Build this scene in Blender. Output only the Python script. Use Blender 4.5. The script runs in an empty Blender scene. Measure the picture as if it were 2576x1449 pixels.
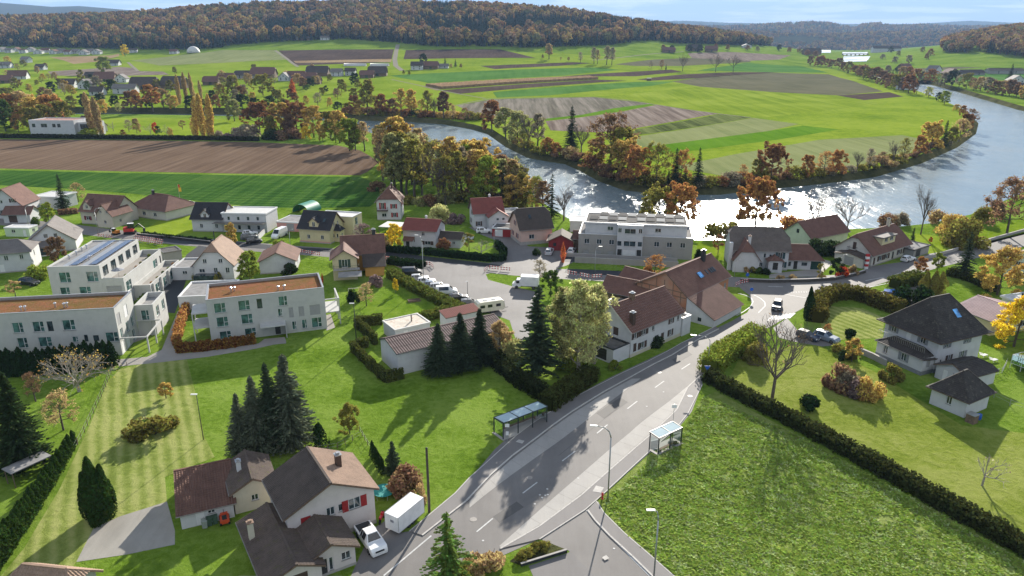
import bpy, bmesh, math, random
from mathutils import Vector, Matrix
R = math.radians
SC = bpy.context.scene
COL = SC.collection
# ---------------------------------------------------------------- camera, sky, sun, exposure
FOC, PITCH, CAMH = 1800.0, R(19.0), 52.0          # focal length in pixels of a 2576x1449 picture
cam_d = bpy.data.cameras.new('camera'); cam = bpy.data.objects.new('camera', cam_d); COL.objects.link(cam)
cam_d.sensor_width = 36.0; cam_d.lens = 36.0 * FOC / 2576.0
cam_d.clip_start = 0.5; cam_d.clip_end = 40000
cam.location = (0, 0, CAMH); cam.rotation_euler = (R(90) - PITCH, 0, 0)
SC.camera = cam
SUN_EL, SUN_AZ = R(22.0), R(15.5)                  # azimuth measured from +Y towards +X
W = bpy.data.worlds.new('World'); SC.world = W; W.use_nodes = True
nt = W.node_tree; nt.nodes.clear()
def N(tree, t, **kw):
    n = tree.nodes.new(t)
    for k, v in kw.items(): setattr(n, k, v)
    return n
sky = N(nt, 'ShaderNodeTexSky', sky_type='NISHITA'); sky.sun_disc = False
sky.sun_elevation = SUN_EL; sky.sun_rotation = SUN_AZ; sky.altitude = 700; sky.air_density = 1.0; sky.dust_density = 0.15; sky.ozone_density = 3.0
tc = N(nt, 'ShaderNodeTexCoord'); sx = N(nt, 'ShaderNodeSeparateXYZ'); nt.links.new(tc.outputs['Generated'], sx.inputs[0])
def M2(tree, op, a, b=None, clamp=False):
    m = N(tree, 'ShaderNodeMath', operation=op); m.use_clamp = clamp
    for i, v in enumerate((a, b)):
        if v is None: continue
        if isinstance(v, (int, float)): m.inputs[i].default_value = v
        else: tree.links.new(v, m.inputs[i])
    return m.outputs[0]
zc = M2(nt, 'ADD', M2(nt, 'MAXIMUM', sx.outputs['Z'], 0.0), 0.045)
cx = N(nt, 'ShaderNodeCombineXYZ')
nt.links.new(M2(nt, 'DIVIDE', sx.outputs['X'], zc), cx.inputs[0]); nt.links.new(M2(nt, 'DIVIDE', sx.outputs['Y'], zc), cx.inputs[1])
cn = N(nt, 'ShaderNodeTexNoise'); cn.inputs['Scale'].default_value = 0.55; cn.inputs['Detail'].default_value = 7; cn.inputs['Roughness'].default_value = 0.58; cn.inputs['Distortion'].default_value = 0.3
nt.links.new(cx.outputs[0], cn.inputs['Vector'])
cr = N(nt, 'ShaderNodeMapRange'); cr.inputs['From Min'].default_value = 0.46; cr.inputs['From Max'].default_value = 0.58; cr.interpolation_type = 'SMOOTHSTEP'
nt.links.new(cn.outputs['Fac'], cr.inputs['Value'])
gm = N(nt, 'ShaderNodeGamma'); gm.inputs['Gamma'].default_value = 0.6; nt.links.new(sky.outputs[0], gm.inputs['Color'])
tint = N(nt, 'ShaderNodeMix', data_type='RGBA', blend_type='MULTIPLY'); tint.inputs['Factor'].default_value = 1.0; tint.inputs['B'].default_value = (.85, 1.02, 1.2, 1); nt.links.new(gm.outputs[0], tint.inputs['A'])
cmix = N(nt, 'ShaderNodeMix', data_type='RGBA'); cmix.inputs['B'].default_value = (8.0, 8.1, 8.2, 1)
nt.links.new(M2(nt, 'MULTIPLY', cr.outputs[0], 0.9), cmix.inputs['Factor']); nt.links.new(tint.outputs['Result'], cmix.inputs['A'])
bg = N(nt, 'ShaderNodeBackground'); bg.inputs['Strength'].default_value = 0.07
nt.links.new(cmix.outputs['Result'], bg.inputs['Color'])
wo = N(nt, 'ShaderNodeOutputWorld'); nt.links.new(bg.outputs[0], wo.inputs['Surface'])
sd = bpy.data.lights.new('sun', 'SUN'); sd.energy = 5.0; sd.angle = R(0.53); sd.color = (1.0, 0.93, 0.82)
sun = bpy.data.objects.new('sun', sd); COL.objects.link(sun)
sdir = Vector((math.sin(SUN_AZ) * math.cos(SUN_EL), math.cos(SUN_AZ) * math.cos(SUN_EL), math.sin(SUN_EL)))
sun.rotation_euler = sdir.to_track_quat('Z', 'Y').to_euler(); sun.location = (60, 200, 150)
vs = SC.view_settings; vs.view_transform = 'Standard'; vs.look = 'None'; vs.exposure = 1.4; vs.gamma = 1.0; vs.use_curve_mapping = False
cy = SC.cycles; cy.use_denoising = True; cy.max_bounces = 6; cy.diffuse_bounces = 2; cy.glossy_bounces = 3
cy.transmission_bounces = 4; cy.transparent_max_bounces = 6; cy.volume_bounces = 0; cy.caustics_reflective = False; cy.caustics_refractive = False
cy.sample_clamp_indirect = 4.0
try: cy.denoiser = 'OPENIMAGEDENOISE'
except Exception: pass

# ---------------------------------------------------------------- terrain heights and pixel -> place
def lerp(tab, x):
    if x <= tab[0][0]: return tab[0][1]
    for (a, b), (c, d) in zip(tab, tab[1:]):
        if x <= c: return b + (d - b) * (x - a) / (c - a)
    return tab[-1][1]
LY = [(500, 0), (700, 5), (900, 12), (1100, 22), (1300, 37), (1500, 57), (1700, 84), (2000, 128), (2300, 132), (3000, 90), (4500, 60)]
WA = [(-1.2, .6), (-.7, .72), (-.5, .8), (-.35, .98), (-.2, 1.04), (-.05, 1.0), (.06, .9), (.15, .7), (.25, .5), (.35, .28), (.45, .1), (2, .08)]
def h_an(X, Y):
    if Y <= 500: return 0.0
    a = X / Y
    z = lerp(LY, Y) * lerp(WA, a)
    t = min(1, max(0, (Y - 900) / 1000)); z += 62 * t * t * (3 - 2 * t) * math.exp(-((a - .70) / .15) ** 2)
    return z
GS, GX0, GX1, GY0, GY1 = 100, -3000, 3600, 500, 4500
HG = {}
for i in range((GX1 - GX0) // GS + 1):
    for j in range((GY1 - GY0) // GS + 1):
        HG[i, j] = h_an(GX0 + i * GS, GY0 + j * GS)
def hz(X, Y):
    if Y <= GY0: return 0.0
    fx = min(max((X - GX0) / GS, 0), (GX1 - GX0) / GS - 1e-6); fy = min((Y - GY0) / GS, (GY1 - GY0) / GS - 1e-6)
    i, j = int(fx), int(fy); u, v = fx - i, fy - j
    a, b, c, d = HG[i, j], HG[i + 1, j], HG[i + 1, j + 1], HG[i, j + 1]
    if u >= v: return a + (b - a) * u + (c - b) * v
    return a + (d - a) * v + (c - d) * u
CP, SP = math.cos(PITCH), math.sin(PITCH)
def ray(x, y):
    a = (x - 1288) / FOC; b = (y - 724.5) / FOC
    return Vector((a, CP - b * SP, -SP - b * CP))
def P(x, y, z=None):
    """place seen at pixel (x, y): on the ground, or on the level z"""
    d = ray(x, y)
    if z is not None:
        t = (z - CAMH) / d.z; return Vector((d.x * t, d.y * t, z))
    if d.z < 0:
        t = -CAMH / d.z
        if d.y * t <= GY0: return Vector((d.x * t, d.y * t, 0))
    t, st = 480 / d.y, 6 / d.y
    for _ in range(700):
        p = d * t
        if CAMH + p.z <= hz(p.x, p.y): break
        t += st
    lo, hi = t - st, t
    for _ in range(20):
        m = (lo + hi) / 2; p = d * m
        if CAMH + p.z <= hz(p.x, p.y): hi = m
        else: lo = m
    p = d * hi
    return Vector((p.x, p.y, hz(p.x, p.y)))
def px(p):
    """pixel of a place"""
    Zc = p[1] * CP + (CAMH - p[2]) * SP; Yc = p[1] * SP - (CAMH - p[2]) * CP
    return 1288 + FOC * p[0] / Zc, 724.5 - FOC * Yc / Zc
def inpoly(x, y, pts):
    c = False; n = len(pts)
    for i in range(n):
        x1, y1 = pts[i][0], pts[i][1]; x2, y2 = pts[i - 1][0], pts[i - 1][1]
        if (y1 > y) != (y2 > y) and x < (x2 - x1) * (y - y1) / (y2 - y1) + x1: c = not c
    return c

# ---------------------------------------------------------------- materials
MAT = {}
def newmat(name):
    m = bpy.data.materials.new(name); m.use_nodes = True; MAT[name] = m
    t = m.node_tree; b = t.nodes['Principled BSDF']
    return m, t, b
def ramp(t, fac, cols, pos=None):
    r = N(t, 'ShaderNodeValToRGB'); e = r.color_ramp.elements
    n = len(cols); pos = pos or [i / (n - 1) for i in range(n)]
    while len(e) < n: e.new(0.5)
    for k, (c, p) in enumerate(zip(cols, pos)): e[k].position = p; e[k].color = (*c[:3], 1)
    t.links.new(fac, r.inputs[0]); return r.outputs[0]
def noise(t, vec, scale, detail=4, rough=.55, dist=0):
    n = N(t, 'ShaderNodeTexNoise'); n.inputs['Scale'].default_value = scale; n.inputs['Detail'].default_value = detail
    n.inputs['Roughness'].default_value = rough; n.inputs['Distortion'].default_value = dist
    if vec is not None: t.links.new(vec, n.inputs['Vector'])
    return n.outputs['Fac']
def mixc(t, fac, a, b, mode='MIX'):
    m = N(t, 'ShaderNodeMix', data_type='RGBA', blend_type=mode)
    for s, v in (('Factor', fac), ('A', a), ('B', b)):
        if isinstance(v, (int, float)): m.inputs[s].default_value = v
        elif isinstance(v, tuple): m.inputs[s].default_value = (*v[:3], 1)
        else: t.links.new(v, m.inputs[s])
    return m.outputs['Result']
def bump(t, b, h, strength=.4, dist=.05):
    n = N(t, 'ShaderNodeBump'); n.inputs['Strength'].default_value = strength; n.inputs['Distance'].default_value = dist
    t.links.new(h, n.inputs['Height']); t.links.new(n.outputs[0], b.inputs['Normal'])
def wpos(t, rot=0, scale=(1, 1, 1)):
    g = N(t, 'ShaderNodeNewGeometry'); m = N(t, 'ShaderNodeMapping'); m.inputs['Rotation'].default_value = (0, 0, rot); m.inputs['Scale'].default_value = scale
    t.links.new(g.outputs['Position'], m.inputs['Vector']); return m.outputs[0]
def opos(t, scale=(1, 1, 1)):
    g = N(t, 'ShaderNodeTexCoord'); m = N(t, 'ShaderNodeMapping'); m.inputs['Scale'].default_value = scale
    t.links.new(g.outputs['Object'], m.inputs['Vector']); return m.outputs[0]
def sh(c, f): return tuple(max(0, min(1, v * f)) for v in c)
def m_plain(name, col, rough=.6, var=.12, scale=1.5, bumpk=0.0, metal=0, spec=.3):
    """one colour with soft weathering"""
    if name in MAT: return MAT[name]
    m, t, b = newmat(name); v = opos(t)
    f = noise(t, v, scale, 5, .6)
    t.links.new(ramp(t, f, [sh(col, 1 - var), col, sh(col, 1 + var)], [.3, .5, .72]), b.inputs['Base Color'])
    b.inputs['Roughness'].default_value = rough; b.inputs['Metallic'].default_value = metal; b.inputs['Specular IOR Level'].default_value = spec
    if bumpk: bump(t, b, noise(t, v, scale * 14, 3), bumpk, .02)
    return m
def m_plaster(name, col):
    if name in MAT: return MAT[name]
    m, t, b = newmat(name); v = opos(t)
    f = noise(t, v, .6, 6, .65); st = noise(t, opos(t, (2.2, 2.2, .18)), 1.6, 5, .6)
    c = ramp(t, f, [sh(col, .88), col, sh(col, 1.05)], [.3, .52, .75])
    c = mixc(t, M2(t, 'MULTIPLY', ramp(t, st, [(0, 0, 0), (1, 1, 1)], [.55, .8]), .22), c, sh(col, .62))
    t.links.new(c, b.inputs['Base Color']); b.inputs['Roughness'].default_value = .85; b.inputs['Specular IOR Level'].default_value = .2
    bump(t, b, noise(t, v, 18, 3), .25, .01); return m
def m_grass(name, cols, scale=1.0, stripes=None, bumpk=.5, mid=.5):
    """turf: patches, clumps and blades at three sizes"""
    if name in MAT: return MAT[name]
    m, t, b = newmat(name); v = wpos(t)
    big = noise(t, v, .045 * scale, 5, .6); med = noise(t, v, .6 * scale, 6, .7, .4); fin = noise(t, v, 5.5 * scale, 4, .7)
    f = M2(t, 'ADD', M2(t, 'MULTIPLY', big, .45), M2(t, 'ADD', M2(t, 'MULTIPLY', med, .35), M2(t, 'MULTIPLY', fin, .25)))
    if stripes:
        ang, wl, k = stripes
        w = N(t, 'ShaderNodeTexWave'); w.wave_type = 'BANDS'; w.bands_direction = 'X'; w.inputs['Scale'].default_value = .31 / wl; w.inputs['Distortion'].default_value = 1.2; w.inputs['Detail'].default_value = 3; w.inputs['Detail Scale'].default_value = .6
        t.links.new(wpos(t, ang), w.inputs['Vector'])
        f = M2(t, 'ADD', M2(t, 'MULTIPLY', f, 1 - k), M2(t, 'MULTIPLY', w.outputs['Fac'], k))
    t.links.new(ramp(t, f, cols, [.42, mid, .585]), b.inputs['Base Color'])
    b.inputs['Roughness'].default_value = 1; b.inputs['Specular IOR Level'].default_value = 0
    if bumpk: bump(t, b, M2(t, 'ADD', med, M2(t, 'MULTIPLY', fin, .45)), bumpk, .5)
    return m
def m_field(name, cols, ang, wl, k=.45, bumpk=.3, patch=.02):
    """tilled or sown field with rows along one direction"""
    if name in MAT: return MAT[name]
    m, t, b = newmat(name); v = wpos(t)
    w = N(t, 'ShaderNodeTexWave'); w.inputs['Scale'].default_value = .31 / wl; w.inputs['Distortion'].default_value = 2.5; w.inputs['Detail'].default_value = 4; w.inputs['Detail Scale'].default_value = 1.5
    t.links.new(wpos(t, ang), w.inputs['Vector'])
    s = noise(t, wpos(t, ang, (1, .035, 1)), 1.1 / wl, 5, .65)
    big = noise(t, v, patch, 5, .6); fin = noise(t, v, 2.2, 5, .7)
    f = M2(t, 'ADD', M2(t, 'MULTIPLY', s, k), M2(t, 'ADD', M2(t, 'MULTIPLY', big, .8 - k), M2(t, 'MULTIPLY', fin, .2)))
    f = M2(t, 'ADD', f, M2(t, 'MULTIPLY', M2(t, 'SUBTRACT', w.outputs['Fac'], .5), k * .14 if bumpk > .15 else 0.0))
    t.links.new(ramp(t, f, cols, [.38, .5, .63]), b.inputs['Base Color'])
    b.inputs['Roughness'].default_value = 1; b.inputs['Specular IOR Level'].default_value = 0
    if bumpk: bump(t, b, M2(t, 'ADD', w.outputs['Fac'], fin), bumpk, .3)
    return m
def m_asphalt(name, col, patch=.25):
    if name in MAT: return MAT[name]
    m, t, b = newmat(name); v = wpos(t)
    big = noise(t, v, .12, 6, .6, .5); fin = noise(t, v, 9, 4, .7)
    med = noise(t, wpos(t, R(47), (1, .12, 1)), .9, 5, .65); f = M2(t, 'ADD', M2(t, 'MULTIPLY', big, .55), M2(t, 'ADD', M2(t, 'MULTIPLY', fin, .2), M2(t, 'MULTIPLY', med, .25)))
    c = ramp(t, f, [sh(col, 1 - patch), col, sh(col, 1 + patch)], [.35, .5, .65])
    vo = N(t, 'ShaderNodeTexVoronoi', feature='DISTANCE_TO_EDGE'); vo.inputs['Scale'].default_value = .16; t.links.new(v, vo.inputs['Vector'])
    c = mixc(t, M2(t, 'MULTIPLY', M2(t, 'LESS_THAN', vo.outputs['Distance'], .004), .1), c, sh(col, .5))
    t.links.new(c, b.inputs['Base Color']); b.inputs['Roughness'].default_value = .75; b.inputs['Specular IOR Level'].default_value = .25
    bump(t, b, fin, .2, .02); return m
def m_roof(name, col, var=.3, moss=None):
    if name in MAT: return MAT[name]
    m, t, b = newmat(name); v = opos(t)
    g = N(t, 'ShaderNodeNewGeometry')
    f = noise(t, v, .7, 6, .65); rnd = noise(t, v, 6.0, 2, .5)
    c = ramp(t, M2(t, 'ADD', M2(t, 'MULTIPLY', f, .6), M2(t, 'MULTIPLY', rnd, .4)), [sh(col, 1 - var), col, sh(col, 1 + var)], [.34, .5, .68])
    if moss: c = mixc(t, ramp(t, noise(t, v, 1.7, 6, .7), [(0, 0, 0), (1, 1, 1)], [.56, .68]), c, moss)
    t.links.new(c, b.inputs['Base Color']); b.inputs['Roughness'].default_value = .8; b.inputs['Specular IOR Level'].default_value = .2
    return m
def m_leaf(name, col=None, var=.45, trans=.45):
    """leaves; without a colour it takes the object's own colour"""
    if name in MAT: return MAT[name]
    m = bpy.data.materials.new(name); m.use_nodes = True; MAT[name] = m; t = m.node_tree; t.nodes.clear()
    oi = N(t, 'ShaderNodeObjectInfo'); g = N(t, 'ShaderNodeNewGeometry')
    base = oi.outputs['Color'] if col is None else None
    if base is None:
        rgb = N(t, 'ShaderNodeRGB'); rgb.outputs[0].default_value = (*col, 1); base = rgb.outputs[0]
    hsv = N(t, 'ShaderNodeHueSaturation'); t.links.new(base, hsv.inputs['Color'])
    r1 = g.outputs['Random Per Island']
    t.links.new(M2(t, 'ADD', M2(t, 'MULTIPLY', r1, .07), .465), hsv.inputs['Hue'])
    k = M2(t, 'ADD', M2(t, 'MULTIPLY', r1, var * 2), 1 - var)
    if col is not None: k = M2(t, 'MULTIPLY', k, M2(t, 'ADD', M2(t, 'MULTIPLY', oi.outputs['Random'], .7), .65))
    t.links.new(k, hsv.inputs['Value'])
    d = N(t, 'ShaderNodeBsdfDiffuse'); tr = N(t, 'ShaderNodeBsdfTranslucent'); mx = N(t, 'ShaderNodeMixShader'); mx.inputs[0].default_value = trans
    t.links.new(hsv.outputs[0], d.inputs[0]); t.links.new(hsv.outputs[0], tr.inputs[0])
    t.links.new(d.outputs[0], mx.inputs[1]); t.links.new(tr.outputs[0], mx.inputs[2])
    o = N(t, 'ShaderNodeOutputMaterial'); t.links.new(mx.outputs[0], o.inputs['Surface']); return m
def m_glass(name, col=(.03, .045, .05), rough=.06):
    if name in MAT: return MAT[name]
    m, t, b = newmat(name); v = opos(t)
    t.links.new(ramp(t, noise(t, v, .9, 3), [sh(col, .4), col, sh(col, 1.8)], [.35, .5, .65]), b.inputs['Base Color'])
    b.inputs['Roughness'].default_value = rough; b.inputs['Specular IOR Level'].default_value = .8; return m

# ---------------------------------------------------------------- mesh helpers
class MB:
    def __init__(s): s.v = []; s.f = []
    def add(s, vs, fs):
        n = len(s.v); s.v += [tuple(v) for v in vs]; s.f += [tuple(n + i for i in f) for f in fs]
    def box(s, x0, x1, y0, y1, z0, z1):
        s.add([(x0, y0, z0), (x1, y0, z0), (x1, y1, z0), (x0, y1, z0), (x0, y0, z1), (x1, y0, z1), (x1, y1, z1), (x0, y1, z1)],
              [(0, 3, 2, 1), (4, 5, 6, 7), (0, 1, 5, 4), (1, 2, 6, 5), (2, 3, 7, 6), (3, 0, 4, 7)]); return s
    def bar(s, a, b, w, h=None, up=(0, 0, 1)):
        """square bar from a to b"""
        a, b = Vector(a), Vector(b); h = h or w; d = (b - a).normalized(); up = Vector(up)
        if abs(d.dot(up)) > .98: up = Vector((0, 1, 0))
        x = d.cross(up).normalized() * w / 2; y = x.cross(d).normalized() * h / 2
        s.add([a - x - y, a + x - y, a + x + y, a - x + y, b - x - y, b + x - y, b + x + y, b - x + y],
              [(0, 1, 2, 3), (7, 6, 5, 4), (0, 4, 5, 1), (1, 5, 6, 2), (2, 6, 7, 3), (3, 7, 4, 0)]); return s
    def tube(s, a, b, r0, r1=None, n=6, cap=True):
        a, b = Vector(a), Vector(b); r1 = r0 if r1 is None else r1; d = (b - a)
        if d.length < 1e-6: return s
        d.normalize(); u = d.cross(Vector((0, 0, 1)) if abs(d.z) < .95 else Vector((1, 0, 0))).normalized(); w = d.cross(u)
        vs = []
        for c, r in ((a, r0), (b, r1)):
            for k in range(n):
                t = 2 * math.pi * k / n; vs.append(c + u * (math.cos(t) * r) + w * (math.sin(t) * r))
        fs = [(k, (k + 1) % n, n + (k + 1) % n, n + k) for k in range(n)]
        if cap: fs += [tuple(range(n - 1, -1, -1)), tuple(range(n, 2 * n))]
        s.add(vs, fs); return s
    def path(s, pts, r0, r1=None, n=6):
        r1 = r0 if r1 is None else r1; k = len(pts) - 1
        for i in range(k): s.tube(pts[i], pts[i + 1], r0 + (r1 - r0) * i / k, r0 + (r1 - r0) * (i + 1) / k, n)
        return s
    def prism(s, pts, z0, z1):
        n = len(pts)
        s.add([(p[0], p[1], z0) for p in pts] + [(p[0], p[1], z1) for p in pts],
              [tuple(range(n - 1, -1, -1)), tuple(range(n, 2 * n))] + [(i, (i + 1) % n, n + (i + 1) % n, n + i) for i in range(n)]); return s
    def lathe(s, prof, n=12, c=(0, 0, 0)):
        vs = []; m = len(prof)
        for r, z in prof:
            for k in range(n):
                t = 2 * math.pi * k / n; vs.append((c[0] + r * math.cos(t), c[1] + r * math.sin(t), c[2] + z))
        fs = [(i * n + k, i * n + (k + 1) % n, (i + 1) * n + (k + 1) % n, (i + 1) * n + k) for i in range(m - 1) for k in range(n)]
        fs += [tuple(range(n - 1, -1, -1)), tuple((m - 1) * n + k for k in range(n))]
        s.add(vs, fs); return s
    def mesh(s, name, mat, smooth=False):
        me = bpy.data.meshes.new(name); me.from_pydata(s.v, [], s.f); me.materials.append(mat)
        if smooth: me.shade_smooth()
        me.update(); return me
    def build(s, name, mat, parent=None, smooth=False):
        return link(name, s.mesh(name, mat, smooth), parent)
def link(name, data, parent=None):
    o = bpy.data.objects.new(name, data); COL.objects.link(o)
    if parent is not None: o.parent = parent
    return o
def tag(o, label, cat, group=None):
    o['label'] = label; o['category'] = cat
    if group: o['group'] = group
    return o
def thing(name, label, cat, loc, rz=0, group=None, scale=None):
    o = bpy.data.objects.new(name, None); COL.objects.link(o); o.empty_display_size = .5
    o.location = loc; o.rotation_euler = (0, 0, rz)
    if scale is not None: o.scale = scale if isinstance(scale, tuple) else (scale,) * 3
    return tag(o, label, cat, group)
def copy_tree(o, parent=None):
    c = o.copy(); COL.objects.link(c); c.parent = parent
    for ch in list(o.children): copy_tree(ch, c)
    return c
def struct(o, kind='structure'): o['kind'] = kind; return o
def clip2(poly, axis, val, keep_less):
    """cut a polygon given as tuples (first two entries are the plane coordinates)"""
    out = []; n = len(poly)
    for i in range(n):
        a, b = poly[i - 1], poly[i]
        ia = (a[axis] <= val) if keep_less else (a[axis] >= val); ib = (b[axis] <= val) if keep_less else (b[axis] >= val)
        if ia != ib:
            t = (val - a[axis]) / (b[axis] - a[axis]); out.append(tuple(p + (q - p) * t for p, q in zip(a, b)))
        if ib: out.append(b)
    return out
# ---------------------------------------------------------------- the land, the river, the fields
from mathutils.geometry import tessellate_polygon
def drape(name, pts, mat, off=0.0, parent=None, kind='structure', ymax=None):
    """a sheet lying on the terrain; pts are places (x, y)"""
    pts = [(p[0], p[1]) for p in pts]
    if ymax: pts = clip2(pts, 1, ymax, True)
    tri = tessellate_polygon([[Vector((x, y, 0)) for x, y in pts]])
    bm = bmesh.new(); vs = [bm.verts.new((x, y, 0)) for x, y in pts]
    for t in tri:
        try: bm.faces.new([vs[i] for i in t])
        except ValueError: pass
    ys = [p[1] for p in pts]; xs = [p[0] for p in pts]
    if max(ys) > GY0:
        def cut(co, no): bmesh.ops.bisect_plane(bm, geom=bm.verts[:] + bm.edges[:] + bm.faces[:], dist=1e-4, plane_co=co, plane_no=no)
        for j in range((GY1 - GY0) // GS + 1):
            y = GY0 + j * GS
            if min(ys) < y < max(ys): cut((0, y, 0), (0, 1, 0))
        for i in range((GX1 - GX0) // GS + 1):
            x = GX0 + i * GS
            if min(xs) < x < max(xs): cut((x, 0, 0), (1, 0, 0))
        dmin = min(p[0] - max(p[1], GY0) for p in pts); dmax = max(p[0] - p[1] for p in pts) + 1
        k = math.floor(dmin / GS) - 2
        while k * GS < max(xs) - min(ys) + GS:
            cut((k * GS, 0, 0), (1, -1, 0)); k += 1
    for v in bm.verts: v.co.z = hz(v.co.x, v.co.y) + off
    bmesh.ops.recalc_face_normals(bm, faces=bm.faces[:])
    for f in bm.faces:
        if f.normal.z < 0: f.normal_flip()
    me = bpy.data.meshes.new(name); bm.to_mesh(me); bm.free(); me.materials.append(mat)
    o = link(name, me, parent)
    if parent is None: struct(o, kind)
    return o
def PX(pts): return [P(x, y) for x, y in pts]
def field(name, pxs, mat, off=.06): return drape(name, PX(pxs), mat, off)

G_LIME = m_grass('grass_lime', [(0.1, 0.165, 0.012), (0.15, 0.215, 0.018), (0.2, 0.26, 0.03)], .35, bumpk=.15)
G_MEAD = m_grass('grass_meadow', [(0.07, 0.13, 0.012), (0.115, 0.185, 0.02), (0.165, 0.23, 0.035)], .5, bumpk=.2)
G_LAWN = m_grass('grass_lawn', [(0.075, 0.135, 0.012), (0.122, 0.2, 0.022), (0.18, 0.26, 0.045)], 1.6, bumpk=.7)
G_MOWN = m_grass('grass_mown', [(0.135, 0.175, 0.035), (0.2, 0.24, 0.06), (0.28, 0.3, 0.1)], 1.6, stripes=(R(-28), 1.6, .12), bumpk=.5)
G_DRY = m_grass('grass_dry', [(0.115, 0.16, 0.02), (0.175, 0.22, 0.035), (0.245, 0.275, 0.07)], 1.6, bumpk=.7)
G_WET = m_grass('grass_lush', [(0.105, 0.16, 0.025), (0.17, 0.23, 0.045), (0.25, 0.3, 0.09)], 1.5, bumpk=.9)
G_PALE = m_field('field_sage', [(0.13, 0.16, 0.06), (0.18, 0.2, 0.085), (0.22, 0.24, 0.11)], R(28), 5, .45, .1)
G_STRIPE = m_field('field_lime_rows', [(0.1, 0.16, 0.012), (0.165, 0.225, 0.022), (0.23, 0.285, 0.045)], R(35), 7, .4, .1)
G_DEEP = m_field('field_deep_green', [(0.06, 0.14, 0.008), (0.09, 0.18, 0.014), (0.12, 0.215, 0.022)], R(28), 6, .35, .1)
G_BLUE = m_field('field_blue_green', [(0.05, 0.12, 0.025), (0.075, 0.16, 0.035), (0.1, 0.19, 0.05)], R(15), 8, .3, .1)
F_DARK = m_field('field_dark_earth', [(0.05, 0.037, 0.032), (0.075, 0.055, 0.046), (0.105, 0.08, 0.066)], R(40), 3, .4, .3)
F_GREY = m_field('field_grey_stubble', [(0.1, 0.09, 0.07), (0.16, 0.145, 0.115), (0.25, 0.22, 0.185)], R(62), 5, .7, .3)
F_PINK = m_field('field_pinkish_earth', [(0.11, 0.085, 0.07), (0.18, 0.145, 0.12), (0.27, 0.225, 0.19)], R(60), 4, .7, .3)
F_OLIVE = m_field('field_olive', [(0.085, 0.085, 0.05), (0.115, 0.11, 0.068), (0.14, 0.13, 0.085)], R(25), 6, .35, .15)
F_STREAK = m_field('field_streaked', [(.04, .05, .018), (.10, .125, .04), (.15, .17, .06)], R(60), 6, .8, .5)
F_BROWN = m_field('field_ploughed', [(0.09, 0.062, 0.044), (0.135, 0.094, 0.066), (0.19, 0.138, 0.1)], R(78), 2.6, .5, .5, .014)
F_TAN = m_field('field_tan', [(.2, .14, .075), (.26, .19, .11), (.32, .24, .14)], R(85), 3, .4, .2)
F_CROP = m_field('crop_rows', [(0.016, 0.05, 0.012), (0.045, 0.105, 0.02), (0.105, 0.16, 0.04)], R(86), 2.8, .42, .8, .02)

NEAR_EDGE = [(-700, 292), (-300, 288), (0, 287), (300, 287), (600, 292), (800, 300), (875, 312), (960, 345), (1100, 398), (1230, 440), (1330, 488), (1430, 550),
             (1500, 575), (1640, 596), (1760, 604), (1850, 604), (1960, 590), (2100, 578), (2240, 572), (2340, 562), (2440, 540), (2530, 505), (2640, 455), (2900, 380), (3400, 330)]
FAR_EDGE = [(-700, 266), (0, 268), (300, 270), (600, 272), (800, 280), (868, 288), (1025, 293), (1125, 301), (1192, 313), (1240, 326), (1290, 358), (1345, 383), (1400, 392), (1440, 398),
            (1480, 415), (1530, 440), (1590, 460), (1680, 469), (1800, 468), (1900, 457), (2050, 443), (2180, 428), (2300, 395), (2390, 358), (2440, 325), (2448, 300), (2425, 275), (2350, 243), (2260, 212), (2190, 188), (2140, 172), (2125, 160)]
RIGHT_EDGE = [(2165, 160), (2185, 172), (2250, 188), (2340, 200), (2430, 226), (2576, 268), (2800, 310), (3400, 322)]
ne, fe, re_ = PX(NEAR_EDGE), PX(FAR_EDGE), PX(RIGHT_EDGE)
YB = 1300
near_land = [(p.x, p.y) for p in ne] + [(3500, 300), (3500, -400), (-3000, -400), (-3000, ne[0].y)]
far_land = [(p.x, p.y) for p in fe] + [(fe[-1].x + 25, 1500), (-3000, 1500), (-3000, fe[0].y)]
right_land = [(re_[0].x + 30, 1500)] + [(p.x, p.y) for p in re_] + [(3600, re_[-1].y), (3600, 1500)]
drape('ground', near_land, G_LAWN, 0)
drape('far_bank_ground', far_land, G_LIME, 0, ymax=YB)
drape('right_bank_ground', right_land, G_MEAD, 0, ymax=YB)
bm_ = MB(); nx = (GX1 - GX0) // GS; j0 = (YB - GY0) // GS; j1 = (GY1 - GY0) // GS
for j in range(j0, j1 + 1):
    for i in range(nx + 1): bm_.v.append((GX0 + i * GS, GY0 + j * GS, HG[i, j]))
for j in range(j1 - j0):
    for i in range(nx):
        a = j * (nx + 1) + i; bm_.f += [(a, a + 1, a + nx + 2), (a, a + nx + 2, a + nx + 1)]
struct(bm_.build('hill_ground', G_MEAD))
struct(MB().box(-16000, 16000, 4300, 30000, -30, 12).build('plain', G_MEAD))
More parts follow.
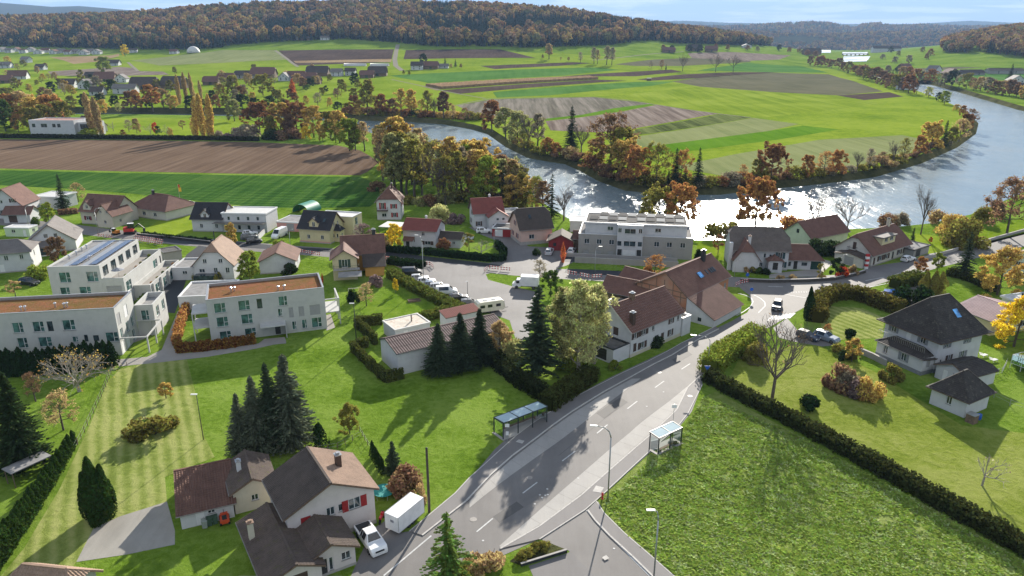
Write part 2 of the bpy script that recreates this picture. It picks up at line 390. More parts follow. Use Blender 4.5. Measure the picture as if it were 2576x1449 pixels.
# water
m, t, b = newmat('river_water'); v = wpos(t)
w1 = noise(t, wpos(t, R(25), (1, .4, 1)), .3, 7, .66, .8); w2 = noise(t, wpos(t, R(-15), (1, .6, 1)), 1.6, 4, .6, .3); w3 = noise(t, v, .025, 4, .6, .5)
hgt = M2(t, 'ADD', M2(t, 'MULTIPLY', w1, 1.0), M2(t, 'MULTIPLY', w2, .35))
t.links.new(ramp(t, w3, [(.13, .185, .215), (.17, .225, .25), (.2, .245, .26)], [.35, .5, .65]), b.inputs['Base Color'])  # sky reflection partly put into this raised, bluish base colour
b.inputs['Roughness'].default_value = .2; b.inputs['IOR'].default_value = 1.42; b.inputs['Specular IOR Level'].default_value = .8
nb = N(t, 'ShaderNodeBump'); nb.inputs['Distance'].default_value = .5
t.links.new(M2(t, 'ADD', M2(t, 'MULTIPLY', w3, .8), .02), nb.inputs['Strength']); t.links.new(hgt, nb.inputs['Height']); t.links.new(nb.outputs[0], b.inputs['Normal'])
rv = MB(); rv.add([(-2600, 100, -2.6), (3000, 100, -2.6), (3000, 1400, -2.6), (-2600, 1400, -2.6)], [(0, 1, 2, 3)])
struct(rv.build('river', m))
WATER = m
# banks
BANK = m_grass('bank_earth', [(.03, .035, .014), (.06, .062, .025), (.1, .095, .045)], 1.2, bumpk=.6)
def bank(name, pl, side):
    mb = MB(); rng = random.Random(len(pl)); q = []
    for i, p in enumerate(pl):
        a = pl[max(0, i - 1)]; c = pl[min(len(pl) - 1, i + 1)]; d = Vector((c.x - a.x, c.y - a.y, 0)).normalized(); n = Vector((-d.y, d.x, 0)) * side
        q += [Vector((p.x, p.y, hz(p.x, p.y) - .02)) - n * .2, Vector((p.x, p.y, -1.6)) + n * 2.2, Vector((p.x, p.y, -3.4)) + n * 5]
    for i in range(len(pl) - 1):
        a = 3 * i; mb.f += [(a, a + 1, a + 4, a + 3), (a + 1, a + 2, a + 5, a + 4)]
    mb.v = [tuple(x) for x in q]; struct(mb.build(name, BANK))
bank('near_riverbank', ne, 1); bank('far_riverbank', fe, -1); bank('right_riverbank', re_, -1)
for i, pg in enumerate([[(2121, 156), (2180, 155), (2190, 142), (2165, 142), (2122, 142)], [(2119, 138.5), (2180, 138), (2184, 131), (2119, 131)], [(2064, 134), (2090, 133), (2090, 126), (2064, 126)]]):
    drape('river_reach', PX(pg), WATER, .5)
# fields of the far side
FD = [
 ('ploughed_field', [(700, 127), (991, 124), (983, 157), (745, 165)], F_DARK), ('stubble_strip', [(738, 153.5), (985, 148.5), (984, 156), (744, 158.5)], F_TAN, .12),
 ('ploughed_field', [(1021, 126), (1258, 124), (1300, 134), (1348, 146), (1015, 149)], F_DARK),
 ('ploughed_field', [(1208, 166), (1440, 156.5), (1492, 159), (1400, 166), (1245, 174)], F_DARK),
 ('ploughed_field', [(1545, 162), (1640, 150), (1740, 146), (1880, 149), (1890, 156), (1720, 166), (1600, 166)], F_OLIVE),
 ('stubble_field', [(1730, 134), (1840, 131), (1990, 139), (1960, 150), (1880, 153), (1740, 146)], F_PINK, .08),
 ('ploughed_field', [(1112, 227), (1501, 200.5), (1578, 203), (1158, 236)], F_DARK),
 ('ploughed_field', [(1398, 194), (1690, 175), (1717, 181), (1600, 192)], F_DARK), ('ploughed_field', [(1600, 200), (1720, 187), (1844, 181.5), (1960, 181.8), (1770, 196), (1640, 203)], F_DARK),
 ('stubble_field', [(1690, 205), (1800, 191), (1955, 183), (2085, 187), (2150, 205), (2222, 230), (2107, 240), (1950, 232), (1760, 218)], F_OLIVE),
 ('ploughed_field', [(2107, 240), (2237, 232), (2272, 243), (2174, 252)], F_DARK, .08),
 ('sown_field', [(1752, 178), (1877, 158), (2017, 167), (2084, 182), (1955, 182)], G_BLUE),
 ('stubble_field', [(1150, 266), (1235, 250), (1495, 245), (1640, 261), (1541, 273), (1464, 289), (1370, 299), (1250, 293), (1190, 285)], F_GREY),
 ('grass_strip', [(1370, 299), (1464, 289), (1541, 273), (1639, 261), (1652, 263), (1558, 281), (1464, 294), (1372, 304)], G_DEEP, .08),
 ('stubble_field', [(1372, 305), (1464, 295), (1558, 282), (1653, 264), (1708, 273), (1812, 286), (1770, 292), (1591, 324), (1500, 333), (1385, 328)], F_PINK),
 ('weedy_field', [(1575, 341), (1603, 325), (1812, 287), (1890, 296), (1799, 312), (1640, 336)], F_STREAK, .08),
 ('sage_field', [(1585, 346), (1700, 329), (1895, 296.5), (2010, 312), (1932, 330), (1607, 372)], G_PALE),
 ('grass_strip', [(1607, 372), (1932, 330), (2020, 316), (2110, 326), (1960, 351), (1690, 386), (1620, 392)], G_DEEP),
 ('sage_field', [(1690, 420), (1850, 388), (2060, 352), (2270, 340), (2330, 352), (2290, 385), (2180, 415), (2050, 430), (1850, 448)], G_PALE),
 ('winter_wheat_field', [(1520, 246), (1720, 221), (1770, 219), (2107, 243), (2230, 259), (2080, 278), (1928, 295), (1717, 272)], G_STRIPE),
 ('corn_stubble', [(1108, 224), (1071, 216), (1060, 217), (1100, 228)], F_TAN),
 ('stubble_field', [(123, 144), (280, 139), (300, 135), (300, 141), (255, 154), (185, 161), (160, 152)], F_TAN), ('ploughed_field', [(120, 180), (300, 168), (335, 171), (350, 179), (410, 180), (425, 188), (250, 192), (130, 190)], F_PINK),
 ('stubble_field', [(330, 152), (560, 126), (690, 126), (720, 150), (560, 158), (400, 165)], G_PALE, .07),
 ('sown_field', [(980, 190), (1500, 170), (1560, 176), (1420, 190), (1080, 209)], G_BLUE, .05), ('sown_field', [(1240, 232), (1600, 206), (1700, 205), (1640, 216), (1380, 240), (1250, 246)], G_BLUE, .05),
 ('sown_field', [(2260, 188), (2576, 182), (2650, 186), (2650, 200), (2400, 204), (2290, 200)], G_BLUE), ('ploughed_field', [(2290, 172), (2400, 168), (2470, 170), (2380, 175), (2300, 180)], F_OLIVE),
]
for i, f in enumerate(FD): field(f[0], f[1], f[2], f[3] if len(f) > 3 else .05)
# standing maize: a block with height
corn = PX([(1071, 216), (1481, 195), (1505, 199), (1112, 224)])
m_corn = m_field('dry_maize', [(.2, .13, .075), (.27, .18, .105), (.33, .23, .14)], R(40), 1.2, .6, .8)
mb = MB(); rng = random.Random(4); nu, nv = 90, 14
for i in range(nu + 1):
    for j in range(nv + 1):
        a = corn[0].lerp(corn[1], i / nu); c = corn[3].lerp(corn[2], i / nu); p = c.lerp(a, j / nv)
        mb.v.append((p.x, p.y, hz(p.x, p.y) + 2.4 + rng.uniform(-.25, .25)))
for i in range(nu):
    for j in range(nv): a = i * (nv + 1) + j; mb.f.append((a, a + nv + 1, a + nv + 2, a + 1))
def skirt(idx):
    for a, c in zip(idx, idx[1:]):
        p, q = mb.v[a], mb.v[c]; n = len(mb.v); mb.v += [(p[0], p[1], p[2] - 2.6), (q[0], q[1], q[2] - 2.6)]; mb.f.append((a, n, n + 1, c))
skirt([i * (nv + 1) for i in range(nu + 1)]); skirt(list(range(nv + 1))); skirt([nu * (nv + 1) + j for j in range(nv + 1)]); skirt([i * (nv + 1) + nv for i in range(nu + 1)])
tag(mb.build('maize_field', m_corn), 'long strip of tall dry tan maize standing in the far fields', 'crop')
# fields of the near side
drape('ploughed_field', PX([(-250, 349), (0, 350), (300, 352), (620, 357), (850, 366), (905, 378), (930, 392), (955, 408), (925, 432), (905, 441), (600, 437), (300, 431), (0, 424), (-250, 420)]), F_BROWN, .03)
drape('crop_field', PX([(-250, 424), (0, 428), (300, 435), (600, 441), (905, 445), (940, 458), (965, 478), (955, 500), (930, 520), (780, 524), (640, 521), (560, 512), (420, 497), (330, 487), (190, 476), (0, 466), (-250, 455)]), F_CROP, .03)
drape('meadow', PX([(-200, 300), (300, 296), (620, 300), (700, 318), (640, 344), (230, 343), (-200, 343)]), G_LIME, .03)

# ---------------------------------------------------------------- paths between the fields
PATHM = m_plain('pale_track', (.23, .21, .17), 1.0, .15, .3, 0, 0, 0)
TAR = m_asphalt('asphalt', (.16, .15, .142), .2); TAR_N = m_asphalt('asphalt_new', (.03, .032, .036), .18); TAR_P = m_asphalt('asphalt_lot', (.15, .142, .138), .2)
CONC = m_asphalt('concrete_bay', (.31, .295, .275), .16); PAVE = m_asphalt('pavement_asphalt', (.165, .155, .15), .14); CURB = m_plain('kerb_stone', (.42, .4, .37), .8, .15, 3)
WHITE = m_plain('road_paint', (.45, .45, .44), .7, .2, 2.5); PAVING = m_asphalt('paving', (.27, .25, .225), .18); GRAVEL = m_asphalt('gravel', (.27, .255, .225), .25)
def ribbon(name, pts, w, mat, off, parent=None):
    pl = [Vector((p[0], p[1], 0)) for p in pts]; L, Rr = [], []
    for i, p in enumerate(pl):
        a = pl[max(0, i - 1)]; c = pl[min(len(pl) - 1, i + 1)]; d = (c - a).normalized(); n = Vector((-d.y, d.x, 0)) * w / 2
        L.append(p + n); Rr.append(p - n)
    return drape(name, L + Rr[::-1], mat, off, parent)
for nm, pp, w in [('field_track', [(1145, 266), (1186, 257), (1230, 249), (1330, 246.5), (1495, 244.5), (1570, 251), (1640, 262), (1720, 275), (1890, 296)], 1.8),
                  ('field_track', [(985, 200), (1055, 215), (1125, 231), (1175, 240), (1221, 248)], 2.2), ('field_track', [(1001, 112), (997, 128), (993, 150), (996, 166), (1012, 178)], 7),
                  ('field_track', [(693, 127), (722, 148), (750, 168)], 4.5), ('field_track', [(322, 157), (334, 168), (347, 179)], 4), ('field_track', [(1490, 152), (1600, 140), (1670, 133), (1720, 130)], 4),
                  ('field_track', [(2290, 166), (2283, 172), (2300, 180), (2290, 187)], 6)]:
    pl = PX(pp); ribbon(nm, pl, w, PATHM, .16)
# ---------------------------------------------------------------- roads of the village
def sheet(name, pxs, mat, off, parent=None): return drape(name, PX(pxs), mat, off, parent)
main_c = [(-120, 545), (0, 556), (150, 571), (300, 590), (430, 603), (560, 615), (700, 626), (800, 633), (900, 641), (1000, 649), (1100, 660), (1200, 671), (1300, 681), (1430, 690), (1560, 697), (1700, 703), (1850, 709), (1960, 716), (2060, 713), (2150, 703), (2230, 689), (2310, 667), (2420, 640), (2576, 603), (2750, 560)]
ribbon('main_street', PX(main_c), 7.6, TAR, .012)
sheet('asphalt_strip', [(930, 630), (1040, 641), (1180, 657), (1268, 668), (1262, 674), (1150, 664), (1020, 651), (925, 640)], TAR_N, .02); sheet('asphalt_strip', [(395, 590), (480, 599), (600, 609), (745, 622), (870, 628), (868, 636), (740, 631), (560, 620), (440, 612), (385, 604)], TAR_N, .02)
sheet('asphalt_strip', [(1425, 676), (1520, 680), (1600, 684), (1600, 693), (1500, 692), (1420, 686)], TAR_N, .02)
ROAD = sheet('village_road', [(820, 1500), (960, 1398), (1050, 1338), (1150, 1248), (1195, 1190), (1245, 1130), (1290, 1090), (1372, 1040), (1440, 1000), (1530, 952), (1610, 914), (1690, 876), (1760, 846), (1840, 808), (1880, 786), (1892, 765), (1884, 742), (1862, 725), (1850, 705), (1960, 700), (2130, 690), (2280, 668), (2290, 690), (2180, 725), (2060, 752), (2020, 775),
       (1985, 795), (1930, 826), (1870, 862), (1810, 905), (1768, 942), (1765, 972), (1740, 1036), (1704, 1080), (1632, 1142), (1526, 1238), (1476, 1282), (1358, 1356), (1260, 1400), (1150, 1470), (1100, 1520)], TAR, .02)
SIDE = sheet('side_street', [(1476, 1282), (1505, 1262), (1520, 1290), (1570, 1340), (1640, 1400), (1720, 1470), (1760, 1530), (1440, 1530), (1490, 1449), (1430, 1385), (1358, 1356)], TAR, .016)
sheet('parking_lot', [(985, 664), (1055, 700), (1120, 735), (1200, 770), (1225, 785), (1282, 806), (1300, 862), (1330, 850), (1345, 765), (1362, 737), (1295, 722), (1228, 704), (1222, 690), (1250, 683), (1320, 692), (1340, 684), (1200, 668), (1090, 655)], TAR_P, .018)
sheet('parking_lot', [(1330, 620), (1375, 622), (1452, 625), (1452, 655), (1425, 668), (1400, 676), (1290, 680), (1200, 668), (1260, 655), (1275, 640), (1260, 610), (1210, 590), (1180, 572), (1225, 560), (1290, 590)], TAR_P, .017)
sheet('access_road', [(382, 770), (440, 690), (470, 640), (500, 618), (530, 622), (470, 700), (450, 760), (440, 788), (374, 782)], TAR_N, .018)
sheet('forecourt', [(1935, 700), (2060, 694), (2085, 672), (2100, 660), (2060, 650), (2055, 676), (1980, 684), (1935, 690)], PAVING, .018)
sheet('forecourt', [(2170, 684), (2175, 672), (2300, 655), (2330, 640), (2400, 628), (2395, 640), (2310, 664), (2230, 685)], TAR_P, .022)
sheet('forecourt', [(2170, 745), (2290, 715), (2330, 700), (2345, 720), (2290, 760), (2250, 770), (2180, 765)], TAR_P, .022)
sheet('driveway', [(1980, 800), (2010, 835), (2090, 855), (2105, 868), (2070, 872), (2010, 862), (1960, 850), (1945, 825)], TAR_P, .024)
sheet('gravel_yard', [(192, 1414), (235, 1330), (300, 1300), (420, 1262), (440, 1335), (440, 1370), (320, 1395)], GRAVEL, .02)
sheet('yard', [(860, 1500), (905, 1400), (940, 1330), (985, 1300), (1010, 1340), (1040, 1335), (1050, 1342), (960, 1400), (905, 1449)], TAR_P, .026)
sheet('yard', [(540, 1500), (600, 1449), (690, 1449), (860, 1449), (860, 1500)], PAVING, .02)
sheet('footpath', [(290, 905), (370, 898), (407, 880), (447, 783), (462, 783), (448, 830), (436, 875), (450, 890), (520, 884), (640, 866), (718, 852), (720, 860), (640, 878), (520, 898), (400, 912), (300, 922)], PAVING, .02)
sheet('paved_terrace', [(640, 872), (665, 853), (716, 848), (720, 864)], PAVING, .03)
sheet('terrace', [(822, 832), (843, 824), (832, 790), (815, 795)], PAVING, .03); sheet('terrace', [(330, 840), (395, 812), (410, 808), (370, 850), (338, 862)], PAVING, .03)
# raised pavements with kerbs
def raised(name, outer, inner, mat, h=.11):
    """pavement slab; inner is the kerb line along the carriageway"""
    po = [p for p in PX(outer)]; pi_ = [p for p in PX(inner)]
    o = drape(name, po + pi_[::-1], mat, h)
    mb = MB()
    for a, c in zip(pi_, pi_[1:]):
        L = (c - a).length; n = max(1, round(L / 2.0))
        for k in range(n):
            s0 = a.lerp(c, (k + .01) / n); s1 = a.lerp(c, (k + .99) / n)
            mb.bar((s0.x, s0.y, .06), (s1.x, s1.y, .06), .2, .13)
    for a, c in zip(po, po[1:]): mb.bar((a.x, a.y, .06), (c.x, c.y, .06), .12, .12)
    mb.build('kerb', CURB, o); return o
raised('pavement', [(1030, 1338), (1145, 1242), (1181, 1203), (1216, 1172), (1286, 1108), (1300, 1096), (1340, 1066), (1378, 1041), (1427, 1010), (1497, 974), (1568, 938), (1628, 911), (1680, 884), (1714, 864), (1758, 843), (1800, 822)],
       [(1062, 1348), (1172, 1262), (1200, 1232), (1235, 1195), (1290, 1146), (1312, 1130), (1352, 1100), (1392, 1069), (1440, 1035), (1519, 986), (1585, 950), (1642, 918), (1690, 894), (1722, 874), (1766, 850), (1808, 828)], PAVE)
raised('pavement', [(1357, 1358), (1473, 1283), (1526, 1236), (1600, 1167), (1631, 1139), (1702, 1077), (1730, 1042), (1758, 986), (1767, 968)], [(1258, 1382), (1357, 1325), (1462, 1247), (1533, 1184), (1600, 1126), (1635, 1096), (1702, 1032), (1730, 975), (1762, 946)], PAVE)
raised('pavement', [(1500, 1262), (1520, 1292), (1570, 1342), (1640, 1402), (1700, 1455), (1740, 1500)], [(1478, 1284), (1497, 1310), (1535, 1350), (1590, 1400), (1640, 1449), (1680, 1500)], PAVE)
# concrete bus bays, built slab by slab
def bay(label, edge, line, n):
    e, l = PX(edge), PX(line)
    def at(pl, s):
        D = [0]
        for a, c in zip(pl, pl[1:]): D.append(D[-1] + (c - a).length)
        s *= D[-1]
        for i in range(len(pl) - 1):
            if s <= D[i + 1] + 1e-6: return pl[i].lerp(pl[i + 1], (s - D[i]) / (D[i + 1] - D[i]))
        return pl[-1]
    root = thing('bus_bay', label, 'bus bay', tuple((e[0] + e[-1]) / 2 + Vector((0, 0, .024)))); c0 = root.location.copy()
    for k in range(n):
        g = .0003; q = [at(e, k / n + g), at(e, (k + 1) / n - g), at(l, (k + 1) / n - g), at(l, k / n + g)]
        mb = MB(); mb.add([(p.x - c0.x, p.y - c0.y, .008) for p in q], [(0, 1, 2, 3)]); o = mb.build('concrete_slab', CONC, root)
        if o.data.polygons[0].normal.z < 0: o.data.flip_normals()
bay('pale concrete bus lay-by beside the pavement of the right shelter', [(1260, 1378), (1357, 1321), (1462, 1243), (1533, 1180), (1600, 1122), (1635, 1092), (1702, 1028), (1729, 974)], [(1256, 1374), (1360, 1281), (1462, 1193), (1533, 1131), (1590, 1084), (1614, 1062), (1690, 1005), (1727, 974)], 16)
bay('shaded concrete bus lay-by in front of the left shelter', [(1181, 1263), (1202, 1238), (1237, 1201), (1292, 1152), (1354, 1105), (1394, 1074), (1442, 1040), (1521, 990), (1590, 953)], [(1181, 1278), (1215, 1250), (1269, 1208), (1350, 1150), (1400, 1115), (1462, 1068), (1519, 1022), (1570, 985), (1612, 952)], 16)
def dash(pts, w=.085):
    a, c = P(*pts[0]), P(*pts[1]); d = (c - a).normalized(); n = Vector((-d.y, d.x, 0)) * w
    mb = MB(); mb.add([(q.x, q.y, .034) for q in (a - n, c - n, c + n, a + n)], [(0, 1, 2, 3)]); mb.build('lane_marking', WHITE, ROAD)
def t7(x, y): return (1180.7 + x * .3519, 939.2 + y * .3519)
for a, c in [((52, 1134), (168, 1038)), ((382, 858), (485, 780)), ((664, 628), (757, 557)), ((912, 430), (988, 368)), ((1130, 254), (1200, 200)), ((1327, 103), (1392, 56))]: dash((t7(*a), t7(*c)))
def t32(x, y): return (1288 + x / 4, 711.1 + y / 4)
for a, c in [((1705, 873), (1792, 816)), ((1965, 712), (2046, 662)), ((2180, 560), (2240, 520))]: dash((t32(*a), t32(*c)))
def t23(x, y): return (1932 + x / 4, 429.3 + y / 4)
for a, c in [((980, 1108), (1170, 1073)), ((1228, 1060), (1335, 1030)), ((0, 1165), (150, 1170)), ((870, 1205), (1225, 1130)), ((170, 1245), (430, 1290)), ((1430, 1000), (1500, 975))]: dash((t23(*a), t23(*c)), .1)
for k in range(26):
    x = 200 + k * 26; y = 1224 - k * .3 if k < 16 else 1219 - (k - 16) * 3.6
    dash((t23(x, y), t23(x + 13, y)), .16)
def tmid2(x, y): return (1288 + x / 4, 429.3 + y / 4)
for pl in ([(2275, 1235), (2350, 1255), (2410, 1285), (2425, 1320), (2400, 1370), (2330, 1420), (2260, 1460)], [(2430, 1250), (2490, 1280), (2540, 1320), (2550, 1360), (2480, 1430)]):
    for a, c in zip(pl, pl[1:]): dash((tmid2(*a), tmid2(*c)), .1)
for k in range(7): dash(((1930 + k * 9, 808 - k * 1.2), (1945 + k * 9, 795 - k * 1.2)), .22)
for a, c in [((965, 1449), (1085, 1348)), ((1475, 1284), (1500, 1312)), ((1500, 1312), (1585, 1400)), ((1585, 1400), (1640, 1455)), ((1358, 1354), (1474, 1281))]: dash((a, c), .09)
# manholes
MANH = m_plain('cast_iron_cover', (.24, .22, .2), .6, .2, 4)
for i, (x, y, r, z) in enumerate([(t7(28, 1046) + (.42, .03)), (t7(430, 748) + (.38, .03)), (t7(1577, 168) + (.4, .125)), (t32(1475, 903) + (.5, .03))]):
    p = P(x, y); mb = MB(); n = 20
    mb.lathe([(r, 0), (r, .012), (r * .8, .014)], n); o = mb.build('manhole_cover', MANH, ROAD); o.location = (p.x, p.y, z)
for (x, y) in [t7(504, 870), t7(521, 890), t7(543, 873), t7(557, 828), t7(560, 868), t7(468, 935), t7(1268, 237), t7(1388, 134), t7(98, 1197), t7(778, 750), t7(1034, 1254), t7(1175, 548)]:
    p = P(x, y); mb = MB(); mb.lathe([(.13, 0), (.13, .01)], 10); o = mb.build('valve_cover', WHITE, ROAD); o.location = (p.x, p.y, .034)
for q in ([(880, 850), (905, 808), (962, 822), (940, 860)], [(948, 1322), (978, 1306), (1000, 1328), (968, 1344)], [(332, 495), (352, 478), (395, 488), (378, 508)]):
    pp = PX([t7(*a) for a in q]); mb = MB(); mb.add([(a.x, a.y, .128) for a in pp], [(0, 1, 2, 3)]); mb.build('service_cover', CURB, ROAD)
for q in ([(1500, 1040), (1560, 1000), (1580, 1012), (1520, 1054)], [(1240, 1300), (1300, 1262), (1318, 1276), (1256, 1316)], [(1690, 905), (1730, 884), (1742, 892), (1702, 914)], [(1400, 1150), (1412, 1142), (1560, 1022), (1552, 1028)]): sheet('repair_patch', q, m_asphalt('asphalt_patch', (.1, .095, .092), .15), .026)
# lawns and gardens of the village
sheet('mown_lawn', [(300, 930), (360, 915), (470, 905), (492, 990), (515, 1100), (540, 1150), (415, 1200), (420, 1262), (300, 1300), (235, 1330), (192, 1414), (150, 1470), (0, 1540), (-40, 1500), (60, 1380), (150, 1230), (230, 1060), (270, 960)], G_MOWN, .012)
sheet('dry_meadow', [(1990, 870), (2060, 868), (2130, 900), (2210, 940), (2320, 1010), (2420, 1070), (2576, 1090), (2750, 1150), (2750, 1480), (2576, 1372), (2400, 1275), (2200, 1160), (2000, 1050), (1830, 960), (1860, 900), (1930, 880)], G_DRY, .012)
sheet('lush_meadow', [(1768, 1000), (1800, 985), (1990, 1085), (2200, 1200), (2400, 1310), (2700, 1480), (2700, 1600), (1780, 1600), (1700, 1456), (1570, 1342), (1502, 1262), (1530, 1236), (1632, 1146), (1710, 1085), (1750, 1030)], G_WET, .012)
sheet('hedge_garden', [(2080, 770), (2170, 775), (2225, 800), (2220, 850), (2110, 855), (2070, 835), (2060, 800)], G_MOWN, .016)
sheet('field_margin', [(560, 520), (640, 524), (700, 530), (690, 560), (640, 560)], G_LIME, .02); sheet('garden_lawn', [(345, 590), (395, 558), (470, 530), (486, 545), (486, 585), (440, 592)], G_LIME, .02)
sheet('grass_strip', [(306, 893), (330, 872), (420, 800), (438, 795), (412, 868), (400, 882), (360, 893)], G_MEAD, .016)
sheet('kitchen_garden', [(905, 810), (920, 770), (1000, 725), (1080, 755), (1110, 770), (1060, 790), (960, 800)], G_MEAD, .016)
sheet('river_meadow', [(1752, 612), (1822, 606), (1830, 640), (1818, 655), (1756, 650)], G_LIME, .016)
sheet('river_meadow', [(2300, 586), (2400, 600), (2576, 545), (2700, 500), (2700, 560), (2576, 590), (2420, 630), (2330, 640), (2300, 615)], G_LIME, .012)
sheet('traffic_island_bed', [(1282, 1412), (1350, 1362), (1372, 1363), (1428, 1384), (1424, 1389), (1312, 1424)], m_grass('island_planting', [(.03, .03, .02), (.06, .065, .03), (.1, .105, .04)], 2.0, bumpk=.8), .03)
sheet('parking_bay', [(1330, 1424), (1426, 1392), (1436, 1388), (1492, 1446), (1560, 1540), (1380, 1540)], TAR_P, .022)
# ---------------------------------------------------------------- trees
def Hof(x, y, yt):
    """height in metres of what stands at pixel (x, y) and reaches up to row yt"""
    p = P(x, y); lo, hi = 0, 80
    for _ in range(40):
        h = (lo + hi) / 2
        if px((p.x, p.y, p.z + h))[1] > yt: lo = h
        else: hi = h
    return lo
BARK = m_plain('bark', (.085, .07, .055), .95, .35, 4, .5); BARK_L = m_plain('bark_pale', (.3, .27, .23), .9, .4, 5, .3); TWIG = m_plain('twigs', (.12, .095, .08), .95, .25, 3)
LEAF = m_leaf('leaf'); NEEDLE = m_leaf('needles', None, .35, .28)
def quad(mb, c, n, u, s, asp=1.0):
    """one leaf clump: a bent quad"""
    n = n.normalized(); u = (u - n * u.dot(n))
    if u.length < 1e-4: u = n.orthogonal()
    u.normalize(); w = n.cross(u); a = u * s; b_ = w * s * asp
    mb.add([c - a - b_, c + a - b_ * .8, c + a * .9 + b_, c - a + b_ * .85], [(0, 1, 2, 3)])
def rv(rng): return Vector((rng.gauss(0, 1), rng.gauss(0, 1), rng.gauss(0, 1))).normalized()
def grow(rng, segs, tips, p, d, L, r, lvl, kids, ang, up, shrink=.72, nodes=None):
    q = p + d * L; segs.append((p, q, r, r * .68, lvl))
    if nodes is not None and lvl <= 2: nodes.append(q)
    if lvl == 0: tips.append(q); return
    for k in range(kids[lvl] if lvl < len(kids) else 2):
        ax = d.orthogonal().normalized(); ax.rotate(Matrix.Rotation(rng.uniform(0, 6.283), 3, d))
        nd = d.copy(); nd.rotate(Matrix.Rotation(R(rng.uniform(*ang)), 3, ax)); nd = (nd + Vector((0, 0, up))).normalized()
        st = p.lerp(q, rng.uniform(.55, 1.0)) if k else q
        grow(rng, segs, tips, st, nd, L * shrink * rng.uniform(.75, 1.2), r * .6, lvl - 1, kids, ang, up, shrink, nodes)
TM = {}
def seg_mesh(segs, name, mat, minr=.012):
    mb = MB()
    for a, b_, r0, r1, lvl in segs: mb.tube(a, b_, max(r0, minr), max(r1, minr * .8), 7 if lvl >= 3 else (4 if lvl == 2 else 3), cap=False)
    return mb.mesh(name, mat)
def decid(key, seed, h=12., rk=.022, spread=(25, 55), trunk=.26, lv=4, kids=(0, 3, 3, 4, 6), per=22, leaf=.26, clus=.55, up=.18, bare=0, mat=None, bark=None, fill=0):
    rng = random.Random(seed); segs, tips, nodes = [], [], []
    L0 = h * trunk; r0 = h * rk
    segs.append((Vector((0, 0, -.3)), Vector((rng.uniform(-.1, .1), rng.uniform(-.1, .1), L0)), r0 * 1.25, r0, lv))
    base = segs[0][1]; nl = kids[lv]
    for k in range(nl):
        az = 6.283 * (k + rng.uniform(-.3, .3)) / nl; tl = R(rng.uniform(*spread)) if k else R(rng.uniform(2, 10))
        d = Vector((math.sin(tl) * math.cos(az), math.sin(tl) * math.sin(az), math.cos(tl)))
        grow(rng, segs, tips, base - Vector((0, 0, rng.uniform(0, L0 * .25))), d, h * .27 * rng.uniform(.85, 1.15), r0 * .62, lv - 1, kids, (14, 48), up, .7, nodes)
    top = max(t.z for t in tips) + clus * .6; s = h / top
    segs = [(a * s, b_ * s, r * s, q * s, l) for a, b_, r, q, l in segs]
    mb = MB()
    for t in tips:
        if rng.random() < bare: continue
        t = t * s; c0 = Vector((0, 0, h * .55)); n = int(per * rng.uniform(.5, 1.5)); cs = clus * rng.uniform(.7, 1.3)
        for _ in range(n):
            o = rv(rng) * cs * rng.random() ** .4; p = t + Vector((o.x, o.y, o.z * .75))
            nrm = (p - c0).normalized() * .9 + rv(rng); quad(mb, p, nrm, rv(rng), leaf * rng.uniform(.55, 1.2), rng.uniform(.6, 1))
    TM[key] = (seg_mesh(segs, 'trunk_' + key, bark or BARK), mb.mesh('crown_' + key, mat or LEAF) if mb.v else None, h)
def leafy(key, seed, h=12., low=.2, wide=.42, n=17, per=27, leaf=.185, clus=.7, bare=0, bark=None, top=.84, lift=(8, 62), kids=(0, 3, 3), mat=None, flat=1.0):
    """tree with a leader and limbs along it, leaf clumps on every twig"""
    rng = random.Random(seed); segs, tips, nodes = [], [], []; r0 = h * .02
    pts = [Vector((0, 0, -.3))]
    for i in range(1, 7): pts.append(Vector((rng.uniform(-.03, .03) * h * i / 6, rng.uniform(-.03, .03) * h * i / 6, h * top * i / 6)))
    for i in range(6): segs.append((pts[i], pts[i + 1], r0 * (1.2 - i * .18), r0 * (1.02 - i * .18), 4))
    def at(t): t = t / top * 6; i = min(5, int(t)); return pts[i].lerp(pts[i + 1], t - i)
    for i in range(n):
        u = (i + rng.uniform(.1, .9)) / n; t = low + (top - low) * u; az = i * 2.4 + rng.uniform(-.4, .4)
        Lm = h * wide * (math.sin(math.pi * (.24 + .66 * u)) ** .8) * rng.uniform(.72, 1.15); el = R(lift[0] + (lift[1] - lift[0]) * u + rng.uniform(-9, 9))
        d = Vector((math.cos(el) * math.cos(az), math.cos(el) * math.sin(az), math.sin(el)))
        grow(rng, segs, tips, at(t), d, Lm * .48, r0 * .45 * (1 - u * .5), 2, kids, (18, 55), .12, .66, nodes)
    tips += [pts[-1], pts[-1] + Vector((0, 0, h * .06))]
    zt = max(t.z for t in tips) + clus * .5; s = h / zt; mb = MB()
    segs = [(a * s, b_ * s, r * s, q * s, l) for a, b_, r, q, l in segs]; keep = [t for t in tips if rng.random() >= bare] + [q for q in nodes if rng.random() < .5 * (1 - bare)]
    for t in keep:
        t = t * s; cs = clus * rng.uniform(.65, 1.3); c0 = Vector((0, 0, t.z * .8))
        for _ in range(int(per * rng.uniform(.5, 1.4))):
            o = rv(rng) * cs * rng.random() ** .4; p = t + Vector((o.x, o.y, o.z * .7)); p.z = max(p.z, .2)
            quad(mb, p, (p - c0).normalized() * .9 + rv(rng), rv(rng), leaf * rng.uniform(.5, 1.15), rng.uniform(.6, 1))
    TM[key] = (seg_mesh(segs, 'trunk_' + key, bark or BARK), mb.mesh('crown_' + key, mat or LEAF), h)
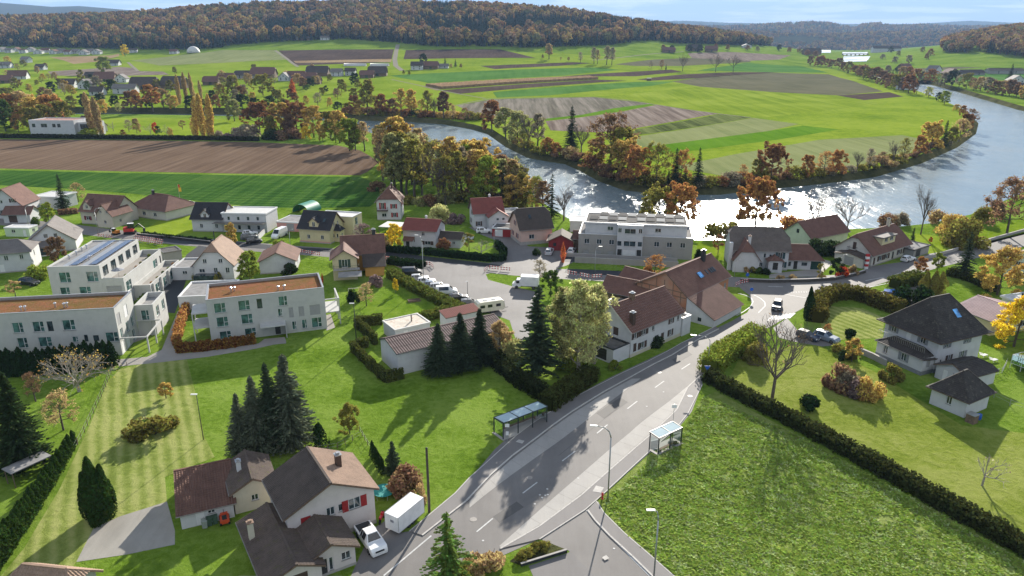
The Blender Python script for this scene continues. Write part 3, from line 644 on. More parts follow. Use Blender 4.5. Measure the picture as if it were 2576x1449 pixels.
def spruce(key, seed, h=14., rad=.2, whorl=26, br=11, droop=.35, size=.42, gap=.0):
    rng = random.Random(seed); mb = MB(); tr = MB(); tr.tube((0, 0, -.3), (0, 0, h * .97), h * .016, .03, 7)
    for i in range(whorl):
        t = (i + .6) / whorl; z = h * (.05 + .93 * t); rr = h * rad * (1 - t) ** .8 * rng.uniform(.82, 1.1) + .1
        nb = max(5, int(br * (1 - t * .5)))
        for k in range(nb):
            if rng.random() < gap: continue
            az = rng.uniform(0, 6.283); L = rr * rng.uniform(.72, 1.12); dirv = Vector((math.cos(az), math.sin(az), 0)); side = Vector((-dirv.y, dirv.x, 0))
            st = max(2, int(L / (size * .8)))
            for j in range(st):
                f = (j + .7) / st; dz = -droop * L * f * f + .12 * L * (f > .75) * (1 - t)
                w = size * (1.05 - .55 * f) * rng.uniform(.75, 1.2); c = dirv * L * f + Vector((0, 0, z + dz + rng.uniform(-.1, .1)))
                for sg in (-1, 1):
                    n = Vector((0, 0, 1)) + side * sg * rng.uniform(.3, .9) + rv(rng) * .35
                    quad(mb, c + side * sg * w * .45, n, dirv, w * .8, .55)
    for _ in range(14): quad(mb, Vector((0, 0, h * rng.uniform(.93, 1.0))), rv(rng), Vector((0, 0, 1)), size * .45, .4)
    TM[key] = (tr.mesh('trunk_' + key, BARK), mb.mesh('crown_' + key, NEEDLE), h)
def column(key, seed, h, r, n, leaf, prof, mat, jag=.15, stems=1, upright=.6, rough=.0):
    """column- or cone-shaped crown filled with upright leaf clumps"""
    rng = random.Random(seed); mb = MB(); tr = MB()
    tr.tube((0, 0, -.3), (0, 0, h * .8), h * .014, .04, 6)
    lob = [(rng.uniform(0, 6.283), rng.uniform(.1, .95), rng.uniform(.75, 1.25)) for _ in range(24)]
    for _ in range(n):
        t = rng.random() ** .85; az = rng.uniform(0, 6.283); k = 1
        for a, tt, m_ in lob:
            dd = math.cos(az - a)
            if dd > .6 and abs(tt - t) < .14: k *= m_
        rr = r * lerp(prof, t) * k * (1 - jag * rng.random()) * (1 if rng.random() < .72 else rng.random())
        o = Vector((math.cos(az), math.sin(az), 0)); c = o * rr + Vector((0, 0, t * h + rng.uniform(-.2, .2)))
        quad(mb, c, o + rv(rng) * .8 + Vector((0, 0, .2)), Vector((0, 0, 1)) * upright + rv(rng) * .5, leaf * rng.uniform(.6, 1.2), .55)
    TM[key] = (tr.mesh('trunk_' + key, BARK), mb.mesh('crown_' + key, mat), h)
def bushm(key, seed, h, rx, n, leaf, mat=None, lumps=14, spiky=.35, gap=0.):
    rng = random.Random(seed); mb = MB(); tr = MB()
    for k in range(7):
        az = rng.uniform(0, 6.283); tr.tube((0, 0, -.1), (math.cos(az) * rx * .6, math.sin(az) * rx * .6, h * .75), .05, .02, 4)
    L = []
    for _ in range(lumps):
        d = rv(rng); d.z = abs(d.z) * 1.1 - .05; rr = rng.uniform(.45, .82)
        L.append((Vector((d.x * rx * rr, d.y * rx * rr, h * .12 + d.z * h * .62)), rng.uniform(.28, .5) * min(rx, h * .8)))
    for _ in range(n):
        c, r_ = rng.choice(L); d = rv(rng); p = c + d * r_ * (rng.random() ** .3)
        if p.z < 0: p.z = rng.uniform(0, .3)
        quad(mb, p, d + rv(rng) * .8, rv(rng) + Vector((0, 0, spiky)), leaf * rng.uniform(.55, 1.2), .7)
    TM[key] = (tr.mesh('trunk_' + key, BARK), mb.mesh('crown_' + key, mat or LEAF), h)
leafy('round1', 11, kids=(0, 3, 4)); leafy('round2', 12, low=.14, wide=.46, n=18, kids=(0, 3, 4)); leafy('round3', 13, low=.12, wide=.5, n=19, top=.78, lift=(4, 58), kids=(0, 3, 4))
leafy('oak1', 14, low=.22, wide=.56, n=18, top=.76, lift=(6, 60), kids=(0, 4, 4), clus=.58); leafy('oak2', 15, low=.25, wide=.5, n=16, bare=.35, per=13, leaf=.16, kids=(0, 4, 4))
leafy('tall1', 16, low=.2, wide=.27, n=20, lift=(30, 70), clus=.55); leafy('tall2', 17, low=.22, wide=.28, n=20, lift=(35, 72), bare=.35, per=12, clus=.5, leaf=.15, kids=(0, 3, 4)); leafy('tall3', 18, low=.16, wide=.3, n=21, lift=(25, 68))
leafy('sparse1', 19, wide=.42, bare=.45, per=9, leaf=.14, n=20, kids=(0, 4, 4)); leafy('sparse2', 20, wide=.33, bare=.45, per=8, leaf=.14, lift=(25, 68), n=20, kids=(0, 4, 4))
BK = (0, 2, 3, 3, 4, 6)
decid('bare1', 21, rk=.015, spread=(28, 58), lv=5, kids=(0, 3, 3, 3, 4, 6), per=1, leaf=.1, bare=.8, up=.2, bark=TWIG); decid('bare2', 22, spread=(16, 40), lv=5, kids=BK, per=1, leaf=.1, bare=.85, up=.25, trunk=.34, bark=TWIG)
decid('bare3', 23, spread=(34, 72), lv=5, kids=(0, 2, 3, 3, 4, 8), per=2, leaf=.14, bare=.55, trunk=.16, up=.05, bark=BARK_L)
leafy('fine1', 24, low=.1, wide=.46, n=20, per=62, leaf=.135, clus=.75, kids=(0, 3, 3)); leafy('birch1', 25, low=.1, wide=.28, n=22, per=32, leaf=.125, clus=.8, bare=.12, lift=(20, 66), bark=BARK_L)
leafy('small1', 26, h=4, low=.22, wide=.42, n=11, per=20, leaf=.1, clus=.3); leafy('small2', 27, h=4, low=.3, wide=.36, n=10, per=10, leaf=.09, clus=.28, bare=.2)
decid('smallbare', 28, h=4, spread=(30, 70), lv=4, kids=(0, 2, 3, 3, 5), per=2, leaf=.07, clus=.2, trunk=.3, bare=.6, bark=BARK_L)
spruce('spruce1', 31, rad=.21); spruce('spruce2', 32, rad=.17, whorl=30, droop=.25); spruce('spruce3', 33, rad=.19, whorl=22, br=9, gap=.18, droop=.45); spruce('fir_near', 34, h=14, rad=.235, whorl=44, br=19, size=.36, droop=.22)
spruce('larch', 35, rad=.17, whorl=20, br=8, gap=.25, size=.5, droop=.1); spruce('blue_near', 36, h=6, rad=.3, whorl=26, br=13, size=.25, droop=.15); spruce('drooping', 37, h=10, rad=.24, whorl=24, br=9, size=.24, droop=.8, gap=.25)
column('poplar1', 41, 20, 2.1, 3600, .34, [(0, .25), (.08, .7), (.3, 1), (.6, .9), (.85, .6), (1, .08)], LEAF, .35); column('poplar2', 42, 20, 1.9, 3300, .33, [(0, .2), (.1, .6), (.35, .95), (.65, 1), (.88, .6), (1, .1)], LEAF, .4)
column('thuja1', 43, 3, .62, 1500, .1, [(0, .85), (.15, 1), (.5, .92), (.8, .6), (.95, .25), (1, .05)], NEEDLE, .12); column('cypress1', 44, 8, 1.25, 3600, .16, [(0, .6), (.12, .95), (.4, 1), (.7, .75), (.9, .4), (1, .06)], NEEDLE, .15)
column('cone1', 45, 2.2, .7, 900, .1, [(0, .9), (.2, 1), (.5, .85), (.8, .5), (1, .1)], NEEDLE, .1); column('flame1', 46, 6, 1.1, 1400, .17, [(0, .2), (.15, .7), (.4, 1), (.7, .7), (1, .08)], LEAF, .45)
bushm('bush1', 51, 2.4, 2., 2600, .13); bushm('bush2', 52, 2.0, 2.4, 2600, .13, spiky=.8); bushm('bush3', 53, 1.8, 1.1, 1500, .1, lumps=9); bushm('bushbig', 54, 5, 4.4, 5200, .21, lumps=26, spiky=.6); bushm('ball1', 55, 1.2, .75, 900, .08, NEEDLE, lumps=7)
bushm('scrub', 56, 2.6, 2.2, 1100, .17, spiky=1.2, lumps=16)
CL = dict(rust=(.19, .085, .035), orange=(.30, .14, .04), gold=(.31, .205, .045), yellow=(.52, .36, .03), lemon=(.40, .36, .05), olive=(.135, .12, .028), green=(.06, .095, .02), lime=(.17, .20, .03), dark=(.04, .062, .022), brown=(.15, .085, .045),
          tan=(.26, .185, .09), grey=(.17, .145, .10), red=(.42, .06, .025), willow=(.19, .185, .075), spruce=(.05, .07, .038), bluefir=(.12, .14, .09), thuja=(.032, .06, .012), yew=(.02, .04, .012), silver=(.36, .35, .15), mauve=(.17, .12, .115), salmon=(.45, .13, .05))
for k_ in CL:
    if k_ in ('orange', 'rust', 'gold', 'brown'): g_ = sum(CL[k_]) / 3; CL[k_] = tuple(v * .9 + g_ * .1 for v in CL[k_])
    if k_ in ('gold', 'olive', 'tan', 'willow', 'grey', 'brown'): CL[k_] = tuple(v * 1.2 for v in CL[k_])
    if k_ not in ('spruce', 'bluefir', 'dark', 'yew', 'thuja'): CL[k_] = tuple(min(.75, v * 1.5) for v in CL[k_])
CW = dict(rust='rust-brown', orange='orange', gold='golden', yellow='bright yellow', lemon='lemon yellow', olive='olive', green='green', lime='yellow-green', dark='dark green', brown='brown', tan='tan', grey='greyish', red='red', willow='pale willow-green', spruce='dark', bluefir='blue-green', thuja='green', yew='deep green', silver='silvery', mauve='mauve-brown', salmon='salmon-orange')
TN = dict(round='broadleaf_tree', oak='oak_tree', tall='riverside_tree', sparse='thinning_tree', bare='bare_tree', fine='broadleaf_tree', birch='birch_tree', small='small_tree', smallbare='small_bare_tree', spruce='spruce_tree', fir_near='fir_tree', larch='larch_tree', blue_near='fir_tree',
          drooping='drooping_conifer', poplar='poplar_tree', thuja='thuja', cypress='cypress_tree', cone='clipped_shrub', flame='columnar_tree', bush='shrub', bushbig='large_shrub', ball='box_ball', scrub='scrub_bush')
TRNG = random.Random(99)
def plant(key, x, y, top, col, label, group=None, wide=1.0, at=None, lean=0):
    """a tree at pixel (x, y): its top at row `top`, or `top` metres tall when negative"""
    p = Vector(at) if at is not None else P(x, y)
    h = -top if top < 0 else Hof(x, y, top)
    tr, cr_, h0 = TM[key]; s = h / h0
    nm = TN[key.rstrip('0123456789')]
    cat = 'shrub' if nm in ('shrub', 'large_shrub', 'scrub_bush', 'clipped_shrub', 'box_ball', 'thuja') else 'tree'
    r = thing(nm, label, cat, p, TRNG.uniform(0, 6.28), group, (s * wide, s * wide, s))
    if lean: r.rotation_euler.x = TRNG.uniform(-lean, lean)
    trunk = 'stems' if cat == 'shrub' else 'trunk'
    link(trunk, tr, r)
    if cr_ is not None:
        c = link('foliage' if cat == 'shrub' else 'crown', cr_, r); k = TRNG.uniform(.85, 1.15); cc = CL[col]; c.color = (cc[0] * k, cc[1] * k, cc[2] * k, 1)
    return r
ONES = ['first', 'second', 'third', 'fourth', 'fifth', 'sixth', 'seventh', 'eighth', 'ninth']
ORD = ONES + ['tenth', 'eleventh', 'twelfth', 'thirteenth', 'fourteenth', 'fifteenth', 'sixteenth', 'seventeenth', 'eighteenth', 'nineteenth']
for t_ in ('twent', 'thirt', 'fort', 'fift', 'sixt'): ORD += [t_ + 'ieth'] + [t_ + 'y-' + o for o in ONES]
def row(where, items, group):
    """a row of trees from left to right, each labelled by its place in the row"""
    items = sorted(items, key=lambda q: q[1])
    for i, it in enumerate(items):
        key, x, y, top, col = it[:5]; w = it[5] if len(it) > 5 else 1
        kind = TN[key.rstrip('0123456789')].replace('_', ' ').replace('broadleaf ', '').replace('riverside ', '').replace('thinning ', 'thin ')
        leaf = 'leafless' if key.startswith('bare') else CW[col]
        plant(key, x, y, top, col, f'{leaf} {kind}, {ORD[i]} from left {where}' if not (leaf == 'leafless') else f'leafless tree, {ORD[i]} from left {where}', group, w)
# ---------------------------------------------------------------- woods seen as one mass
def gn_scatter(name, pts, protos, kind='stuff'):
    """pts: (x, y, z, index, scale); one object whose points carry copies of the small meshes"""
    me = bpy.data.meshes.new(name); me.from_pydata([p[:3] for p in pts], [], [])
    a = me.attributes.new('pick', 'INT', 'POINT'); a.data.foreach_set('value', [p[3] for p in pts])
    a = me.attributes.new('size', 'FLOAT', 'POINT'); a.data.foreach_set('value', [p[4] for p in pts])
    a = me.attributes.new('turn', 'FLOAT', 'POINT'); a.data.foreach_set('value', [TRNG.uniform(0, 6.283) for p in pts])
    me.materials.append(protos[0].materials[0])
    o = link(name, me); struct(o, kind)
    g = bpy.data.node_groups.new(name, 'GeometryNodeTree'); g.interface.new_socket('Geometry', in_out='INPUT', socket_type='NodeSocketGeometry'); g.interface.new_socket('Geometry', in_out='OUTPUT', socket_type='NodeSocketGeometry')
    gi = g.nodes.new('NodeGroupInput'); go = g.nodes.new('NodeGroupOutput'); ins = g.nodes.new('GeometryNodeInstanceOnPoints')
    c = bpy.data.collections.new(name + '_kinds')
    for k, mm in enumerate(protos): c.objects.link(bpy.data.objects.new('%02d_%s' % (k, mm.name), mm))
    ci = g.nodes.new('GeometryNodeCollectionInfo'); ci.inputs['Collection'].default_value = c; ci.inputs['Separate Children'].default_value = True; ci.inputs['Reset Children'].default_value = True
    def attr(nm, ty):
        n = g.nodes.new('GeometryNodeInputNamedAttribute'); n.data_type = ty; n.inputs['Name'].default_value = nm; return n.outputs['Attribute']
    cr3 = g.nodes.new('ShaderNodeCombineXYZ'); g.links.new(attr('turn', 'FLOAT'), cr3.inputs['Z'])
    e2r = g.nodes.new('FunctionNodeEulerToRotation'); g.links.new(cr3.outputs[0], e2r.inputs[0])
    g.links.new(gi.outputs[0], ins.inputs['Points']); g.links.new(ci.outputs[0], ins.inputs['Instance']); ins.inputs['Pick Instance'].default_value = True
    g.links.new(attr('pick', 'INT'), ins.inputs['Instance Index']); g.links.new(e2r.outputs[0], ins.inputs['Rotation']); g.links.new(attr('size', 'FLOAT'), ins.inputs['Scale'])
    g.links.new(ins.outputs[0], go.inputs[0])
    md = o.modifiers.new('scatter', 'NODES'); md.node_group = g; return o
def wood_broad(seed, col, h=20):
    rng = random.Random(seed); mb = MB(); L = []
    for _ in range(16):
        d = rv(rng); L.append((Vector((d.x * 4.6, d.y * 4.6, h * .6 + d.z * h * .25)), rng.uniform(2.0, 3.4)))
    for _ in range(420):
        c, r_ = rng.choice(L); d = rv(rng); d.z = abs(d.z) if rng.random() < .7 else d.z; p = c + d * r_ * rng.uniform(.75, 1.05)
        quad(mb, p, d + rv(rng) * .5, rv(rng), rng.uniform(.5, 1.15), .85)
    mb.tube((0, 0, 0), (0, 0, h * .5), .35, .2, 5)
    return mb.mesh('wood_tree', m_leaf('wood_leaf_%d' % seed, col, .4, .25))
def wood_spruce(seed, col, h=25):
    rng = random.Random(seed); mb = MB()
    for i in range(15):
        t = i / 15; z = h * (.12 + .86 * t); r_ = 3.4 * (1 - t) ** .85 + .3
        for k in range(9):
            az = rng.uniform(0, 6.283); o = Vector((math.cos(az), math.sin(az), 0)); rr = r_ * rng.uniform(.7, 1.1)
            quad(mb, o * rr * .6 + Vector((0, 0, z - rr * .25)), Vector((0, 0, 1)) + o * .7 + rv(rng) * .4, o, rr * .5 + .2, .55)
    mb.tube((0, 0, 0), (0, 0, h * .9), .3, .08, 5)
    return mb.mesh('wood_tree', m_leaf('wood_needle_%d' % seed, col, .3, .1))
WOOD = [wood_spruce(1, (.034, .056, .05)), wood_spruce(2, (.042, .068, .05)), wood_spruce(3, (.028, .048, .042)), wood_broad(4, (.3, .165, .075)), wood_broad(5, (.38, .235, .1)), wood_broad(6, (.26, .175, .1)), wood_broad(7, (.38, .27, .1)), wood_broad(8, (.17, .17, .08)), wood_broad(9, (.3, .2, .13))]
FBASE = [(-400, 114), (0, 117), (250, 123), (450, 127), (560, 121), (590, 113), (700, 106), (858, 99), (991, 108), (1092, 118), (1258, 118), (1325, 121), (1425, 118), (1525, 115), (1608, 105), (1640, 102), (1700, 110), (1900, 116), (2000, 116), (2110, 121), (2200, 119), (2300, 112)]
def vnoise(x, y, s):
    from mathutils import noise as mn
    return mn.noise(Vector((x / s, y / s, 3.7)))
def wood(name, xr, yr, step, accept, conif):
    rng = random.Random(len(name) * 7 + int(xr[0])); pts = []
    y = yr[0]
    while y < yr[1]:
        x = xr[0]
        while x < xr[1]:
            X, Y = x + rng.uniform(-.45, .45) * step, y + rng.uniform(-.45, .45) * step; x += step
            z = hz(X, Y); q = px((X, Y, z))
            if q[0] < -150 or q[0] > 2750 or not accept(q, X, Y, rng): continue
            c = conif + .55 * vnoise(X, Y, 170) + .25 * vnoise(X, Y, 60)
            k = rng.randrange(3) if rng.random() < c else 3 + rng.randrange(6)
            pts.append((X, Y, z, k, rng.uniform(.8, 1.2) if k < 3 else rng.uniform(.7, 1.5)))
        y += step
    return gn_scatter(name, pts, WOOD)
wood('forest', (-1700, 1500), (1080, 2420), 9.5, lambda q, X, Y, r: q[1] < lerp(FBASE, q[0]) and X / Y < .31, .66)
wood('forest', (500, 2400), (1500, 4480), 14, lambda q, X, Y, r: X / Y >= .20 and X / Y < .56 and q[1] < lerp(FBASE, q[0]) and not (2050 < q[0] < 2200 and q[1] > 121) and vnoise(X, Y, 300) > -.35, .2)
RW = [(2230, 118), (2290, 122), (2330, 114), (2400, 110), (2450, 113), (2462, 128), (2500, 152), (2540, 168), (2680, 178), (2680, 20), (2230, 60)]
GROVE = [(2370, 132), (2372, 124), (2390, 116), (2430, 116), (2445, 124), (2440, 134), (2400, 137)]
wood('forest', (900, 2400), (1150, 2600), 10, lambda q, X, Y, r: (inpoly(q[0], q[1], RW) or inpoly(q[0], q[1], GROVE)), .1)
# far ranges
HILLM = m_grass('far_woods', [(.014, .022, .018), (.025, .032, .022), (.04, .046, .028)], .03, bumpk=0)
def rng_hill(name, sky, Y, base, depth, seed):
    rng = random.Random(seed); mb = MB(); n = 420; x0, x1 = sky[0][0], sky[-1][0]; rows = 7
    for i in range(n + 1):
        x = x0 + (x1 - x0) * i / n; y = lerp(sky, x); d = ray(x, y); t = Y / d.y; X = d.x * t; Zt = CAMH + d.z * t
        for j in range(rows):
            f = j / (rows - 1); z = base + (Zt - base) * math.sin(f * math.pi / 2) ** 1.1
            jz = rng.uniform(-1, 1) * Y * .0002 * (1 if j == rows - 1 else 0)
            mb.v.append((X * (1 - (1 - f) * depth / Y), Y - (1 - f) * depth, z + jz))
    for i in range(n):
        for j in range(rows - 1): a = i * rows + j; mb.f.append((a, a + rows, a + rows + 1, a + 1))
    struct(mb.build(name, HILLM))
    if Y < 7000:
        pts = []
        for _ in range(5200):
            i = rng.randrange(n); j = rng.choice((0, 1, 2, 3, 4, 5, 5)); p = Vector(mb.v[i * rows + j]); q = Vector(mb.v[(i + 1) * rows + min(j + 1, rows - 1)]); p = p.lerp(q, rng.random())
            if vnoise(p.x, p.y + p.z * 9, 420) > .32: continue
            pts.append((p.x, p.y, p.z - 12, rng.choice((0, 1, 2, 3, 4, 5, 6, 7, 8, 3, 5, 0, 1)), rng.uniform(1.1, 1.7) * Y / 5200))
        gn_scatter('distant_woods', pts, WOOD)
rng_hill('far_hills', [(1300, 68), (1600, 71), (1717, 69), (1817, 71), (1884, 69), (1967, 63), (2050, 60), (2084, 62), (2120, 69), (2150, 75), (2167, 66), (2207, 62), (2240, 70), (2317, 67), (2420, 71), (2576, 70), (2800, 69)], 6200, 12, 1500, 1)
rng_hill('far_hills', [(1500, 80), (1700, 84), (1850, 78), (1960, 82), (2080, 88), (2200, 84), (2290, 80), (2420, 76), (2576, 80), (2800, 78)], 4400, 12, 700, 2)
rng_hill('far_hills', [(1200, 60), (1500, 57), (1640, 54), (1717, 52), (1830, 57), (2000, 60), (2300, 60), (2360, 57), (2440, 52), (2500, 55), (2576, 58), (2800, 60)], 13000, 12, 2500, 3)
rng_hill('far_hills', [(-300, 8), (0, 8), (67, 13), (130, 18), (200, 16), (300, 24), (500, 40), (700, 50)], 8000, 12, 2500, 4)
# ---------------------------------------------------------------- buildings: the kit
W_WHITE = m_plaster('plaster_white', (.5, .505, .515)); W_WARM = m_plaster('plaster_warm_white', (.54, .52, .47)); W_CREAM = m_plaster('plaster_cream', (.55, .49, .3)); W_PINK = m_plaster('plaster_pink', (.56, .39, .33)); W_BEIGE = m_plaster('plaster_beige', (.48, .44, .36))
W_GREY = m_plaster('plaster_grey', (.3, .29, .27)); W_OCHRE = m_plaster('plaster_ochre', (.55, .3, .09)); W_OLD = m_plaster('plaster_old_yellow', (.5, .44, .28)); W_MINT = m_plaster('plaster_mint', (.5, .58, .42)); W_PALE = m_plaster('plaster_pale_green', (.6, .62, .5)); W_RED = m_plain('board_dark_red', (.2, .025, .025), .7, .2, 2); W_SALMON = m_plaster('plaster_salmon', (.6, .3, .27))
W_BLUSH = m_plaster('plaster_blush', (.54, .49, .47)); W_FLAT = m_plaster('plaster_flat_block', (.44, .44, .42)); W_WOOD = m_plain('weathered_boards', (.16, .11, .075), .85, .3, 3)
R_BROWN = m_roof('tiles_brown', (.15, .08, .062)); R_DARK = m_roof('tiles_dark', (.072, .058, .05), .3); R_BLACK = m_roof('tiles_anthracite', (.03, .031, .036), .25); R_RED = m_roof('tiles_red', (.2, .062, .05), .2); R_TAN = m_roof('tiles_tan', (.27, .185, .135), .25)
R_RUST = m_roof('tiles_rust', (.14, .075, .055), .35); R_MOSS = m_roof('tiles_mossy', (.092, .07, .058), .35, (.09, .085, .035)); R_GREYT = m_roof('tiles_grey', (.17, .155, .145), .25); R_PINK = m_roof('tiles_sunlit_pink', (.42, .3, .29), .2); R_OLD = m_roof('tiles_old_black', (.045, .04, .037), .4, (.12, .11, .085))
SEDUM = m_grass('sedum_roof', [(.12, .095, .03), (.17, .1, .045), (.23, .1, .058)], 1.3, bumpk=.5); FELT = m_plain('roof_felt', (.24, .235, .23), .95, .2, .8, 0, 0, .05); FELT_D = m_plain('roof_felt_dark', (.12, .115, .11), .95, .25, .8, 0, 0, .05); WHITE_ROOF = m_plain('white_roof_sheet', (.5, .49, .47), .6, .1, 1)
TRIM = m_plain('white_trim', (.62, .62, .62), .5, .05); METAL = m_plain('grey_metal', (.4, .4, .4), .4, .1, 2, 0, .6); DARKM = m_plain('dark_metal', (.03, .033, .035), .45, .2, 3); ZINC = m_plain('zinc_gutter', (.22, .2, .18), .45, .2, 3, 0, .5)
GLASS = m_glass('window_glass'); GLASS_G = m_glass('window_glass_green', (.05, .11, .1)); BLIND = m_plain('grey_blind', (.3, .3, .3), .7, .08, 1)
S_RED = m_plain('shutter_red', (.28, .02, .02), .6, .15, 3); S_BROWN = m_plain('shutter_brown', (.07, .045, .035), .7, .2, 3); S_GREEN = m_plain('shutter_green', (.04, .07, .05), .7, .2, 3); S_GREY = m_plain('shutter_grey', (.2, .21, .23), .7, .15, 3); S_WINE = m_plain('shutter_wine', (.14, .02, .03), .7, .2, 3); S_BLUE = m_plain('shutter_teal', (.025, .06, .07), .7, .2, 3)
DOOR_D = m_plain('door_dark', (.035, .035, .033), .5, .2, 3); DOOR_W = m_plain('door_white', (.66, .66, .66), .5, .06); DOOR_G = m_plain('door_green', (.015, .055, .045), .5, .2, 3); FASCIA = m_plain('eaves_board', (.16, .11, .08), .8, .25, 3); FASCIA_W = m_plain('eaves_white', (.6, .59, .57), .7, .1, 2); PLINTH = m_plain('plinth', (.33, .31, .29), .9, .15, 2); BRICK = None
def roof_plane(mb, poly, course, lift, tw=None, wave=0):
    """courses of tiles laid on a roof plane"""
    p0 = poly[0]; n = Vector((0, 0, 0))
    for i in range(len(poly)): n += poly[i - 1].cross(poly[i])
    n.normalize()
    if n.z < 0: n = -n
    e = Vector((0, 0, 1)).cross(n)
    if e.length < 1e-4: e = Vector((1, 0, 0))
    e.normalize(); s = n.cross(e); s = s if s.z >= 0 else -s
    q = [((p - p0).dot(e), (p - p0).dot(s)) for p in poly]; b0 = min(x[1] for x in q); b1 = max(x[1] for x in q); k = 0
    while b0 + k * course < b1 - .02:
        lo, hi = b0 + k * course, min(b0 + (k + 1) * course, b1); st = clip2(clip2(q, 1, lo, False), 1, hi, True); k += 1
        if len(st) < 3: continue
        cells = [st]
        if tw:
            a0, a1 = min(x[0] for x in st), max(x[0] for x in st); cells = []; off = 0
            i = math.floor((a0 - off) / (tw / 2))
            while off + i * tw / 2 < a1:
                c = clip2(clip2(st, 0, off + i * tw / 2, False), 0, off + (i + 1) * tw / 2, True); i += 1
                if len(c) >= 3: cells.append(c)
        for c in cells:
            vs = []
            for a, b_ in c:
                h = .006 + lift * (1 - (b_ - lo) / course) + (wave * (.5 + .5 * math.cos(2 * math.pi * a / tw)) if tw else 0)
                vs.append(p0 + e * a + s * b_ + n * h)
            mb.add(vs, [tuple(range(len(vs)))])
def slab(mb, poly, th):
    n = Vector((0, 0, 0))
    for i in range(len(poly)): n += poly[i - 1].cross(poly[i])
    n.normalize(); n = n if n.z > 0 else -n; k = len(poly)
    mb.add(list(poly) + [p - n * th for p in poly], [tuple(range(k)), tuple(range(2 * k - 1, k - 1, -1))] + [(i, (i + 1) % k, k + (i + 1) % k, k + i) for i in range(k)])
class Block:
    """one box-shaped part of a building, x along the front, y to the back"""
    def __init__(s, root, x0, y0, w, d, he, wall, z0=0): s.root, s.x0, s.y0, s.w, s.d, s.he, s.wall, s.z0 = root, x0, y0, w, d, he, wall, z0; s.wins = []; s.top = {}
    def T(s, side, a, out, z):
        return {'f': (s.x0 + a, s.y0 - out, z), 'r': (s.x0 + s.w + out, s.y0 + a, z), 'b': (s.x0 + s.w - a, s.y0 + s.d + out, z), 'l': (s.x0 - out, s.y0 + s.d - a, z)}[side]
    def length(s, side): return s.w if side in 'fb' else s.d
    def win(s, side, f, z, w, h, style='w'): s.wins.append((side, f * s.length(side) - w / 2, z, w, h, style)); return s
    def walls(s, name='wall'):
        mb = MB()
        for side in 'frbl':
            L = s.length(side); poly = s.top.get(side) or [(0, s.z0), (L, s.z0), (L, s.he), (0, s.he)]
            hs = [(a, z, a + w, z + h) for sd_, a, z, w, h, st in s.wins if sd_ == side]
            xs = sorted({0, L} | {v for h in hs for v in (h[0], h[2])}); zs = sorted({s.z0, max(p[1] for p in poly)} | {v for h in hs for v in (h[1], h[3])})
            for xa, xb in zip(xs, xs[1:]):
                for za, zb in zip(zs, zs[1:]):
                    cx_, cz = (xa + xb) / 2, (za + zb) / 2
                    if any(h[0] < cx_ < h[2] and h[1] < cz < h[3] for h in hs): continue
                    c = clip2(clip2(clip2(clip2(poly, 0, xa, False), 0, xb, True), 1, za, False), 1, zb, True)
                    if len(c) >= 3: mb.add([s.T(side, a, 0, z) for a, z in c], [tuple(range(len(c)))])
            for x0, z0, x1, z1 in hs:
                r = .16
                for q in ([(x0, z0), (x1, z0)], [(x1, z0), (x1, z1)], [(x1, z1), (x0, z1)], [(x0, z1), (x0, z0)]):
                    mb.add([s.T(side, *(q[0][0], 0, q[0][1])), s.T(side, q[1][0], 0, q[1][1]), s.T(side, q[1][0], -r, q[1][1]), s.T(side, q[0][0], -r, q[0][1])], [(0, 1, 2, 3)])
        o = mb.build(name, s.wall, s.root)
        for w_ in s.wins: s.window(*w_)
        return o
    def bx(s, mb, side, a0, a1, o0, o1, z0, z1):
        p = s.T(side, a0, o0, z0); q = s.T(side, a1, o1, z1); mb.box(min(p[0], q[0]), max(p[0], q[0]), min(p[1], q[1]), max(p[1], q[1]), z0, z1)
    def window(s, side, a, z, w, h, st):
        st, _, sh_ = st.partition(':'); fr = .07
        if st in ('door', 'garage', 'blind'):
            mt = {'d': DOOR_D, 'w': DOOR_W, 'g': DOOR_G, 'b': BLIND, 'r': S_RED, 's': S_BROWN, 'k': W_SALMON}[sh_ or 'd']
            mb = MB(); n = 4 if st == 'garage' else 1
            if st == 'blind': n = max(3, round(h / .3))
            for k in range(n): s.bx(mb, side, a, a + w, -.1, -.06, z + h * k / n + .012, z + h * (k + 1) / n - .012)
            s.bx(mb, side, a, a + w, -.13, -.11, z, z + h)
            o = mb.build('roller_blind' if st == 'blind' else ('garage_door' if st == 'garage' else 'door'), mt, s.root)
            if st == 'door': hb = MB(); s.bx(hb, side, a + w * .82, a + w * .9, -.06, -.02, z + h * .46, z + h * .5); hb.build('handle', METAL, o)
            return
        fm = DARKM if st == 'd' else TRIM
        mb = MB()
        for q in ((a, a + fr, z, z + h), (a + w - fr, a + w, z, z + h), (a + fr, a + w - fr, z, z + fr), (a + fr, a + w - fr, z + h - fr, z + h)): s.bx(mb, side, q[0], q[1], -.14, -.07, q[2], q[3])
        if st == 'T':   # modern pane with one narrow wing
            s.bx(mb, side, a + w * .62, a + w * .62 + fr, -.14, -.07, z + fr, z + h - fr); s.bx(mb, side, a + w * .62 + fr, a + w - fr, -.14, -.075, z + h * .42, z + h * .42 + fr)
        elif w > .75: s.bx(mb, side, a + w / 2 - fr / 2, a + w / 2 + fr / 2, -.14, -.07, z + fr, z + h - fr)
        o = mb.build('window', fm, s.root)
        g = MB(); s.bx(g, side, a + fr * .5, a + w - fr * .5, -.13, -.11, z + fr * .5, z + h - fr * .5); g.build('pane', GLASS_G if st == 'T' else GLASS, o)
        if st != 'd': b_ = MB(); s.bx(b_, side, a - .05, a + w + .05, -.1, .06, z - .06, z); b_.build('sill', PLINTH if st != 'T' else METAL, o)
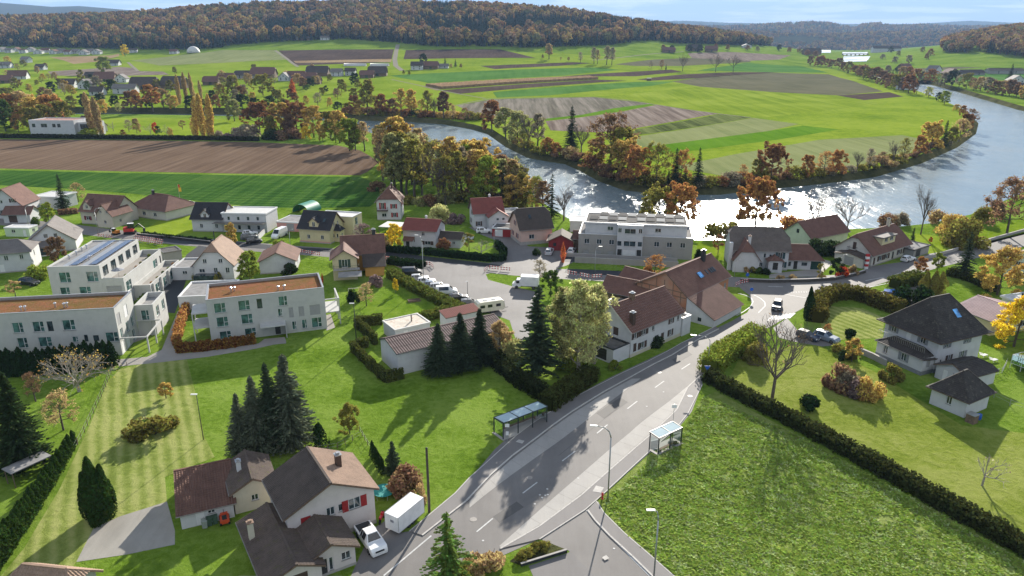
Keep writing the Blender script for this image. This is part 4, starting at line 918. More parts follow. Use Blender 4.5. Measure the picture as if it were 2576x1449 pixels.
        if sh_:
            mt = {'r': S_RED, 'b': S_BROWN, 'g': S_GREEN, 'y': S_GREY, 'w': S_WINE, 't': S_BLUE}[sh_]; sw = w * .5
            for x in (a - sw - .02, a + w + .02):
                b_ = MB(); s.bx(b_, side, x, x + sw, .01, .05, z - .02, z + h + .02)
                for k in range(5): s.bx(b_, side, x + .05, x + sw - .05, .05, .062, z + h * (k + .15) / 5, z + h * (k + .75) / 5)
                b_.build('shutter', mt, o)
    def gable(s, hr, axis='u', over=.5, hip=(0, 0), mat=None, tile=None, course=.36, ridge=.5, flare=0, name='roof', fascia=None, ins=.8):
        """pitched roof; hip gives how much of each ridge end is hipped (1 = full hip); ridge = where the ridge runs across the depth"""
        sw = axis == 'v'; L, Dp = (s.d, s.w) if sw else (s.w, s.d); he = s.he; yr = Dp * ridge
        def V(a, b_, z): return Vector((s.x0 + b_, s.y0 + a, z)) if sw else Vector((s.x0 + a, s.y0 + b_, z))
        planes = []; rid = []; sf = (hr - he) / yr; sb = (hr - he) / (Dp - yr); zf = he - over * sf; zb = he - over * sb; k0, k1 = hip
        def end(k, first):
            X = -over if first else L + over; sg = 1 if first else -1
            return (X, k, X + sg * ins * k * (yr + over))
        (xa, ka, ra), (xb, kb, rb) = end(k0, True), end(k1, False)
        def side(back):
            zz = zb if back else zf; yy = Dp + over if back else -over
            pts = [V(xa, yy, zz), V(xb, yy, zz)]
            if 0 < kb < 1: pts.append(V(xb, yr + (yy - yr) * kb, hr - kb * (hr - zz)))
            pts += [V(rb, yr, hr)]
            if abs(rb - ra) > .02: pts += [V(ra, yr, hr)]
            if 0 < ka < 1: pts.append(V(xa, yr + (yy - yr) * ka, hr - ka * (hr - zz)))
            return pts
        planes = [side(False), side(True)]
        for X, k, rx in ((xa, ka, ra), (xb, kb, rb)):
            if k > 0: planes.append([V(X, yr - (yr + over) * k, hr - k * (hr - zf)), V(X, yr + (Dp + over - yr) * k, hr - k * (hr - zb)), V(rx, yr, hr)])
        # gable walls
        def gpoly(k):
            if k >= 1: return [(0, s.z0), (Dp, s.z0), (Dp, he), (0, he)]
            p = [(0, s.z0), (Dp, s.z0), (Dp, he - .02)]; zt = hr - k * (hr - zf) - .04
            if k > 0: p += [(Dp - (zt - he) / sb, zt), ((zt - he) / sf, zt)]
            else: p += [(yr, hr - .04)]
            return p + [(0, he - .02)]
        def mir(p): return [(Dp - a, z) for a, z in p][::-1]
        if sw: s.top['f'] = gpoly(ka); s.top['b'] = mir(gpoly(kb))
        else: s.top['r'] = gpoly(kb); s.top['l'] = mir(gpoly(ka))
        if flare:
            ctr = V(L / 2, yr, he); new = []
            for pl in planes:
                up = [p for p in pl if p.z > he + .01]; lowp = [p for p in pl if p.z <= he + .01]; new.append(pl)
                if len(lowp) == 2:
                    o2 = []
                    for p in lowp: d = Vector((math.copysign(1, p.x - ctr.x), math.copysign(1, p.y - ctr.y), 0)); o2.append(p + d * flare + Vector((0, 0, -flare * .42)))
                    new.append([o2[0], o2[1], lowp[1], lowp[0]])
            planes = new
        mb = MB()
        for pl in planes: slab(mb, pl, .16)
        o = mb.build(name, fascia or FASCIA, s.root)
        tl = MB()
        for pl in planes: roof_plane(tl, [p.copy() for p in pl], course, .045, tile, .06 if tile else 0)
        ti = tl.build('roof_tiles', mat, o); ti['kind'] = 'stuff'
        rc = MB(); rc.bar(V(ra, yr, hr + .03), V(rb, yr, hr + .03), .26, .14)
        for X, k, rx in ((xa, ka, ra), (xb, kb, rb)):
            if k > 0:
                rc.bar(V(rx, yr, hr + .03), V(X, yr - (yr + over) * k, hr - k * (hr - zf) + .03), .2, .1); rc.bar(V(rx, yr, hr + .03), V(X, yr + (Dp + over - yr) * k, hr - k * (hr - zb) + .03), .2, .1)
        rc.build('ridge_cap', mat, o)
        if not flare:
            gt = MB(); gt.tube(V(xa, -over - .05, zf - .03), V(xb, -over - .05, zf - .03), .07, None, 6); gt.build('gutter', ZINC, o)
        s.roof = o; s.V = V; s.rp = (yr, hr, he, sf, sb, Dp, L); return o
    def flat(s, mat, par=.35, cap=METAL, over=0, name='roof'):
        mb = MB(); x0, x1, y0, y1 = s.x0 - over, s.x0 + s.w + over, s.y0 - over, s.y0 + s.d + over; h = s.he
        t_ = .28
        mb.box(x0 + t_, x1 - t_, y0 + t_, y1 - t_, h - par - .2, h - par); o = mb.build(name, mat, s.root)
        c = MB(); z0, z1 = (h - par - .2, h + .05)
        c.box(x0 - .03, x1 + .03, y0 - .03, y0 + t_, z1 - .12 if not over else z0, z1); c.box(x0 - .03, x1 + .03, y1 - t_, y1 + .03, z1 - .12 if not over else z0, z1)
        c.box(x0 - .03, x0 + t_, y0 + t_ + .002, y1 - t_ - .002, z1 - .12 if not over else z0, z1); c.box(x1 - t_, x1 + .03, y0 + t_ + .002, y1 - t_ - .002, z1 - .12 if not over else z0, z1)
        if not over:
            for q in ((x0 + .27, x1 - .27, y0 + .27, y0 + .29), (x0 + .27, x1 - .27, y1 - .29, y1 - .27), (x0 + .27, x0 + .29, y0 + .29, y1 - .29), (x1 - .29, x1 - .27, y0 + .29, y1 - .29)): c.box(*q, h - par - .1, z1 - .12)
        c.build('parapet', cap, s.root); s.roof = o; return o
    def shed(s, hb, mat, over=.3, rise='y', tile=None, course=.36, fascia=None):
        """single slope from the front eaves (he) up to hb at the back"""
        f, b_ = s.he, hb; k = (b_ - f) / s.d
        A = [Vector((s.x0 - over, s.y0 - over, f - k * over)), Vector((s.x0 + s.w + over, s.y0 - over, f - k * over)), Vector((s.x0 + s.w + over, s.y0 + s.d + over, b_ + k * over)), Vector((s.x0 - over, s.y0 + s.d + over, b_ + k * over))]
        s.top['r'] = [(0, s.z0), (s.d, s.z0), (s.d, b_), (0, f)]; s.top['l'] = [(0, s.z0), (s.d, s.z0), (s.d, f), (0, b_)]; s.top['b'] = [(0, s.z0), (s.w, s.z0), (s.w, b_), (0, b_)]
        mb = MB(); slab(mb, A, .15); o = mb.build('roof', fascia or FASCIA, s.root); tl = MB(); roof_plane(tl, A, course, .04, tile, .03 if tile else 0); ti = tl.build('roof_tiles', mat, o); ti['kind'] = 'stuff'; s.roof = o; return o
    def chimney(s, x, y, z0, z1, w=.6, d=.6, mat=None, cap=None):
        mb = MB(); mb.box(s.x0 + x - w / 2, s.x0 + x + w / 2, s.y0 + y - d / 2, s.y0 + y + d / 2, z0, z1); o = mb.build('chimney', mat or PLINTH, s.roof)
        c = MB(); c.box(s.x0 + x - w / 2 - .08, s.x0 + x + w / 2 + .08, s.y0 + y - d / 2 - .08, s.y0 + y + d / 2 + .08, z1 + .002, z1 + .09); c.box(s.x0 + x - w * .3, s.x0 + x + w * .3, s.y0 + y - d * .3, s.y0 + y + d * .3, z1 + .09, z1 + .3); c.build('chimney_cap', cap or METAL, s.root); return o
    def skylight(s, a, f, w=.8, h=1.1, back=False, mat=None):
        """roof window at position a along the ridge, fraction f up the front slope"""
        yr, hr, he, sf, sb, Dp, L = s.rp; V = s.V
        y = yr * f; z = he + sf * y; n = Vector((0, -sf, 1)) if V(0, 1, 0).y != V(0, 0, 0).y else Vector((-sf, 0, 1)); n.normalize()
        if back: y = Dp - (Dp - yr) * f; n = Vector((-n.x, -n.y, n.z)); z = he + sb * (Dp - y)
        c = V(a, y, z) + n * .13; e = (V(1, 0, 0) - V(0, 0, 0)); t_ = n.cross(e).normalized()
        mb = MB(); mb.bar(c - e * w / 2, c + e * w / 2, h, .1, n); o = mb.build('skylight', DARKM, s.roof)
        g = MB(); c2 = c + n * .055; g.add([c2 - e * (w / 2 - .06) - t_ * (h / 2 - .06), c2 + e * (w / 2 - .06) - t_ * (h / 2 - .06), c2 + e * (w / 2 - .06) + t_ * (h / 2 - .06), c2 - e * (w / 2 - .06) + t_ * (h / 2 - .06)], [(0, 1, 2, 3)]); g.build('skylight_pane', mat or GLASS, s.root)
    def plinth(s, h=.5, mat=None):
        mb = MB(); q = .03; mb.box(s.x0 - q, s.x0 + s.w + q, s.y0 - q, s.y0 + .02, 0, h); mb.box(s.x0 + s.w - .02, s.x0 + s.w + q, s.y0 + .021, s.y0 + s.d, 0, h); mb.box(s.x0 - q, s.x0 + .02, s.y0 + .021, s.y0 + s.d, 0, h); mb.build('plinth', mat or PLINTH, s.root)
    def dormer(s, a, w, y0, zb, hh, rise, depth, wall, mat):
        """gabled dormer on the front slope (ridge along the front)"""
        b_ = Block(s.root, s.x0 + a - w / 2, s.y0 + y0, w, depth, zb + hh, wall, zb - .6); b_.gable(zb + hh + rise, 'v', .25, mat=mat, name='dormer_roof'); b_.win('f', .5, zb + .25, min(w * .5, .9), hh * .8 if hh > 1 else .8, 'w'); b_.walls('dormer'); return b_
def site(name, label, cat, L, z, ang, inset=0, group=None):
    """building root: its front-left corner is seen at pixel L on the level z; inset takes off the eaves"""
    p = P(L[0], L[1], z); a = R(ang); u = Vector((math.cos(a), math.sin(a), 0)); v = Vector((-u.y, u.x, 0)); p = p + (u + v) * inset
    return thing(name, label, cat, (p.x, p.y, 0), a, group)
def rail(root, pts, h=1.0, mat=None, name='railing', infill=True):
    mb = MB()
    for a, b_ in zip(pts, pts[1:]):
        a, b_ = Vector(a), Vector(b_); mb.bar(a + Vector((0, 0, h)), b_ + Vector((0, 0, h)), .05); n = max(1, int((b_ - a).length / (.35 if infill else 1.2)))
        for k in range(n + 1): q = a.lerp(b_, k / n); mb.bar(q, q + Vector((0, 0, h)), .025 if infill else .05)
    return mb.build(name, mat or DARKM, root)
# ---------------------------------------------------------------- the houses, near to far
# house with red shutters in the foreground, its wings and sheds
r = site('house', 'blush-walled house with red shutters and half dark, half tan tiled roof in the foreground', 'house', (712, 1308), 4.8, 32, .5)
b = Block(r, 0, 0, 9.7, 7.7, 4.9, W_BLUSH); b.gable(7.3, 'v', .5, mat=R_DARK, tile=.3, course=.38)
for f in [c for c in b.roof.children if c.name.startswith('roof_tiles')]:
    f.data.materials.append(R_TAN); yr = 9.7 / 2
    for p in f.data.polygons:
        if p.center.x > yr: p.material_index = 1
b.win('f', .76, 2.85, 1.4, 1.4, 'w:r').win('f', .6, 3.1, .6, .95).win('f', .48, 3.0, .95, 1.05).win('f', .2, 2.5, 1.1, 1.4, 'blind:r').win('r', .3, 2.8, 1.2, 1.2, 'w:r').win('r', .75, 2.8, 1.2, 1.2, 'w:r'); b.walls(); b.plinth(.5)
b.chimney(7.2, 4.2, 5.2, 7.6, .6, .7, S_BROWN, METAL)
w = Block(r, .35, -5.3, 5.0, 5.3, 2.6, W_BLUSH); w.gable(3.8, 'v', .45, mat=R_MOSS, tile=.3); w.win('f', .8, 1.05, 1.0, .95, 'w').win('f', .3, .05, .95, 2.0, 'door:d').win('f', .48, .4, .45, 1.6, 'w').win('r', .5, 1.0, .9, .9); w.walls(); w.plinth(.3)
g = Block(r, -3.9, -6.2, 5.4, 11, 2.5, W_BLUSH); g.gable(3.6, 'v', .4, mat=R_MOSS, tile=.3, ridge=.55); g.win('f', .5, .1, 2.6, 2.1, 'garage:s'); g.walls('garage_wall')
g.chimney(.4, 7.4, 2.4, 4.6, .55, .55, W_BEIGE, R_TAN)
r = site('outbuilding', 'small brown-roofed annex with white chimney behind the foreground house', 'outbuilding', (579, 1244), 3.0, 27, .3)
b = Block(r, 0, 0, 4.6, 6.2, 3.1, W_BEIGE); b.gable(4.3, 'v', .4, mat=R_MOSS, tile=.3); b.win('f', .5, 1.2, .8, .8); b.walls(); b.chimney(1.2, 3.2, 3.2, 5.0, .5, .6, W_WHITE)
r = site('garage', 'white garage with large pinkish-brown roof left of the foreground house', 'garage', (443, 1301), 2.0, 24, .35)
b = Block(r, 0, 0, 5.6, 8.6, 2.1, W_WHITE); b.gable(3.7, 'u', .4, mat=R_RUST, tile=.3, ridge=.78); b.win('f', .36, .05, .9, 1.8, 'door:w').win('f', .58, 1.2, .8, .7); b.walls()

# white two-storey house by the road and the brick barn house behind it
r = site('house', 'white roadside house with rows of brown tiles and two chimneys beside birches', 'house', (1590, 838), 4.9, 42, .45)
b = Block(r, 0, 0, 14.6, 9.2, 5.1, W_WHITE); b.gable(8.6, 'u', .45, mat=R_BROWN, tile=.42, course=.5, fascia=FASCIA_W)
for f, z, w_, h_, s_ in [(.07, 3.3, .9, 1.25, 'w:b'), (.23, 3.35, 1.3, 1.1, 'w:b'), (.42, 3.4, .7, 1.0, 'w'), (.08, .8, .9, 1.6, 'blind:s'), (.22, .9, 1.2, 1.2, 'w:b'), (.5, .3, 1.2, 1.9, 'door:d'), (.62, .3, .9, 1.9, 'door:s'), (.78, 1.0, .8, 1.2, 'w:b'), (.78, 3.4, .8, 1.0, 'w:b'), (.93, 3.4, .7, 1.0, 'w')]: b.win('f', f, z, w_, h_, s_)
b.win('l', .62, 3.2, 1.2, 1.5, 'blind:s').win('l', .3, 3.2, .9, 1.3); b.walls(); b.plinth(.6, W_BEIGE)
b.chimney(1.2, .9, 5.0, 7.9, .75, .75, S_BROWN, W_WHITE); b.chimney(5.2, 4.4, 7.6, 9.6, .75, .75, W_WOOD, W_WHITE)
g = Block(r, -4.4, .2, 4.35, 6.5, 2.7, W_WHITE); g.flat(FELT_D, .2, DARKM); g.win('l', .5, .2, 3.6, 2.1, 'garage:d'); g.walls('garage_wall')
g = Block(r, 14.65, -.3, 2.6, 4.5, 3.6, W_WHITE); g.flat(FELT_D, .2, TRIM); g.walls('porch_wall')
m, t, bb = newmat('barn_brick'); v = opos(t); br = N(t, 'ShaderNodeTexBrick'); br.inputs['Scale'].default_value = 3.2; br.inputs['Color1'].default_value = (.42, .19, .1, 1); br.inputs['Color2'].default_value = (.34, .14, .075, 1); br.inputs['Mortar'].default_value = (.36, .22, .15, 1); br.inputs['Mortar Size'].default_value = .015
mp = N(t, 'ShaderNodeMapping'); mp.inputs['Rotation'].default_value = (R(90), 0, R(90)); t.links.new(v, mp.inputs[0]); t.links.new(mp.outputs[0], br.inputs['Vector'])
t.links.new(mixc(t, ramp(t, noise(t, v, .5, 5), [(0, 0, 0), (1, 1, 1)], [.4, .7]), br.outputs['Color'], (.36, .15, .08)), bb.inputs['Base Color']); bb.inputs['Roughness'].default_value = .9; BRICK = m
r = site('farmhouse', 'large farmhouse with half-timbered brick gable and long ribbed brown roof at the bend', 'farmhouse', (1798, 806), 1.7, 47, .3)
b = Block(r, 0, 6.2, 17.5, 11.5, 5.2, BRICK); b.gable(8.9, 'u', .45, mat=R_BROWN, tile=.42, course=.5, ridge=.42)
b.win('f', .8, 2.6, .9, 1.1).win('f', .92, 2.6, .9, 1.1).win('r', .4, 2.6, .9, 1.2).win('r', .65, 2.6, .9, 1.2).win('l', .35, .9, .5, .5, 'd'); b.walls()
c = Block(r, 0, 0, 11.5, 6.1, 1.85, W_WHITE); c.shed(5.05, R_BROWN, .35, tile=.42, course=.5); c.win('l', .5, .5, .8, .8, 'd'); c.walls('lean_to_wall')
tb = MB()
for z in (2.3, 4.3, 5.3): tb.box(-.04, .03, 6.3, 17.6, z, z + .18)
for y in (7.4, 9.2, 11.0, 12.8, 14.6, 16.4): tb.box(-.03, .04, y, y + .18, .8, 5.3)
for y in (9.2, 11.2, 13.0): tb.box(-.03, .04, y, y + .18, 5.48, 7.2)
tb.build('timber_frame', W_WOOD, r)
b.chimney(13.4, 4.2, 8.0, 10.6, .9, .7, DARKM, DARKM); b.skylight(8.6, .42, 1.6, 1.5, mat=m_glass('skylight_blue', (.12, .3, .6), .1)); b.skylight(11.2, .42, .45, 1.2); b.skylight(12.6, .42, .45, 1.2); b.skylight(13.4, .42, .45, 1.2); b.skylight(14.2, .42, .45, 1.2)
g = Block(r, 3, 17.75, 7, 7, 3.2, W_WOOD); g.gable(5.6, 'v', .4, mat=R_BROWN, course=.4); g.walls('rear_wing_wall')
r = site('barn', 'low open barn with dark tiled roof behind the white roadside house', 'barn', (1508, 728), 3.0, -33, .3)
b = Block(r, 0, 0, 12.5, 6.5, 3.0, W_WOOD); b.gable(5.2, 'u', .4, mat=R_BROWN, course=.4); b.win('f', .5, .1, 3.0, 2.3, 'garage:s'); b.walls()
r = site('shed', 'flat grey felt-roofed sheds between the barn and the roadside house', 'shed', (1512, 768), 2.6, -33)
b = Block(r, 0, 0, 10, 5.5, 2.6, W_WOOD); b.flat(FELT_D, .1, ZINC, .1); b.win('f', .3, .1, 2.2, 2.0, 'garage:d'); b.walls()

# white villa on the right with its annexes
r = site('house', 'white villa with tall black hipped roof and grey shutters on the right', 'house', (2210, 797), 6.2, -66, .9)
b = Block(r, 0, 0, 10.2, 10.8, 6.4, W_WHITE); b.gable(11.2, 'v', .35, (1, 1), R_OLD, None, .32, flare=.75, ins=.62)
b.win('f', .17, 4.2, .95, 1.35, 'w:y').win('f', .46, 3.4, .95, 2.2, 'door:w').win('f', .72, 4.2, .95, 1.35, 'w:y').win('f', .12, 1.3, .9, 1.4, 'w:y')
b.win('r', .2, 4.2, .95, 1.35, 'w:y').win('r', .66, 4.2, .95, 1.35, 'w:y').win('r', .62, 1.5, .95, 1.3, 'w:y').win('r', .3, 1.5, .8, 1.2, 'w:b').win('r', .12, 1.6, .4, .6, 'd'); b.walls(); b.plinth(.7, S_GREY)
yr, hr, he, sf, sb, Dp, L_ = b.rp
sk = MB(); n_ = Vector((sb, 0, 1)).normalized(); c_ = Vector((10.2 * .5 + 10.2 * .26, 6.6, 11.2 - sb * 10.2 * .26)) + n_ * .14; e_ = Vector((0, 1, 0)); t_ = n_.cross(e_)
sk.add([c_ - e_ * .55 - t_ * .8, c_ + e_ * .55 - t_ * .8, c_ + e_ * .55 + t_ * .8, c_ - e_ * .55 + t_ * .8], [(0, 1, 2, 3)]); sk.build('skylight', MAT['skylight_blue'], r)
c = Block(r, 1.2, -2.8, 8.8, 2.75, 3.0, W_WHITE); c.gable(3.9, 'u', .3, (1, 1), R_OLD, None, .3, ridge=.8); c.win('f', .2, 1.2, .85, 1.3, 'w').win('f', .6, 1.2, .95, 1.35, 'w:y').win('r', .5, 1.2, .9, 1.35, 'blind:b'); c.walls('conservatory_wall'); c.plinth(.7, S_GREY)
rail(r, [(1.0, -.6, 3.9), (1.0, -2.7, 3.9), (9.8, -2.7, 3.9)], .9, METAL, 'balcony_railing')
r = site('annex', 'low black-roofed annex between the villa and the square white store', 'annex', (2350, 914), 2.4, -66, .3)
b = Block(r, 0, 0, 5.4, 6.6, 2.4, W_WHITE); b.gable(3.6, 'v', .35, (0, .6), R_OLD, None, .3); b.win('f', .3, .05, .8, 1.9, 'door:w').win('f', .62, .05, .9, 1.9, 'door:d'); b.walls()
r = site('storehouse', 'small square white store with black pyramid roof at the meadow edge', 'storehouse', (2335, 967), 3.1, -60, .45)
b = Block(r, 0, 0, 5.2, 6.0, 3.2, W_WHITE); b.gable(5.9, 'v', .3, (1, 1), R_OLD, None, .3, flare=.35, ins=.95); b.win('f', .52, 1.1, .8, 1.3, 'w'); b.walls()
r = site('bungalow', 'cream bungalow with sunlit pinkish tiled roof behind the villa', 'house', (2395, 770), 3.0, -72, .4)
b = Block(r, 0, 0, 8.0, 11.5, 3.0, W_CREAM); b.gable(4.6, 'u', .4, mat=R_PINK, tile=.4, course=.42, fascia=FASCIA_W); b.win('f', .5, 1.0, 1.2, 1.1, 'w:r').win('r', .25, .9, 1.3, 1.2, 'w:r').win('r', .7, .9, 1.3, 1.2); b.walls()
r = site('house', 'pale green house cut by the right edge above the orange tree', 'house', (2525, 640), 5.2, -62, .4)
b = Block(r, 0, 0, 8, 9, 5.4, W_PALE); b.gable(7.2, 'v', .5, mat=R_GREYT, course=.4); b.win('f', .35, 3.2, 1.3, 1.1, 'w:y').win('f', .75, 3.2, 1.2, 1.1, 'w:y').win('f', .5, .8, 1.2, 1.2); b.walls()
r = site('bungalow', 'pale bungalow with white flat roof and black chimney at the right edge', 'house', (2522, 745), 3.0, -72)
b = Block(r, 0, 0, 7, 8, 3.1, W_PALE); b.flat(WHITE_ROOF, .15, TRIM, .3); b.win('f', .5, 1.0, 1.4, 1.1); b.walls(); b.chimney(3, 2, 2.9, 4.4, .8, .8, DARKM)

# three flat-roofed blocks on the left
VENT = m_plain('vent_steel', (.62, .62, .64), .25, .08, 2, 0, .8)
def vents(root, spots, z):
    for x, y in spots:
        mb = MB(); mb.lathe([(.14, 0), (.14, .7), (.26, .72), (.26, .86), (.1, 1.0)], 10, (x, y, z)); mb.build('roof_vent', VENT, root)
r = site('apartment_block', 'white flat-roofed block with reddish sedum roof and orange hedge in front', 'building', (517, 755.5), 8.3, 20)
b = Block(r, 0, 0, 20.6, 9.6, 8.3, W_FLAT)
for f, z, w_, h_, s_ in [(.105, 5.6, 2.0, 1.9, 'T'), (.305, 5.6, 2.0, 1.9, 'T'), (.435, 5.6, .9, 1.9, 'd'), (.635, 5.6, 1.6, 1.9, 'T'), (.11, 2.9, 2.0, 1.9, 'T'), (.315, 2.9, 2.0, 1.9, 'T'), (.6, 3.6, .8, 1.5, 'T'), (.695, 3.1, .8, 2.0, 'blind:b'), (.785, 3.1, .95, 2.0, 'blind:b'), (.905, 3.1, 1.9, 2.0, 'blind:b'),
                         (.12, .5, 2.0, 1.5, 'T'), (.33, .5, 2.0, 1.5, 'T'), (.565, .1, .95, 2.1, 'door:d'), (.71, .6, .8, 1.7, 'T'), (.8, .6, .95, 1.8, 'T'), (.91, .5, 1.9, 2.0, 'T')]: b.win('f', f, z, w_, h_, s_)
b.win('r', .3, 5.6, 1.6, 2, 'T').win('r', .7, 3, 1.6, 2, 'T').win('l', .7, 5.6, 1.6, 1.9, 'T').win('l', .7, 2.9, 1.6, 1.9, 'T'); b.flat(SEDUM, .45); b.walls(); vents(r, [(4.2, 4.8), (4.8, 4.9), (12.5, 2.6), (13.6, 2.7)], 7.8)
mb = MB(); mb.box(8.6, 13.1, -2.2, -.005, 2.45, 2.65); mb.box(13.0, 13.12, -2.2, -.01, 0, 2.44); mb.build('entrance_canopy', W_FLAT, r)
mb = MB()
for y in (1.5, 4.5, 7.5): mb.box(23.2, 23.4, y, y + .2, 0, 5.2)
mb.box(20.65, 23.4, 1.5, 7.7, 2.6, 2.75); mb.box(23.15, 23.42, 1.45, 7.75, 5.2, 5.4); mb.box(20.65, 23.14, 1.5, 1.7, 5.2, 5.4); mb.build('balcony_frame', W_FLAT, r)
mb = MB(); mb.box(-2.8, -.02, 1.2, 6.5, 2.6, 2.8); mb.box(-2.8, -2.6, 1.2, 1.4, 0, 5.4); mb.box(-2.8, -2.6, 6.3, 6.5, 0, 5.4); mb.box(-2.8, -.02, 1.2, 6.5, 5.4, 5.6); mb.build('loggia', W_FLAT, r)
r = site('garage', 'row of white flat-roofed garages behind the sedum-roofed block', 'garage', (447, 748), 2.8, 8)
b = Block(r, 0, 0, 10, 10, 2.9, W_WHITE); b.flat(FELT, .25, TRIM); b.win('l', .3, .1, 2.4, 2.1, 'garage:w').win('l', .65, .1, 2.4, 2.1, 'garage:w'); b.walls()
r = site('apartment_block', 'white terraced block with sedum roof at the left edge above a thuja hedge', 'building', (286, 775), 8.8, 9)
b = Block(r, -24, 0, 24, 8.8, 8.8, W_FLAT)
for f, z, w_, h_, s_ in [(.12, 5.2, 1.7, 1.9, 'T'), (.3, 5.2, 1.8, 1.9, 'T'), (.405, 5.2, .9, 1.8, 'd'), (.57, 5.2, 2.0, 1.9, 'T'), (.13, 2.4, 1.6, 1.9, 'T'), (.33, 2.4, 2.1, 1.8, 'T'), (.6, 2.9, .95, 1.1, 'T'), (.7, 2.9, .6, 1.3, 'd'), (.79, 2.9, .9, 1.1, 'd'), (.935, 2.6, 2.1, 1.8, 'T')]: b.win('f', 1 - (1 - f) * .74, z, w_, h_, s_)
for f, z, w_, h_, s_ in [(.14, 5.2, 1.5, 2.2, 'blind:b'), (.55, 5.4, 1.5, 2.2, 'blind:w'), (.16, 2.6, 1.2, 1.9, 'T'), (.5, 2.7, 1.4, 1.9, 'T'), (.8, 2.7, 1.4, 1.9, 'T'), (.12, .1, 1.2, 2.1, 'blind:w'), (.4, .1, 1.5, 2.1, 'blind:w'), (.75, .1, 1.5, 2.1, 'T')]: b.win('r', f, z, w_, h_, s_)
b.flat(SEDUM, .45); b.walls(); vents(r, [(-15.6, 2.2), (-15.0, 2.3), (-10.6, 3.2), (-9, 2.8), (-8.6, 3)], 8.3)
mb = MB(); S_ = .22
for x, y in ((4.2, .3), (4.2, 4.6), (4.2, 8.6), (2.2, 8.6)): mb.box(x, x + S_, y, y + S_, 0, 2.9)
mb.box(4.2, 4.2 + S_, .3, 8.8, 2.902, 3.12); mb.box(.01, 4.199, .3, .52, 2.902, 3.12); mb.box(.01, 4.199, 8.58, 8.8, 2.902, 3.12); mb.build('pergola', W_FLAT, r)
b2 = Block(r, .02, 8.85, 3.2, 7.5, 6.0, W_FLAT); b2.flat(FELT, .9, W_FLAT); b2.win('r', .3, 3.0, 1.6, 2.0, 'T').win('r', .75, 3.0, 1.6, 2.0, 'T').win('f', .5, 3.0, 1.4, 2.0, 'T'); b2.walls('terrace_wing_wall')
SOLAR = None
m, t, bb = newmat('solar_cells'); v = opos(t); cb = N(t, 'ShaderNodeTexBrick'); cb.offset = 0; cb.inputs['Scale'].default_value = 6; cb.inputs['Color1'].default_value = (.018, .03, .085, 1); cb.inputs['Color2'].default_value = (.025, .04, .1, 1); cb.inputs['Mortar'].default_value = (.12, .14, .2, 1); cb.inputs['Mortar Size'].default_value = .02; t.links.new(v, cb.inputs['Vector'])
t.links.new(cb.outputs['Color'], bb.inputs['Base Color']); bb.inputs['Roughness'].default_value = .18; bb.inputs['Specular IOR Level'].default_value = .6; SOLAR = m
def solar(root, x0, y0, z, nx, ny, w, h, tilt=0, axis='x', mat=None, gap=.03, skip=()):
    me = None
    for i in range(nx):
        for j in range(ny):
            if (i, j) in skip: continue
            if me is None:
                mb = MB(); mb.box(0, w - gap, 0, h - gap, 0, .04); me = mb.mesh('solar_panel', mat or SOLAR)
            o = link('solar_panel', me, root); o.location = (x0 + i * w, y0 + j * h, z + ((j % 2) * .16 if axis == 'z' else 0)); o.rotation_euler = (tilt if axis == 'x' else (tilt * (1 if j % 2 == 0 else -1) if axis == 'z' else 0), tilt if axis == 'y' else 0, 0)
r = site('apartment_block', 'white terraced block with two blue solar rows and planted balconies on the left', 'building', (117.5, 672), 9, 6)
b = Block(r, 0, 0, 10, 20.5, 9, W_FLAT); b.flat(FELT, .2, W_FLAT)
b.win('f', .3, 5.6, 2.2, 2.2, 'T').win('f', .83, 5.6, 2.3, 2.2, 'T').win('f', .25, 2.6, 1.9, 2.0, 'T').win('f', .64, 2.6, 2.3, 2.0, 'T')
for k in range(5): b.win('r', .12 + .19 * k, 6.2, 2.4, 2.1, 'd')
b.walls(); solar(r, 3.9, .8, 8.95, 1, 18, 1.7, 1.05, R(-7), 'y'); solar(r, 7.6, .8, 8.95, 1, 18, 1.7, 1.05, R(-7), 'y')
mb = MB(); mb.box(2.6, 3.7, .6, 19.8, 8.82, 8.9); mb.box(6.2, 7.4, .6, 19.8, 8.82, 8.9); mb.build('roof_sheet', METAL, r); vents(r, [(1.6, 6), (1.7, 9), (1.5, 12), (1.6, 14), (6, 5)], 8.8)
c = Block(r, 10.02, 0, 4.2, 21.5, 6.2, W_FLAT); c.flat(PAVING, 1.0, W_FLAT); c.win('f', .5, 2.6, 3.0, 2.0, 'blind:b').win('r', .1, 2.8, 2.6, 2.2, 'T').win('r', .8, 2.8, 2.4, 2.2, 'T').win('r', .95, 2.8, .8, 2.2, 'd'); c.walls('terrace_wall')
c = Block(r, 14.24, 4, 3.4, 18.5, 3.2, W_FLAT); c.flat(PAVING, .9, W_FLAT); c.win('r', .2, .3, 2.2, 2.1, 'T').win('r', .45, .3, 2.2, 2.1, 'T').win('r', .7, .3, 2.2, 2.1, 'T'); c.walls('terrace_wall')
for k, (x, y, z) in enumerate([(13.5, 3, 5.2), (13.4, 9, 5.2), (13.2, 12, 5.2), (13.4, 15, 5.2), (12.8, 18, 5.2), (17, 6.5, 2.3), (17, 10, 2.3), (16.8, 14, 2.3), (17, 17, 2.3), (16.8, 20.5, 2.3)]):
    tr_, cr_, h0 = TM['bush3']; o = link('terrace_plant', cr_, r); o.location = (x, y, z); o.scale = (.5, .5, .55); q = CL[('lime', 'orange', 'olive', 'green')[k % 4]]; o.color = (*q, 1)
mb = MB(); mb.lathe([(.03, 0), (.03, 2.2), (1.3, 2.0), (.05, 2.5)], 8, (12.3, 2.6, 5.2)); mb.build('parasol', S_GREY, r)
for k in range(4): mb = MB(); mb.box(17.7, 17.95, 5 + k * 4.6, 5.25 + k * 4.6, 0, 3.2); mb.build('pillar', W_FLAT, r)

